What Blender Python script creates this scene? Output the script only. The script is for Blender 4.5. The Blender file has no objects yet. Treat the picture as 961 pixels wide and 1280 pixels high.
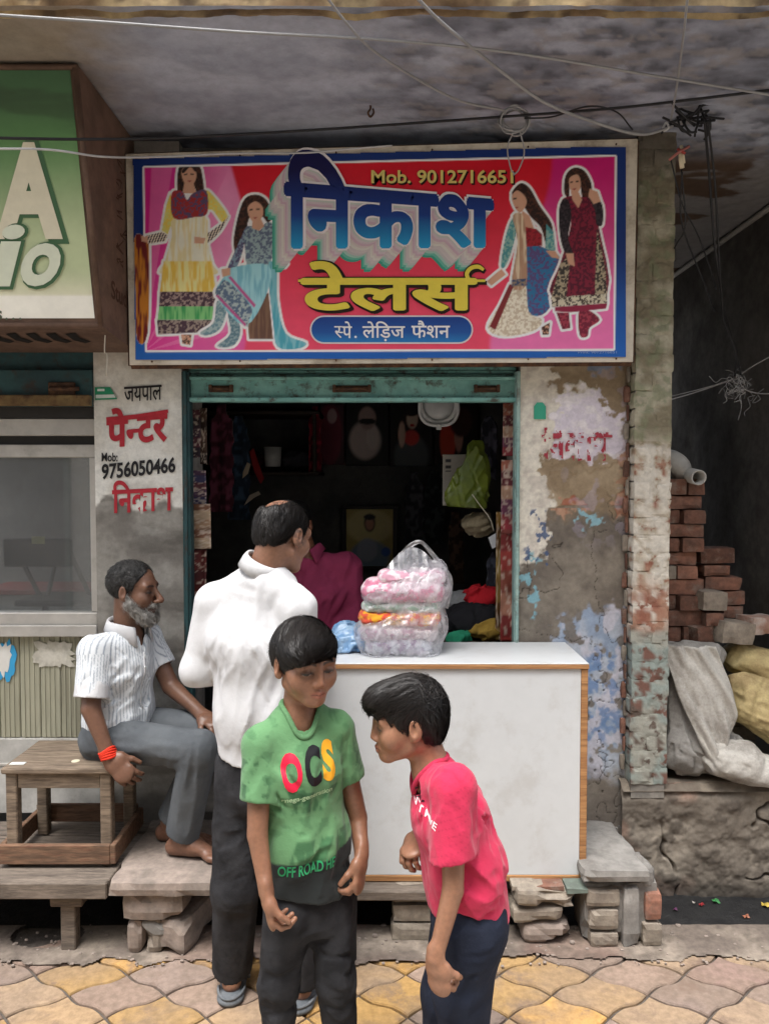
import bpy, bmesh, math, random
import numpy as np
from mathutils import Vector, Matrix
from mathutils.bvhtree import BVHTree
from mathutils.geometry import tessellate_polygon

# ------------------------------------------------------------------ camera, sky, sun, exposure
SC = bpy.context.scene
C = SC.collection
R = math.radians
CAM_Z, PITCH, FPX = 1.73, R(2.3), 961.0
cam = bpy.data.cameras.new('camera')
cam_ob = bpy.data.objects.new('camera', cam)
C.objects.link(cam_ob)
cam.sensor_fit = 'VERTICAL'
cam.sensor_height = 36.0
cam.lens = FPX / 1280.0 * 36.0
cam.clip_start, cam.clip_end = 0.05, 400.0
cam_ob.location = (0, 0, CAM_Z)
cam_ob.rotation_euler = (R(90) - PITCH, 0, 0)
SC.camera = cam_ob

SUN_EL, SUN_AZ = R(70), R(205)          # azimuth clockwise from +Y; the light comes from the street, behind the viewer
world = bpy.data.worlds.new('World')
SC.world = world
world.use_nodes = True
wn = world.node_tree
wn.nodes.clear()
w_out = wn.nodes.new('ShaderNodeOutputWorld')
w_bg = wn.nodes.new('ShaderNodeBackground')
w_sky = wn.nodes.new('ShaderNodeTexSky')
w_hs = wn.nodes.new('ShaderNodeHueSaturation')
w_sky.sky_type = 'NISHITA'
w_sky.sun_disc = False
w_sky.sun_elevation = SUN_EL
w_sky.sun_rotation = SUN_AZ
w_sky.air_density = 1.0
w_sky.dust_density = 4.0
w_sky.ozone_density = 0.6
w_hs.inputs['Saturation'].default_value = 0.42     # cloud cover: nearly white sky
w_bg.inputs['Strength'].default_value = 0.15
wn.links.new(w_sky.outputs[0], w_hs.inputs['Color'])
wn.links.new(w_hs.outputs[0], w_bg.inputs['Color'])
wn.links.new(w_bg.outputs[0], w_out.inputs['Surface'])

sun = bpy.data.lights.new('sun', 'SUN')
sun.energy = 1.4
sun.angle = R(24)
sun.color = (1.0, 0.985, 0.96)
sun_ob = bpy.data.objects.new('sun', sun)
C.objects.link(sun_ob)
sd = Vector((math.sin(SUN_AZ) * math.cos(SUN_EL), math.cos(SUN_AZ) * math.cos(SUN_EL), math.sin(SUN_EL)))
sun_ob.rotation_euler = sd.to_track_quat('Z', 'Y').to_euler()
sun_ob.location = sd * 20

SC.view_settings.view_transform = 'Standard'
SC.view_settings.look = 'None'
SC.view_settings.gamma = 1.0
SC.view_settings.exposure = 1.36
SC.render.engine = 'CYCLES'
SC.cycles.use_denoising = True
SC.cycles.max_bounces = 8
SC.cycles.diffuse_bounces = 5
SC.cycles.transparent_max_bounces = 16
SC.cycles.caustics_reflective = False
SC.cycles.caustics_refractive = False

# ------------------------------------------------------------------ helpers: space, objects
_fw = Vector((0, math.cos(PITCH), -math.sin(PITCH)))
_up = Vector((0, math.sin(PITCH), math.cos(PITCH)))


def at(px, py, Y):
    """world point seen at a place of the photograph (961x1280), at distance Y up the street"""
    d = _fw + Vector((1, 0, 0)) * ((px - 480.5) / FPX) + _up * ((640.0 - py) / FPX)
    t = Y / d.y
    return Vector((d.x * t, Y, CAM_Z + d.z * t))


def X_(px, Y, py=640):
    return at(px, py, Y).x


def Z_(py, Y, px=480):
    return at(px, py, Y).z


def srgb(*c):
    if len(c) == 1:
        c = c[0]
        if isinstance(c, str):
            c = [int(c[i:i + 2], 16) for i in (0, 2, 4)]
    return tuple(((v / 255.0) / 12.92) if v / 255.0 <= 0.04045 else ((v / 255.0 + 0.055) / 1.055) ** 2.4 for v in c)


def tag(o, label=None, cat=None, group=None, kind=None):
    if label:
        o['label'] = label
    if cat:
        o['category'] = cat
    if group:
        o['group'] = group
    if kind:
        o['kind'] = kind
    return o


def thing(name, label, cat, loc=(0, 0, 0), rz=0.0, group=None):
    o = bpy.data.objects.new(name, None)
    o.empty_display_size = 0.05
    C.objects.link(o)
    o.location = loc
    o.rotation_euler = (0, 0, rz)
    o['label'] = label
    o['category'] = cat
    if group:
        o['group'] = group
    return o


def world_mx(o):
    m = Matrix.LocRotScale(o.location, o.rotation_euler.to_quaternion(), o.scale)
    return world_mx(o.parent) @ o.matrix_parent_inverse @ m if o.parent else m


def link(name, me, m=None, parent=None, world=True, loc=None):
    """link a mesh; with world=True its vertices are given in world space even under a parent"""
    o = bpy.data.objects.new(name, me)
    C.objects.link(o)
    if m is not None and not me.materials:
        me.materials.append(m)
    if parent is not None:
        o.parent = parent
        if world:
            o.matrix_parent_inverse = world_mx(parent).inverted()
    if loc is not None:
        o.location = loc
    return o


def mesh_np(name, verts, faces, smooth=False, col=None, attrs=None):
    """mesh from arrays; faces (n,3)/(n,4) array or a list of lists; col per-vertex rgb -> attribute 'Col'"""
    me = bpy.data.meshes.new(name)
    if isinstance(faces, np.ndarray):
        v = np.asarray(verts, dtype=np.float32)
        n, k = faces.shape
        me.vertices.add(len(v))
        me.vertices.foreach_set('co', v.ravel())
        me.loops.add(n * k)
        me.loops.foreach_set('vertex_index', faces.astype(np.int32).ravel())
        me.polygons.add(n)
        me.polygons.foreach_set('loop_start', np.arange(0, n * k, k, dtype=np.int32))
        me.update(calc_edges=True)
    else:
        me.from_pydata([tuple(map(float, q)) for q in verts], [], [list(map(int, f)) for f in faces])
        me.update()
    if smooth:
        me.polygons.foreach_set('use_smooth', np.ones(len(me.polygons), dtype=bool))
    if col is not None:
        a = me.attributes.new('Col', 'FLOAT_COLOR', 'POINT')
        c4 = np.ones((len(me.vertices), 4), dtype=np.float32)
        c4[:, :3] = np.asarray(col, dtype=np.float32)
        a.data.foreach_set('color', c4.ravel())
    for k_, arr in (attrs or {}).items():
        a = me.attributes.new(k_, 'FLOAT', 'POINT')
        a.data.foreach_set('value', np.asarray(arr, dtype=np.float32).ravel())
    return me


def bm_mesh(name, bm, smooth=False):
    me = bpy.data.meshes.new(name)
    bm.normal_update()
    bm.to_mesh(me)
    bm.free()
    if smooth:
        me.polygons.foreach_set('use_smooth', np.ones(len(me.polygons), dtype=bool))
    return me


def box_mesh(x0, x1, y0, y1, z0, z1, bevel=0.0, seg=1, jitter=0.0, seed=0, cuts=0):
    bm = bmesh.new()
    bmesh.ops.create_cube(bm, size=1.0)
    for v in bm.verts:
        v.co = Vector((x0 + (v.co.x + .5) * (x1 - x0), y0 + (v.co.y + .5) * (y1 - y0), z0 + (v.co.z + .5) * (z1 - z0)))
    if cuts:
        bmesh.ops.subdivide_edges(bm, edges=bm.edges[:], cuts=cuts, use_grid_fill=True)
    rnd = random.Random(seed)
    if jitter:
        for v in bm.verts:
            v.co += Vector((rnd.uniform(-1, 1), rnd.uniform(-1, 1), rnd.uniform(-1, 1))) * jitter
    if bevel:
        ed = [e for e in bm.edges if len(e.link_faces) == 2 and e.calc_face_angle(0) > 0.6]
        bmesh.ops.bevel(bm, geom=ed, offset=bevel, segments=seg, affect='EDGES', profile=0.6)
    return bm_mesh('box', bm)


def box(name, x0, x1, y0, y1, z0, z1, m, parent=None, bevel=0.004, seg=1, jitter=0.0, seed=0, cuts=0):
    return link(name, box_mesh(x0, x1, y0, y1, z0, z1, bevel, seg, jitter, seed, cuts), m, parent)


def tube_arrays(pts, r, n=8, closed=False, caps=True):
    """swept tube along points (list of 3-vectors), r scalar or list"""
    P = np.array([tuple(p) for p in pts], dtype=float)
    m = len(P)
    rr = np.full(m, r) if np.isscalar(r) else np.array(r, dtype=float)
    T = np.gradient(P, axis=0)
    if closed:
        T = np.roll(P, -1, 0) - np.roll(P, 1, 0)
    T /= np.linalg.norm(T, axis=1)[:, None] + 1e-12
    u = np.cross(T[0], (0, 0, 1.0))
    if np.linalg.norm(u) < 1e-3:
        u = np.cross(T[0], (1.0, 0, 0))
    u /= np.linalg.norm(u)
    V = []
    ang = np.linspace(0, 2 * np.pi, n, endpoint=False)
    for i in range(m):
        u = u - T[i] * np.dot(u, T[i])
        u /= np.linalg.norm(u) + 1e-12
        w = np.cross(T[i], u)
        V.append(P[i] + rr[i] * (np.cos(ang)[:, None] * u + np.sin(ang)[:, None] * w))
    V = np.concatenate(V)
    F = []
    for i in range(m if closed else m - 1):
        a, b = i * n, ((i + 1) % m) * n
        for k in range(n):
            k2 = (k + 1) % n
            F.append([a + k, a + k2, b + k2, b + k])
    if caps and not closed:
        F.append(list(range(n - 1, -1, -1)))
        F.append(list(range((m - 1) * n, m * n)))
    return V, F


def spline(pts, n=12):
    """Catmull-Rom through points"""
    P = [Vector(p) for p in pts]
    P = [P[0] * 2 - P[1]] + P + [P[-1] * 2 - P[-2]]
    out = []
    for i in range(1, len(P) - 2):
        for k in range(n):
            t = k / n
            a, b, c, d = P[i - 1], P[i], P[i + 1], P[i + 2]
            out.append(0.5 * ((2 * b) + (c - a) * t + (2 * a - 5 * b + 4 * c - d) * t * t + (3 * b - a - 3 * c + d) * t ** 3))
    out.append(P[-2])
    return out


def tube(name, pts, r, m, parent=None, n=8, smooth=True, closed=False, curve=0):
    if curve:
        k = len(pts)
        pts = spline(pts, curve)
        if not np.isscalar(r):
            r = list(np.interp(np.linspace(0, k - 1, len(pts)), range(k), r))
    V, F = tube_arrays(pts, r, n, closed)
    return link(name, mesh_np(name, V, F, smooth), m, parent)


def join_arrays(parts):
    V, F, o = [], [], 0
    for v, f in parts:
        V.append(np.asarray(v, dtype=float))
        F += [[i + o for i in q] for q in f]
        o += len(v)
    return np.concatenate(V), F


# ------------------------------------------------------------------ numpy noise
def _hash(ix, iy, iz, seed):
    h = (ix.astype(np.int64) * 374761393 + iy.astype(np.int64) * 668265263 + iz.astype(np.int64) * 2147483647 + seed * 144269504) & 0xFFFFFFFF
    h = ((h ^ (h >> 13)) * 1274126177) & 0xFFFFFFFF
    h = ((h ^ (h >> 16)) * 2246822519) & 0xFFFFFFFF
    return ((h ^ (h >> 15)) & 0xFFFFFF).astype(np.float32) / 16777215.0


def vnoise(x, y, z, seed=0):
    x, y, z = np.broadcast_arrays(np.asarray(x, dtype=np.float64), np.asarray(y, dtype=np.float64), np.asarray(z, dtype=np.float64))
    ix, iy, iz = np.floor(x), np.floor(y), np.floor(z)
    fx, fy, fz = x - ix, y - iy, z - iz
    fx, fy, fz = [t * t * (3 - 2 * t) for t in (fx, fy, fz)]
    o = 0
    for a in (0, 1):
        for b in (0, 1):
            for c in (0, 1):
                o = o + _hash(ix + a, iy + b, iz + c, seed) * (fx if a else 1 - fx) * (fy if b else 1 - fy) * (fz if c else 1 - fz)
    return o


def fbm(x, y, z=0.0, oct=4, seed=0, gain=0.5):
    o, a, s, t = 0, 1.0, 1.0, 0
    for k in range(oct):
        o = o + a * vnoise(np.asarray(x) * s, np.asarray(y) * s, np.asarray(z) * s, seed + 17 * k)
        t += a
        a *= gain
        s *= 2.03
    return o / t


def sstep(a, b, x):
    t = np.clip((x - a) / (b - a), 0, 1)
    return t * t * (3 - 2 * t)


def mixc(a, b, t):
    a, b, t = np.asarray(a, dtype=float), np.asarray(b, dtype=float), np.asarray(t)[..., None]
    return a * (1 - t) + b * t


# ------------------------------------------------------------------ materials (all node based)
MATS = {}


def mat(name, col=(0.5, 0.5, 0.5), col2=None, scale=6.0, rough=0.75, rough2=None, bump=0.0, bscale=60.0, metal=0.0, spec=0.35,
        vcol=None, var=0.12, stain=None, stain_scale=3.0, stain_amt=0.5, stretch=(1, 1, 1), sss=0.0, rand=0.0, sheen=0.0, coat=0.0, trans=0.0,
        alpha=1.0, bdist=0.003):
    if name in MATS:
        return MATS[name]
    m = bpy.data.materials.new(name)
    MATS[name] = m
    m.use_nodes = True
    nt = m.node_tree
    N, L = nt.nodes, nt.links
    bs = N['Principled BSDF']
    tc = N.new('ShaderNodeTexCoord')
    mp = N.new('ShaderNodeMapping')
    mp.inputs['Scale'].default_value = stretch
    L.new(tc.outputs['Object'], mp.inputs['Vector'])
    oi = N.new('ShaderNodeObjectInfo')
    add = N.new('ShaderNodeVectorMath')
    add.operation = 'ADD'
    sc = N.new('ShaderNodeVectorMath')
    sc.operation = 'SCALE'
    cmb = N.new('ShaderNodeCombineXYZ')
    for k in range(3):
        L.new(oi.outputs['Random'], cmb.inputs[k])
    L.new(cmb.outputs[0], sc.inputs[0])
    sc.inputs['Scale'].default_value = 37.0
    L.new(mp.outputs[0], add.inputs[0])
    L.new(sc.outputs[0], add.inputs[1])
    vec = add.outputs[0]

    def noise(s, d=6, r=0.6):
        n = N.new('ShaderNodeTexNoise')
        n.inputs['Scale'].default_value = s
        n.inputs['Detail'].default_value = d
        n.inputs['Roughness'].default_value = r
        L.new(vec, n.inputs['Vector'])
        return n.outputs[0]

    def mixn(fac, a, b, blend='MIX'):
        x = N.new('ShaderNodeMix')
        x.data_type = 'RGBA'
        x.blend_type = blend
        for sock, val in ((x.inputs[0], fac), (x.inputs[6], a), (x.inputs[7], b)):
            if isinstance(val, (int, float)):
                sock.default_value = val
            elif isinstance(val, tuple):
                sock.default_value = (*val[:3], 1)
            else:
                L.new(val, sock)
        return x.outputs[2]

    def ramp(v, a, b):
        q = N.new('ShaderNodeMapRange')
        q.interpolation_type = 'SMOOTHSTEP'
        q.inputs['From Min'].default_value = a
        q.inputs['From Max'].default_value = b
        L.new(v, q.inputs['Value'])
        return q.outputs[0]

    if vcol:
        at_ = N.new('ShaderNodeAttribute')
        at_.attribute_name = vcol
        base = at_.outputs['Color']
    elif col2 is not None:
        base = mixn(ramp(noise(scale), 0.35, 0.65), tuple(col), tuple(col2))
    else:
        base = mixn(1.0, tuple(col), (1, 1, 1), 'MULTIPLY')
    if var:
        lo, hi = 1 - var, 1 + var
        base = mixn(1.0, base, mixn(ramp(noise(bscale * 0.35, 5, .65), 0.25, 0.75), (lo, lo, lo), (hi, hi, hi)), 'MULTIPLY')
    if rand:
        base = mixn(1.0, base, mixn(oi.outputs['Random'], (1 - rand,) * 3, (1 + rand,) * 3), 'MULTIPLY')
    if stain is not None:
        k = N.new('ShaderNodeMath')
        k.operation = 'MULTIPLY'
        k.inputs[1].default_value = stain_amt
        L.new(ramp(noise(stain_scale, 8, .7), 0.5, 0.68), k.inputs[0])
        base = mixn(k.outputs[0], base, tuple(stain))
    L.new(base, bs.inputs['Base Color'])
    bs.inputs['Roughness'].default_value = rough
    if rough2 is not None:
        q = N.new('ShaderNodeMapRange')
        q.inputs['To Min'].default_value = rough
        q.inputs['To Max'].default_value = rough2
        L.new(noise(scale * 1.7), q.inputs['Value'])
        L.new(q.outputs[0], bs.inputs['Roughness'])
    bs.inputs['Metallic'].default_value = metal
    bs.inputs['Specular IOR Level'].default_value = spec
    if sss:
        bs.inputs['Subsurface Weight'].default_value = sss
        bs.inputs['Subsurface Radius'].default_value = (0.012, 0.004, 0.002)
        bs.inputs['Subsurface Scale'].default_value = 1.0
    if sheen:
        bs.inputs['Sheen Weight'].default_value = sheen
    if coat:
        bs.inputs['Coat Weight'].default_value = coat
    if trans:
        bs.inputs['Transmission Weight'].default_value = trans
    if alpha < 1:
        bs.inputs['Alpha'].default_value = alpha
    if bump:
        b = N.new('ShaderNodeBump')
        b.inputs['Strength'].default_value = bump
        b.inputs['Distance'].default_value = bdist
        L.new(noise(bscale, 7, .65), b.inputs['Height'])
        L.new(b.outputs[0], bs.inputs['Normal'])
    return m


def flat(hexcol, rough=0.5, spec=0.3, name=None):
    return mat(name or 'print ' + hexcol, srgb(hexcol), rough=rough, var=0.05, spec=spec)


def grid_sheet(name, P0, U, V, nu, nv, fn, m, parent=None, normal=None, keep=None):
    """dense sheet: colour and relief computed per vertex. fn(u,v in metres)->(rgb, height)"""
    P0, U, V = Vector(P0), Vector(U), Vector(V)
    lu, lv = U.length, V.length
    uu, vv = np.meshgrid(np.linspace(0, lu, nu), np.linspace(0, lv, nv), indexing='ij')
    rgb, h = fn(uu, vv)
    n = np.array(normal if normal else U.cross(V).normalized())
    P = np.array(P0) + uu[..., None] * np.array(U.normalized()) + vv[..., None] * np.array(V.normalized()) + h[..., None] * n
    idx = np.arange(nu * nv).reshape(nu, nv)
    F = np.stack([idx[:-1, :-1], idx[1:, :-1], idx[1:, 1:], idx[:-1, 1:]], -1).reshape(-1, 4)
    if keep is not None:
        kv = keep(uu, vv).ravel()
        F = F[kv[F].all(1)]
    me = mesh_np(name, P.reshape(-1, 3), F, True, np.broadcast_to(rgb, uu.shape + (3,)).reshape(-1, 3))
    return link(name, me, m, parent)


def text_arrays(body, size=1.0, bold=0.0, res=4):
    """flat lettering as arrays; Indic vowel signs are typed in the order they are drawn"""
    cu = bpy.data.curves.new('lettering', 'FONT')
    cu.body = body
    cu.size = size
    cu.offset = bold
    cu.resolution_u = res
    o = bpy.data.objects.new('lettering', cu)
    C.objects.link(o)
    dg = bpy.context.evaluated_depsgraph_get()
    me = bpy.data.meshes.new_from_object(o.evaluated_get(dg))
    V = np.array([v.co[:] for v in me.vertices]).reshape(-1, 3)
    F = [list(p.vertices) for p in me.polygons]
    # letters whose head lines overlap are laid one a hair above the other
    idm = np.unique(np.round(V[:, :2], 5), axis=0, return_inverse=True)[1].ravel() if len(V) else np.arange(0)
    for _ in range(200):
        old = idm.copy()
        for f in F:
            lo = idm[f].min()
            for i in f:
                if idm[i] != lo:
                    idm[idm == idm[i]] = lo
        if (old == idm).all():
            break
    if len(V):
        V[:, 2] = (np.unique(idm, return_inverse=True)[1].ravel() % 6) * .0001
    bpy.data.objects.remove(o)
    bpy.data.curves.remove(cu)
    bpy.data.meshes.remove(me)
    return V, F


def bold_arrays(body, r, n=10, res=6):
    """heavy lettering: the thin letters repeated round a small circle"""
    V, F = text_arrays(body, 1, 0.0, res)
    parts = []
    for k in range(n + 1):
        a = 2 * math.pi * k / n
        d = (0, 0, 0) if k == n else (r * math.cos(a), r * math.sin(a), 0)
        parts.append((V + np.array((d[0], d[1], .00002 * k)), F))
    return join_arrays(parts)


def fit(V, x0, x1, y0, y1):
    """stretch lettering into a rectangle"""
    a, b = V.min(0), V.max(0)
    W = V.copy()
    W[:, 0] = x0 + (V[:, 0] - a[0]) / (b[0] - a[0]) * (x1 - x0)
    W[:, 1] = y0 + (V[:, 1] - a[1]) / (b[1] - a[1]) * (y1 - y0)
    return W


def clip_poly_mesh(V, F, keepfn_axis, keepval, keep_less=True):
    """cut lettering with a straight line (x or y) and keep one side"""
    bm = bmesh.new()
    vs = [bm.verts.new(tuple(v)) for v in V]
    for f in F:
        try:
            bm.faces.new([vs[i] for i in f])
        except ValueError:
            pass
    no = Vector((0, 0, 0))
    no[keepfn_axis] = 1.0 if keep_less else -1.0
    co = Vector((0, 0, 0))
    co[keepfn_axis] = keepval
    bmesh.ops.bisect_plane(bm, geom=bm.verts[:] + bm.edges[:] + bm.faces[:], plane_co=co, plane_no=no, clear_outer=True)
    bm.verts.index_update()
    W = np.array([v.co[:] for v in bm.verts]).reshape(-1, 3)
    G = [[v.index for v in f.verts] for f in bm.faces]
    bm.free()
    return W, G


def poly_tri(pts):
    """triangles of a simple 2D polygon"""
    tr = tessellate_polygon([[Vector((p[0], p[1], 0)) for p in pts]])
    return [list(t) for t in tr]


def stroke(pts, w, closed=False, n=5):
    """flat painted stroke of width w (scalar or list) along 2D points, smoothed"""
    P = [Vector((p[0], p[1], 0)) for p in pts]
    if n > 1 and len(P) > 2:
        Q = spline(P, n)
        if np.isscalar(w):
            ww = [w] * len(Q)
        else:
            ww = list(np.interp(np.linspace(0, len(w) - 1, len(Q)), range(len(w)), w))
    else:
        Q, ww = P, ([w] * len(P) if np.isscalar(w) else list(w))
    A = np.array([(q.x, q.y) for q in Q])
    T = np.gradient(A, axis=0)
    T /= np.linalg.norm(T, axis=1)[:, None] + 1e-9
    Nn = np.stack([-T[:, 1], T[:, 0]], 1)
    ww = np.array(ww)[:, None] / 2
    V = np.concatenate([A + Nn * ww, A - Nn * ww])
    k = len(A)
    F = [[i, i + 1, k + i + 1, k + i] for i in range(k - 1)]
    return np.concatenate([V, np.zeros((len(V), 1))], 1), F


def on_plane(V, P0, ux, uy, n, lift):
    """2D lettering/print to a plane in space"""
    P0, ux, uy, n = [np.array(q, dtype=float) for q in (P0, ux, uy, n)]
    return P0 + V[:, :1] * ux + V[:, 1:2] * uy + n * lift
# ------------------------------------------------------------------ soft-body modelling: distance fields -> one continuous mesh
def smin(a, b, k):
    if k <= 0:
        return np.minimum(a, b)
    h = np.clip(0.5 + 0.5 * (b - a) / k, 0, 1)
    return b + (a - b) * h - k * h * (1 - h)


class SDF:
    def __init__(s):
        s.ops = []

    def add(s, f, lo, hi, k=0.01, op='u'):
        s.ops.append((op, f, np.array(lo, dtype=float), np.array(hi, dtype=float), k))
        return s

    def cap(s, a, b, ra, rb, k=0.015, op='u', u=None, su=1.0, u2=None, su2=1.0):
        """tapered round limb; u/su: axis along which the section is widened (su>1) or flattened (su<1)"""
        a, b = np.array(tuple(a), dtype=float), np.array(tuple(b), dtype=float)
        ba = b - a
        bb = max(float(ba @ ba), 1e-9)
        ax = [(np.array(tuple(u), dtype=float) / np.linalg.norm(tuple(u)), su)] if u is not None else []
        if u2 is not None:
            ax.append((np.array(tuple(u2), dtype=float) / np.linalg.norm(tuple(u2)), su2))

        def f(X, Y, Z):
            px, py, pz = X - a[0], Y - a[1], Z - a[2]
            t = np.clip((px * ba[0] + py * ba[1] + pz * ba[2]) / bb, 0, 1)
            qx, qy, qz = px - t * ba[0], py - t * ba[1], pz - t * ba[2]
            d2 = qx * qx + qy * qy + qz * qz
            for n, w in ax:
                c = qx * n[0] + qy * n[1] + qz * n[2]
                d2 = d2 + c * c * (1.0 / (w * w) - 1.0)
            d = np.sqrt(np.maximum(d2, 1e-12)) - (ra + (rb - ra) * t)
            return d * min([1.0] + [w for _, w in ax])
        r = max(ra, rb) * max([1.0] + [w for _, w in ax])
        return s.add(f, np.minimum(a, b) - r, np.maximum(a, b) + r, k, op)

    def ell(s, c, r, M=None, k=0.015, op='u'):
        c = np.array(tuple(c), dtype=float)
        r = np.array(tuple(r), dtype=float)
        M = np.eye(3) if M is None else np.array(M, dtype=float)    # columns = axes

        def f(X, Y, Z):
            px, py, pz = X - c[0], Y - c[1], Z - c[2]
            l = [px * M[0, i] + py * M[1, i] + pz * M[2, i] for i in range(3)]
            k0 = np.sqrt(sum((l[i] / r[i]) ** 2 for i in range(3)) + 1e-12)
            k1 = np.sqrt(sum((l[i] / r[i] ** 2) ** 2 for i in range(3)) + 1e-12)
            return k0 * (k0 - 1.0) / k1
        R_ = max(r)
        return s.add(f, c - R_, c + R_, k, op)

    def plane(s, p, n, k=0.004):
        """cut away what lies on the side n points to"""
        p = np.array(tuple(p), dtype=float)
        n = np.array(tuple(n), dtype=float)
        n = n / np.linalg.norm(n)
        return s.add(lambda X, Y, Z: (X - p[0]) * n[0] + (Y - p[1]) * n[1] + (Z - p[2]) * n[2], (-9, -9, -9), (9, 9, 9), k, 'i')

    def cut_near(s, p, n, rad, k=0.003):
        """like plane, but only within a ball of radius rad round p (to trim one sleeve or leg)"""
        p = np.array(tuple(p), dtype=float)
        n = np.array(tuple(n), dtype=float)
        n = n / np.linalg.norm(n)

        def f(X, Y, Z):
            a = -((X - p[0]) * n[0] + (Y - p[1]) * n[1] + (Z - p[2]) * n[2])
            b = np.sqrt((X - p[0]) ** 2 + (Y - p[1]) ** 2 + (Z - p[2]) ** 2) - rad
            return np.maximum(a, b)
        return s.add(f, p - rad, p + rad, k, 's')

    def fold(s, *fs):
        """cloth relief, applied to what has been built so far"""
        for f in fs:
            s.add(f, (-9, -9, -9), (9, 9, 9), 0, 'd')
        return s

    def sleeve(s, a, b, ra, rb, k=0.025, hollow=0.04, thick=0.007, tilt=None, rel=None):
        """open tube of cloth from a to a clean edge at b (a sleeve or a trouser leg); rel: relief put on before trimming"""
        a, b = Vector(a), Vector(b)
        d = (b - a).normalized()
        n = (d + Vector(tilt)).normalized() if tilt is not None else d
        o, i = SDF(), SDF()
        o.cap(a, b + d * .06, ra, rb + (rb - ra) * .06 / max((b - a).length, .05), 0)
        i.cap(b - d * hollow, b + d * .12, max(ra, rb) - thick - .006, rb - thick, 0)
        fo, fi, lo, hi = o.ops[0][1], i.ops[0][1], o.ops[0][2], o.ops[0][3]

        def f(X, Y, Z):
            q = fo(X, Y, Z)
            if rel is not None:
                q = q + rel(X, Y, Z)
            q = np.maximum(q, (X - b.x) * n.x + (Y - b.y) * n.y + (Z - b.z) * n.z)
            return np.maximum(q, -(fi(X, Y, Z) + (rel(X, Y, Z) if rel is not None else 0)))
        return s.add(f, lo, hi, k)

    @staticmethod
    def _apply(op, D, d, k):
        if op == 'u':
            return smin(D, d, k)
        if op == 's':
            return -smin(-D, d, k)
        return -smin(-D, -d, k)

    def at(s, P):
        X, Y, Z = P[:, 0], P[:, 1], P[:, 2]
        D = np.full(len(P), 1.0)
        for op, f, lo, hi, k in s.ops:
            D = D + f(X, Y, Z) if op == 'd' else s._apply(op, D, f(X, Y, Z), k)
        return D

    def grad(s, P, e=0.002):
        G = np.stack([s.at(P + np.eye(3)[i] * e) - s.at(P - np.eye(3)[i] * e) for i in range(3)], 1)
        return G / (np.linalg.norm(G, axis=1)[:, None] + 1e-9)

    def mesh(s, h=0.004, lo=None, hi=None, fine=None):
        us = [o for o in s.ops if o[0] == 'u']
        L = np.min([o[2] for o in us], 0) - 3 * h - 0.012 if lo is None else np.array(lo, dtype=float)
        H = np.max([o[3] for o in us], 0) + 3 * h + 0.012 if hi is None else np.array(hi, dtype=float)
        ax = []
        for i in range(3):
            if fine is None:
                ax.append(np.arange(L[i], H[i] + h, h))
            else:                                             # closer samples round head and hands
                q, x = [], L[i]
                while x < H[i] + h:
                    q.append(x)
                    x += min([h] + [f[2] for f in fine if f[0][i] <= x <= f[1][i]])
                ax.append(np.array(q))
        ax = [a.astype(np.float32) for a in ax]
        n = np.array([len(a) for a in ax])
        D = np.full(tuple(n), 0.2, dtype=np.float32)
        for op, f, a, b, k in s.ops:
            if op == 'd':
                I = np.nonzero(np.abs(D) < 0.035)
                D[I] += f(ax[0][I[0]], ax[1][I[1]], ax[2][I[2]]).astype(np.float32)
                continue
            pad = k + 0.025
            i0 = np.array([np.searchsorted(ax[i], a[i] - pad) for i in range(3)])
            i1 = np.array([np.searchsorted(ax[i], b[i] + pad) for i in range(3)])
            if (i1 <= i0).any():
                continue
            sl = tuple(slice(i0[i], i1[i]) for i in range(3))
            d = f(ax[0][sl[0]][:, None, None], ax[1][sl[1]][None, :, None], ax[2][sl[2]][None, None, :])
            D[sl] = s._apply(op, D[sl], d.astype(np.float32), k)
        return surface_nets(D, ax)


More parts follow.
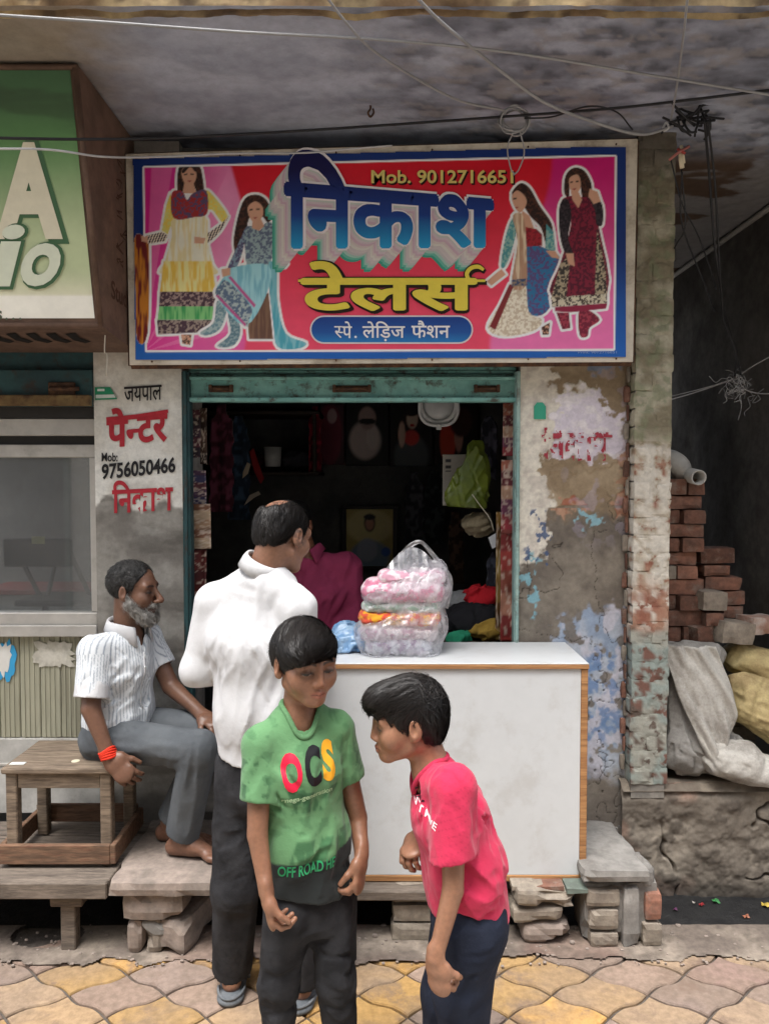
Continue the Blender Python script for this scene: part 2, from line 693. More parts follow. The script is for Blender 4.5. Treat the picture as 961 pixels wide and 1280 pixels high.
def surface_nets(D, ax):
    n = np.array(D.shape)
    ins = D < 0
    c = np.zeros(tuple(n - 1), dtype=np.uint8)
    for a in (0, 1):
        for b in (0, 1):
            for d in (0, 1):
                c += ins[a:n[0] - 1 + a, b:n[1] - 1 + b, d:n[2] - 1 + d]
    act = (c > 0) & (c < 8)
    I = np.stack(np.nonzero(act), 1)
    ids = np.full(tuple(n - 1), -1, dtype=np.int32)
    ids[act] = np.arange(len(I))
    acc = np.zeros((len(I), 3))
    cnt = np.zeros(len(I))
    corners = [(a, b, d) for a in (0, 1) for b in (0, 1) for d in (0, 1)]
    val = {q: D[I[:, 0] + q[0], I[:, 1] + q[1], I[:, 2] + q[2]].astype(float) for q in corners}
    for q in corners:
        for axis in range(3):
            if q[axis] == 0:
                q2 = tuple(q[i] + (1 if i == axis else 0) for i in range(3))
                v0, v1 = val[q], val[q2]
                m = (v0 < 0) != (v1 < 0)
                t = np.where(m, v0 / np.where(m, v0 - v1, 1), 0)
                for i in range(3):
                    acc[:, i] += np.where(m, q[i] + (t if i == axis else 0), 0)
                cnt += m
    fr = acc / cnt[:, None]
    V = np.stack([ax[i][I[:, i]] + fr[:, i] * (ax[i][I[:, i] + 1] - ax[i][I[:, i]]) for i in range(3)], 1)
    F = []
    for axis in range(3):
        o1, o2 = [(1, 2), (2, 0), (0, 1)][axis]
        sl0 = [slice(None)] * 3
        sl1 = [slice(None)] * 3
        sl0[axis] = slice(0, n[axis] - 1)
        sl1[axis] = slice(1, n[axis])
        ch = ins[tuple(sl0)] != ins[tuple(sl1)]
        E_ = np.stack(np.nonzero(ch), 1)
        E_ = E_[(E_[:, o1] > 0) & (E_[:, o2] > 0) & (E_[:, o1] < n[o1] - 1) & (E_[:, o2] < n[o2] - 1)]
        if not len(E_):
            continue
        inside_first = ins[E_[:, 0], E_[:, 1], E_[:, 2]]
        q = []
        for d1, d2 in ((-1, -1), (0, -1), (0, 0), (-1, 0)):
            G = E_.copy()
            G[:, o1] += d1
            G[:, o2] += d2
            q.append(ids[G[:, 0], G[:, 1], G[:, 2]])
        q = np.stack(q, 1)
        q = np.where(inside_first[:, None], q, q[:, ::-1])
        F.append(q)
    return V, np.concatenate(F)


def sdf_obj(name, s, m, parent=None, h=0.004, col=None, attrs=None, post=None, lo=None, hi=None, fine=None):
    V, F = s.mesh(h, lo, hi, fine)
    if post is not None:
        V = post(V)
    c = col(V) if callable(col) else (None if col is None else np.broadcast_to(np.array(col), V.shape))
    a = {k: g(V) for k, g in attrs.items()} if attrs else None
    return link(name, mesh_np(name, V, F, True, c, a), m, parent)


def folds(axis, across, amp, seed=0, where=None, depth=0.06):
    """cloth folds that run along 'axis' (metres per fold along / across); where(X,Y,Z)->0..1"""
    ax = np.array(tuple(axis[:3]), dtype=float)
    ax /= np.linalg.norm(ax)
    t = np.array((0.0, 0, 1.0)) if abs(ax[2]) < 0.8 else np.array((1.0, 0, 0))
    b = np.cross(ax, t)
    b /= np.linalg.norm(b)
    c = np.cross(ax, b)
    la, lc = across

    def f(X, Y, Z):
        p = [(X * e[0] + Y * e[1] + Z * e[2]) for e in (ax, b, c)]
        w = 0.35 * (vnoise(X / 0.09, Y / 0.09, Z / 0.09, seed + 5) - 0.5)
        n = vnoise(p[0] / la, p[1] / lc + w * 2, p[2] / lc + w * 2, seed) + 0.3 * vnoise(p[0] / la * 1.7, p[1] / lc * 2.2 + w, p[2] / lc * 2.2, seed + 3)
        n = n / 1.3
        ridge = np.clip(1 - np.abs(n - 0.5) * 2.6, 0, 1) ** 1.3            # narrow raised creases
        r = 0.8 * (n - 0.5) * 2 + 0.9 * (ridge - 0.4)
        g = -amp * r
        return g if where is None else g * where(X, Y, Z)
    return f


def ball_w(p, r):
    p = tuple(p)
    return lambda X, Y, Z: sstep(1.0, 0.35, np.sqrt((X - p[0]) ** 2 + (Y - p[1]) ** 2 + (Z - p[2]) ** 2) / r)


def around(p, r=.1, hf=.004):
    return (np.array(tuple(p)) - r, np.array(tuple(p)) + r, hf)


def frame(fwd, up):
    """head or hand frame: columns right, forward, up"""
    f = Vector(fwd).normalized()
    r = f.cross(Vector(up)).normalized()
    u = r.cross(f).normalized()
    return np.array([[r.x, f.x, u.x], [r.y, f.y, u.y], [r.z, f.z, u.z]])


class Head:
    """a head in its own frame (x right, y forward, z up; metres for an adult), placed with centre c, scale s"""
    def __init__(self, c, fwd, up, s=1.0, zf=1.0):
        self.c, self.M, self.s, self.zf = np.array(tuple(c), dtype=float), frame(fwd, up), s, zf    # zf < 1: a child's short face

    def w(self, l):
        l = np.array(l, dtype=float)
        if l[2] < 0:
            l[2] *= self.zf
        return self.c + self.s * (self.M @ l)

    def fine(self, hf=.0022, r=.125):
        return [(self.c - r * self.s, self.c + r * self.s, hf)]

    def loc(self, V):
        l = ((V - self.c) @ self.M) / self.s
        l[..., 2] = np.where(l[..., 2] < 0, l[..., 2] / self.zf, l[..., 2])
        return l

    def build(self, S, jaw=1.0, nose=1.0, lips=1.0, child=0.0, mouth_open=0.0):
        w, s, M = self.w, self.s, self.M
        ell = lambda c, r, k=.015, op='u', RM=None: S.ell(w(c), np.array(r) * s, M if RM is None else M @ RM, k * s, op)
        cap = lambda a, b, ra, rb, k=.01, op='u', **kw: S.cap(w(a), w(b), ra * s, rb * s, k * s, op, **kw)
        ell((0, -.014, .032), (.074, .095, .083))
        ell((0, .018, -.03), (.061, .066, .082 * self.zf), .03)
        cap((-.046, -.008, -.062), (-.018, .06, -.098), .02 * jaw, .016 * jaw, .02)
        cap((.046, -.008, -.062), (.018, .06, -.098), .02 * jaw, .016 * jaw, .02)
        ell((0, .068, -.1), (.02, .019, .017), .018)                       # chin
        ell((-.042, .052, -.03), (.026, .026, .026 + .006 * child), .025)     # cheeks
        ell((.042, .052, -.03), (.026, .026, .026 + .006 * child), .025)
        ell((0, .064, -.066), (.031, .0215, .027), .02)                       # muzzle
        cap((-.042, .068, .022), (.042, .068, .022), .013, .013, .02)         # brow
        for q in (-1, 1):
            ell((q * .033, .094, .001), (.019, .017, .0115), .016, 's')       # socket
            ell((q * .032, .069, .0005), (.0155, .0145, .0125), .005)          # lids over the eyeball
        cap((0, .083, .012), (0, .102 + .05 * (nose - 1), -.033), .008, .0112 * nose, .014)
        for q in (-1, 1):
            ell((q * .0125 * nose, .092 + .04 * (nose - 1), -.039), (.0085, .011, .0075), .007)
        for q in (-1, 1):
            ell((q * .007, .099 + .05 * (nose - 1), -.0475), (.003, .004, .0025), .002, 's')        # nostril
        # lips
        cap((-.021, .079, -.07), (0, .0895, -.0655), .0036, .0050 * lips, .007)
        cap((.021, .079, -.07), (0, .0895, -.0655), .0036, .0050 * lips, .007)
        cap((-.018, .079, -.0745), (0, .0865, -.0785), .0036, .0060 * lips, .007)
        cap((.018, .079, -.0745), (0, .0865, -.0785), .0036, .0060 * lips, .007)
        cap((-.022, .0905, -.0715), (.022, .0905, -.0715), .0012 + mouth_open * .002, .0012 + mouth_open * .002, .003, 's')
        for q in (-1, 1):                                                      # ears
            a = 0.32
            RM = np.array([[math.cos(a), q * math.sin(a), 0], [-q * math.sin(a), math.cos(a), 0], [0, 0, 1]])
            ell((q * .079, -.014, -.006), (.0085, .019, .031), .006, 'u', RM)
            ell((q * .075, -.006, -.03), (.007, .01, .012), .006)
            ell((q * .0885, -.008, -.002), (.008, .0095, .018), .005, 's', RM)
        return self

    def paint(self, V, col, skin, lip, eye_open=0.4, brow=(.012, .009, .008), gaze=0.0, brow_w=1.0):
        """skin colours of the face: lips, eyes, brows, warmer nose and ears"""
        l = self.loc(V)
        x, y, z = l[:, 0], l[:, 1], l[:, 2]
        near = (np.abs(x) < .095) & (np.abs(y) < .13) & (np.abs(z) < .13)
        front = sstep(.045, .06, y) * near
        ax = np.abs(x)
        lm = front * sstep(1.15, .8, np.sqrt((x / .0225) ** 2 + ((z + .072) / .0125) ** 2)) * sstep(.07, .078, y)
        col = mixc(col, lip, lm * .6)
        col = mixc(col, np.array(lip) * .4, front * sstep(.002, .0009, np.abs(z + .0715)) * sstep(.024, .019, ax) * .9)
        b = z - (.0225 + .004 * np.sin((ax - .012) / .035 * 2.6))
        bm_ = front * sstep(.0052 * brow_w, .0028 * brow_w, np.abs(b)) * sstep(.008, .013, ax) * sstep(.056, .047, ax)
        col = mixc(col, brow, bm_ * .9)
        ex, ez = (ax - .032) / .0165, (z - .001) / .0135
        lid = ez - (eye_open * (1 - ex ** 2) - .25)
        lo_ = ez + .25 + .45 * (1 - ex ** 2)
        em = front * (lid < 0) * (lo_ > 0) * (np.abs(ex) < 1)
        gx = (x - np.sign(x) * .032 - gaze) / .0085
        iris = em * sstep(1.1, .85, np.sqrt(gx ** 2 + ((z + .001) / .009) ** 2))
        col = mixc(col, (.24, .2, .18), em * .95)
        col = mixc(col, (.012, .008, .006), iris)
        lash = front * sstep(.4, .2, np.abs(lid)) * (np.abs(ex) < 1.12)
        col = mixc(col, (.015, .01, .009), lash * .95)
        shade = front * sstep(1.6, .9, np.sqrt((ex / 1.25) ** 2 + (ez / 1.5) ** 2)) * (1 - em)  # eye-socket shade painted into the skin colour
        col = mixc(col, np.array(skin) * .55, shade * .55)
        warm = front * sstep(.03, .0, np.sqrt(x ** 2 + (z + .035) ** 2)) * .3
        col = mixc(col, np.array(skin) * (1.12, .93, .88), warm)
        return col


def hand(S, wrist, d, n, side, s=1.0, curl=(.5, .6, .5), spread=.05, thumb=(.75, .55, .25), tcurl=.5, each=(1, 1, 1, 1)):
    """palm and five bent fingers; d towards the knuckles, n out of the palm, side towards the thumb"""
    w = Vector(wrist)
    d = Vector(d).normalized()
    n = Vector(n)
    n = (n - d * n.dot(d)).normalized()
    t = d.cross(n)
    if t.dot(Vector(side)) < 0:
        t = -t
    S.cap(w - d * .02 * s, w + d * .03 * s, .026 * s, .033 * s, .012 * s, u=n, su=.62)
    S.cap(w + d * .03 * s + t * .002 * s, w + d * .078 * s + t * .001 * s, .036 * s, .04 * s, .01 * s, u=n, su=.36)
    S.ell(w + d * .035 * s + t * .026 * s + n * .006 * s, (.018 * s, .018 * s, .024 * s), None, .012 * s)
    for i, (off, ln, r) in enumerate(((.0305, .074, .0092), (.0105, .082, .0095), (-.0095, .076, .0092), (-.0285, .06, .0082))):
        p = w + d * (.083 - .004 * abs(i - 1)) * s + t * off * s
        a = spread * (1.5 - i)
        dd = (d * math.cos(a) + t * math.sin(a)).normalized()
        ang = 0.0
        for k, (fr, cu) in enumerate(zip((.46, .3, .24), curl)):
            ang += cu * each[i]
            v = dd * math.cos(ang) + n * math.sin(ang)
            q = p + v * ln * fr * s
            S.cap(p, q, r * s * (1 - .07 * k), r * s * (.95 - .07 * k), .0035 * s)
            p = q
    p = w + d * .03 * s + t * .03 * s + n * .004 * s
    v = (d * thumb[0] + t * thumb[1] + n * thumb[2]).normalized()
    q = p + v * .04 * s
    S.cap(p, q, .0125 * s, .0105 * s, .008 * s)
    v2 = (v * math.cos(tcurl) + (n * .5 - t * .8 + d * .3).normalized() * math.sin(tcurl)).normalized()
    q2 = q + v2 * .032 * s
    S.cap(q, q2, .0105 * s, .0085 * s, .004 * s)
    return w


def foot(S, ankle, fwd, s=1.0, big=1):
    """bare foot: ankle bones, heel, instep, five toes. ankle is about 8 cm above the sole"""
    a = Vector(ankle)
    f = Vector((fwd[0], fwd[1], 0)).normalized()
    r = f.cross(Vector((0, 0, 1)))
    z = Vector((0, 0, 1))
    heel = a - z * .048 * s - f * .03 * s
    S.cap(a + z * .03 * s, a - z * .02 * s, .034 * s, .034 * s, .02 * s)
    S.cap(heel, a - z * .042 * s + f * .05 * s, .032 * s, .034 * s, .02 * s)
    S.ell(a + r * .03 * s, (.012 * s,) * 3, None, .015 * s)
    S.ell(a - r * .03 * s, (.012 * s,) * 3, None, .015 * s)
    ball = a - z * .062 * s + f * .125 * s
    S.cap(a - z * .02 * s + f * .03 * s, ball, .032 * s, .02 * s, .02 * s, u=r, su=1.35)
    S.cap(ball - r * .02 * s, ball + r * .02 * s, .02 * s, .02 * s, .012 * s, u=z, su=.85)
    for i in range(5):
        o = (i - 2) * .0175
        ln = (.05, .046, .041, .036, .03)[i]
        b0 = ball - r * o * s * big + f * .008 * s
        S.cap(b0, b0 + f * ln * s - z * .006 * s, .0105 * s if i else .0135 * s, .0085 * s if i else .0125 * s, .004 * s)


def strands(name, S, H, flow, parent, m, n=2500, steps=7, step=.008, width=.0013, seed=1, region=None, lift=.0015, jit=.25):
    """combed hair: thin ribbons that run over the hair volume; flow(local points)->local direction"""
    V, F = S.mesh(.006)
    rng = np.random.default_rng(seed)
    if region is not None:
        V = V[region(H.loc(V))]
    P = V[rng.integers(0, len(V), n)] + rng.normal(0, .002, (n, 3))
    rows, nr = [], []
    noise = rng.normal(0, jit, (n, 3))
    off = rng.uniform(-.6, 1.0, n) * lift
    fly = np.where(rng.random(n) < .12, rng.uniform(0, 3.0, n), rng.uniform(0, .5, n)) * lift
    for k in range(steps):
        d = S.at(P)
        g = S.grad(P)
        P = P - g * (d - off - fly * (k / steps) ** 2)[:, None]
        rows.append(P.copy())
        nr.append(g)
        fl = flow(H.loc(P)) + noise
        fl = (fl / (np.linalg.norm(fl, axis=1)[:, None] + 1e-9)) @ H.M.T
        fl = fl - g * np.sum(fl * g, 1)[:, None]
        fl /= np.linalg.norm(fl, axis=1)[:, None] + 1e-9
        P = P + fl * step * H.s
    rows, nr = np.array(rows), np.array(nr)
    T = np.gradient(rows, axis=0)
    B = np.cross(T, nr)
    B /= np.linalg.norm(B, axis=2)[..., None] + 1e-9
    wd = width * np.array([1, 1, 1, .95, .8, .6, .35, .3, .3, .3])[:steps][:, None, None]
    A_, B_ = rows + B * wd / 2 + nr * .0004, rows - B * wd / 2
    V = np.stack([A_, B_], 2).transpose(1, 0, 2, 3).reshape(-1, 3)
    base = np.arange(n)[:, None] * steps * 2
    k = np.arange(steps - 1)[None, :] * 2
    i = (base + k).ravel()
    F = np.stack([i, i + 1, i + 3, i + 2], 1)
    return link(name, mesh_np(name, V, F, True), m, parent)
# ------------------------------------------------------------------ masonry helpers
def to_px(X, Y, Z):
    """where a world point falls on the photograph: used to place paint and stains on the walls"""
    dy, dz = Y, Z - CAM_Z
    D = dy * math.cos(PITCH) - dz * math.sin(PITCH)
    U = dy * math.sin(PITCH) + dz * math.cos(PITCH)
    return 480.5 + FPX * X / D, 640.0 - FPX * U / D


def lump(x0, x1, y0, y1, z0, z1, n=(4, 3, 3), rnd=0.012, amp=0.004, seed=0, fs=9.0, chip=0.0):
    """block with worn edges: subdivided box, rounded and roughened"""
    V, F, ids = [], [], {}
    s = (x1 - x0, y1 - y0, z1 - z0)

    def vid(i, j, k):
        key = (i, j, k)
        if key not in ids:
            ids[key] = len(V)
            V.append((i / n[0], j / n[1], k / n[2]))
        return ids[key]
    for a, (b, c) in ((0, (1, 2)), (1, (2, 0)), (2, (0, 1))):
        for side in (0, n[a]):
            for i in range(n[b]):
                for j in range(n[c]):
                    q = []
                    for di, dj in ((0, 0), (1, 0), (1, 1), (0, 1)):
                        t = [0, 0, 0]
                        t[a], t[b], t[c] = side, i + di, j + dj
                        q.append(vid(*t))
                    F.append(q if side else q[::-1])
    P = np.array(V) * np.array(s)
    half = np.array(s) / 2
    c = P - half
    r = min(rnd, min(half) * .9)
    core = np.clip(c, -(half - r), half - r)
    d = c - core
    L_ = np.linalg.norm(d, axis=1)[:, None] + 1e-9
    rounded = core + d / L_ * np.minimum(L_, r)
    W = rounded + half + np.array((x0, y0, z0))
    nrm = (d / L_) * (L_ > 1e-6)
    nz = fbm(W[:, 0] * fs + seed * 3.7, W[:, 1] * fs, W[:, 2] * fs, 3, seed) - .5
    W = W + nrm * (nz * 2 * amp)[:, None]
    if chip:
        e = (np.abs(c) > half - r * 1.2).sum(1) >= 2
        ch = sstep(.5, .75, fbm(W[:, 0] * 16, W[:, 1] * 16, W[:, 2] * 16 + seed, 2, seed + 5)) * e
        W = W - (c / (np.linalg.norm(c, axis=1)[:, None] + 1e-9)) * (ch * chip)[:, None]
    return W, F


def stone(name, x0, x1, y0, y1, z0, z1, m, parent=None, n=(4, 3, 3), rnd=.012, amp=.004, seed=0, chip=.012, rot=None, col=None, loc=False, fs=9.0):
    W, F = lump(x0, x1, y0, y1, z0, z1, n, rnd, amp, seed, fs, chip)
    if rot is not None:
        c = W.mean(0)
        M = np.array(Matrix.Rotation(rot[0], 3, 'X') @ Matrix.Rotation(rot[1], 3, 'Y') @ Matrix.Rotation(rot[2], 3, 'Z'))
        W = (W - c) @ M.T + c
    me = mesh_np(name, W, F, False, None if col is None else col(W))
    return link(name, me, m, parent)


WY = 3.25
CEMENT = mat('grey cement', (0.27, 0.255, 0.235), (0.2, 0.19, 0.175), 5, rough=.95, var=.2, bump=.5, bscale=70, stain=(.1, .09, .08), stain_scale=4, stain_amt=.5)
PAINTED = mat('wall paint and plaster', vcol='Col', rough=.92, var=.13, bump=.45, bscale=130, spec=.2, bdist=.002)
DARKWALL = mat('sooty plaster', vcol='Col', rough=.95, var=.22, bump=.5, bscale=50, spec=.15)
STONE_M = mat('weathered sandstone', (0.29, 0.235, 0.2), (0.21, 0.175, 0.15), 9, rough=.95, var=.2, bump=.55, bscale=80, stain=(.11, .095, .08), stain_amt=.6, rand=.1)
OLDBRICK = mat('dusty old brick', (0.29, 0.25, 0.2), (0.22, 0.185, 0.15), 14, rough=.95, var=.2, bump=.55, bscale=90, stain=(.12, .105, .09), stain_amt=.6, rand=.12)
REDBRICK = mat('fired brick', (0.22, 0.105, 0.072), (0.15, 0.08, 0.058), 16, rough=.93, var=.25, bump=.5, bscale=110, stain=(.24, .185, .15), stain_scale=11, stain_amt=.85, rand=.42)
TEAL = mat('chipped teal paint', srgb(134, 184, 176), srgb(112, 164, 158), 7, rough=.6, var=.14, bump=.25, bscale=60, stain=srgb(70, 48, 36), stain_scale=16, stain_amt=.85)
DTEAL = mat('dark teal paint', srgb(46, 78, 80), srgb(38, 62, 66), 7, rough=.6, var=.15, bump=.3, bscale=60, stain=srgb(62, 44, 34), stain_scale=12, stain_amt=.8)
PTEAL = mat('pale teal paint', srgb(158, 184, 176), srgb(132, 166, 162), 9, rough=.65, var=.15, bump=.25, bscale=60, stain=srgb(92, 76, 64), stain_scale=14, stain_amt=.7)
RUST = mat('rusty iron', (0.13, 0.065, 0.035), (0.06, 0.035, 0.025), 30, rough=.9, var=.3, bump=.5, bscale=140, metal=.2)
WOOD = mat('weathered wood', (0.235, 0.18, 0.13), (0.135, 0.102, 0.074), 9, stretch=(1, 9, 9), rough=.82, var=.25, bump=.4, bscale=60, stain=(.05, .035, .025), stain_scale=5, stain_amt=.6)
GREYWOOD = mat('grey old planks', (0.19, 0.155, 0.125), (0.12, 0.098, 0.08), 7, stretch=(1, 8, 8), rough=.9, var=.25, bump=.5, bscale=70, stain=(.045, .036, .03), stain_scale=5, stain_amt=.6)
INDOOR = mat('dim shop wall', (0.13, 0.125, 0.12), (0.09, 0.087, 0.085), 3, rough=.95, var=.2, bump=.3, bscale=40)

# ------------------------------------------------------------------ ground, apron, pavers, drain
PAVER = mat('concrete paver', vcol='Col', rough=.9, var=.2, bump=.5, bscale=120, spec=.2, stain=srgb(118, 100, 88), stain_scale=8, stain_amt=.8)
DIRT = mat('dirty sand joint', (0.11, 0.094, 0.08), (0.075, 0.064, 0.055), 12, rough=.97, var=.25, bump=.6, bscale=120)
ground = link('ground', box_mesh(-30, 30, -30, 2.93, -.3, -.012, 0), DIRT)
box('street_paving', -30, 30, -30, 1.80, -.011, .0, mat('far street paving', srgb(182, 172, 158), srgb(168, 160, 150), 5, rough=.9, var=.2, bump=.4), ground, 0)
tag(ground, kind='structure')


def ogee(w, l, n=7):
    """outline of one paver: four S-curved sides"""
    q = []
    for k in range(n):
        t = k / n
        x = -w / 2 + t * w / 2
        y = l / 2 * (t + .105 * math.sin(2 * math.pi * t))
        q.append((x, y))
    # mirrored quarters
    q2 = [(-x, y) for x, y in q[::-1] if True]
    q2 = [(0, l / 2)] + [(-x, y) for x, y in q[::-1]]
    top = q + q2
    bot = [(-x, -y) for x, y in q[1:]] + [(0, -l / 2)] + [(x, -y) for x, y in q[::-1][:-1]]
    return top + bot


rng = random.Random(4)
PW, PL = .325, .215
prof = ogee(PW - .014, PL - .013)
YEL = [srgb(170, 136, 86), srgb(164, 134, 92), srgb(178, 140, 86), srgb(152, 128, 100)]
GRY = [srgb(140, 118, 108), srgb(148, 128, 114), srgb(136, 120, 110), srgb(156, 134, 110)]
pv = 0
for j in range(0, 9):
    yc = 2.74 - j * PL / 2
    for i in range(-6, 8):
        xc = i * PW + (j % 2) * PW / 2 + .075
        if abs(xc) > 1.95:
            continue
        top = [Vector((xc + x, yc + y, 0)) for x, y in prof]
        m_ = len(top)
        ztop = rng.uniform(-.002, .002)
        V, F = [], []
        for s_, z in ((1.0, -.03), (1.0, ztop - .005), (.955, ztop)):
            for p in top:
                V.append((xc + (p.x - xc) * s_, yc + (p.y - yc) * s_, z))
        for b in (0, 1):
            for k in range(m_):
                k2 = (k + 1) % m_
                F.append([b * m_ + k2, b * m_ + k, (b + 1) * m_ + k, (b + 1) * m_ + k2][::-1])
        V.append((xc, yc, ztop))
        F += [[2 * m_ + k, 2 * m_ + (k + 1) % m_, 3 * m_] for k in range(m_)][::1]
        g = xc > .78 + rng.uniform(-.12, .12) or rng.random() < .22
        c = np.array(rng.choice(GRY if g else YEL)) * rng.uniform(.85, 1.1)
        V = np.array(V)
        nn = fbm(V[:, 0] * 9, V[:, 1] * 9, 0, 3, 3)
        edge = np.ones(len(V))
        edge[-1] = 0
        colr = mixc(c, srgb(128, 112, 98), sstep(.48, .62, nn) * .5)
        F = [f[::-1] for f in F] if False else F
        link('paver', mesh_np('paver', V, F, False, colr), PAVER, ground)
        pv += 1


def apron_fn(u, v):
    x, y = u - 2.2, v + 2.55
    n = fbm(x * 6, y * 6, 0, 5, 12)
    c = mixc(srgb(138, 127, 115), srgb(104, 94, 86), sstep(.35, .65, n))
    c = mixc(c, srgb(118, 92, 82), sstep(.5, .7, fbm(x * 3, y * 5, 3, 3, 5)) * .5)
    c = mixc(c, srgb(84, 76, 68), sstep(.55, .75, fbm(x * 18, y * 18, 2, 4, 8)) * .5)
    return c, (n - .5) * .016 + .003


def apron_keep(u, v):
    x, y = u - 2.2, v + 2.55
    edge = 2.70 + .05 * (fbm(x * 5, 1.3, 0, 3, 31) - .5) * 2 + .03 * (fbm(x * 22, 2.3, 0, 2, 33) - .5) * 2
    hole = ((x + 1.28) / .13) ** 2 + ((y - 2.86) / .085) ** 2 < 1
    return (y > edge) & ~hole


ap = grid_sheet('cement_apron', (-2.2, 2.55, .004), (4.4, 0, 0), (0, .37, 0), 560, 48, apron_fn, mat('trodden cement', vcol='Col', rough=.95, var=.2, bump=.6, bscale=110), None, None, apron_keep)
tag(ap, kind='structure')
drain = link('drain', box_mesh(-3, 3, 2.931, 3.35, -.35, -.024, 0), mat('black drain sludge', (.012, .012, .013), (.02, .02, .02), 20, rough=.35, rough2=.75, bump=.8, bscale=50, bdist=.008))
tag(drain, kind='structure')
WRAP = [('8a2a2e', 'red'), ('3a7a45', 'green'), ('b09a48', 'yellow'), ('a9a59d', 'pale'), ('5a3050', 'purple'), ('94604a', 'tan')]
for k, (px, py, ci, s_) in enumerate(((876, 1143, 0, 1), (894, 1138, 1, 1.5), (958, 1143, 2, 2.2), (843, 1149, 4, .9), (932, 1158, 5, 1.1), (866, 1140, 3, .7))):
    Yd = 3.06 - (k % 3) * .04
    Yd = float(np.clip(1.75 * FPX / (py - 601.0), 2.96, 3.18))
    p = at(px, py, Yd)
    V = []
    r2 = random.Random(k)
    for i in range(4):
        for j in range(3):
            V.append((p.x + (i - 1.5) * .006 * s_ + r2.uniform(-.003, .003), p.y + (j - 1) * .007 * s_, -.02 + r2.uniform(0, .012)))
    F = [[i * 3 + j, (i + 1) * 3 + j, (i + 1) * 3 + j + 1, i * 3 + j + 1] for i in range(3) for j in range(2)]
    o = link('litter_scrap', mesh_np('litter_scrap', V, F), flat(WRAP[ci][0], .5))
    md = o.modifiers.new('thickness', 'SOLIDIFY')
    md.thickness = .0012
    tag(o, '%s %s scrap of wrapper lying in the black drain%s' % (('tiny', 'small', 'larger')[0 if s_ < .8 else 1 if s_ < 2 else 2], WRAP[ci][1], ('', ', near the right edge')[px > 920]), 'litter', 'litter in the drain')

# ------------------------------------------------------------------ the house across the lane, behind the viewer: shades the lane from low sky light, shows in the glass
opp = thing('opposite_house', 'plain rendered house across the lane behind the viewer', 'house', (0, -2.6, 0))
OPM = mat('opposite render', srgb(196, 190, 180), srgb(180, 174, 164), 2, rough=.95, var=.15, bump=.3)
box('wall', -9, 9, -3.2, -2.6, 0, 6.2, OPM, opp, 0)
for k in range(6):
    for z0, z1 in ((.1, 2.1), (3.4, 4.7)):
        x0 = -7.6 + k * 2.7
        box('window_frame', x0 - .06, x0 + 1.16, -2.6 + .002, -2.53, z0 - .06, z1 + .06, mat('opposite frames', srgb(84, 96, 92), rough=.7), opp, 0)
        box('window_pane', x0, x0 + 1.1, -2.529, -2.52, z0, z1, mat('opposite panes', (.03, .035, .04), rough=.15), opp, 0)
box('canopy', -9, 9, -2.599, -1.9, 2.75, 2.87, OPM, opp, 0)

# ------------------------------------------------------------------ roof slab over the pavement
slab = thing('roof_slab', 'grey concrete overhang above the shop fronts with a rough tan edge', 'roof overhang', (0, 2.9, 3.14))


def soffit_fn(u, v):
    x, y = u - 2.6, v + 2.34
    px, py = to_px(x, y, 3.14)
    n1 = fbm(x * 5, y * 9, 0, 5, 3)
    n2 = fbm(x * 14, y * 22, 1, 4, 7)
    c = mixc(srgb(168, 173, 188), srgb(152, 157, 172), sstep(.35, .65, n1))
    # rain-blackened, flaked right half
    rt = sstep(330, 640, px + 160 * (n1 - .5))
    c = mixc(c, srgb(104, 106, 116), rt * sstep(.34, .68, n1 * .55 + n2 * .45) * .8)
    c = mixc(c, srgb(70, 70, 76), rt * sstep(.5, .74, n2) * .5)
    c = mixc(c, srgb(150, 146, 146), rt * sstep(.56, .62, fbm(x * 12 + 4, y * 26, 2, 4, 19)) * .6)
    # yellowish corner over the sign box, dark blotches towards the wall
    lf = sstep(210, 60, px + 60 * (n2 - .5))
    c = mixc(c, srgb(138, 120, 88), lf * .75)
    c = mixc(c, srgb(60, 52, 46), sstep(3.02, 3.2, y) * sstep(420, 150, px) * sstep(.35, .6, n2) * .8)
    # passage: pale plaster with brown scars
    ps = sstep(1.12, 1.2, x)
    c = mixc(c, srgb(150, 146, 144), ps * sstep(3.3, 3.6, y) * .9)
    c = mixc(c, srgb(92, 70, 52), ps * sstep(3.3, 3.5, y) * sstep(.6, .64, fbm(x * 2.0, y * 5, 5, 4, 23)) * .9)
    hh = (n1 - .5) * .012 + sstep(.56, .6, n2) * rt * .003
    return c, hh


grid_sheet('soffit', (-2.6, 2.34, 3.14), (5.4, 0, 0), (0, 3.9, 0), 400, 260, soffit_fn, mat('soffit plaster', vcol='Col', rough=.95, var=.12, bump=.4, bscale=60, spec=.15), slab, (0, 0, -1))


def fascia_fn(u, v):
    n = fbm(u * 6, v * 9, 0, 5, 41)
    c = mixc(srgb(176, 154, 116), srgb(122, 98, 72), sstep(.38, .62, n))
    c = mixc(c, srgb(78, 62, 50), sstep(.56, .7, fbm(u * 15, v * 15, 2, 4, 43)) * .8)
    return c, (n - .5) * .05 + sstep(.12, .0, v) * -.03


grid_sheet('fascia', (-2.6, 2.335, 3.12), (5.4, 0, 0), (0, 0, .45), 500, 44, fascia_fn, mat('rough edge concrete', vcol='Col', rough=.95, var=.2, bump=.7, bscale=70), slab, (0, -1, 0))
box('slab_core', -2.6, 2.8, 2.38, 6.3, 3.17, 3.5, CEMENT, slab, 0)
tube('ceiling_hook', [at(463, 128, 2.95), at(463, 136, 2.95), at(460, 141, 2.95), at(463, 146, 2.95), at(467, 141, 2.95), at(466, 136, 2.95)], .004, RUST, slab, 6, True, False, 4)

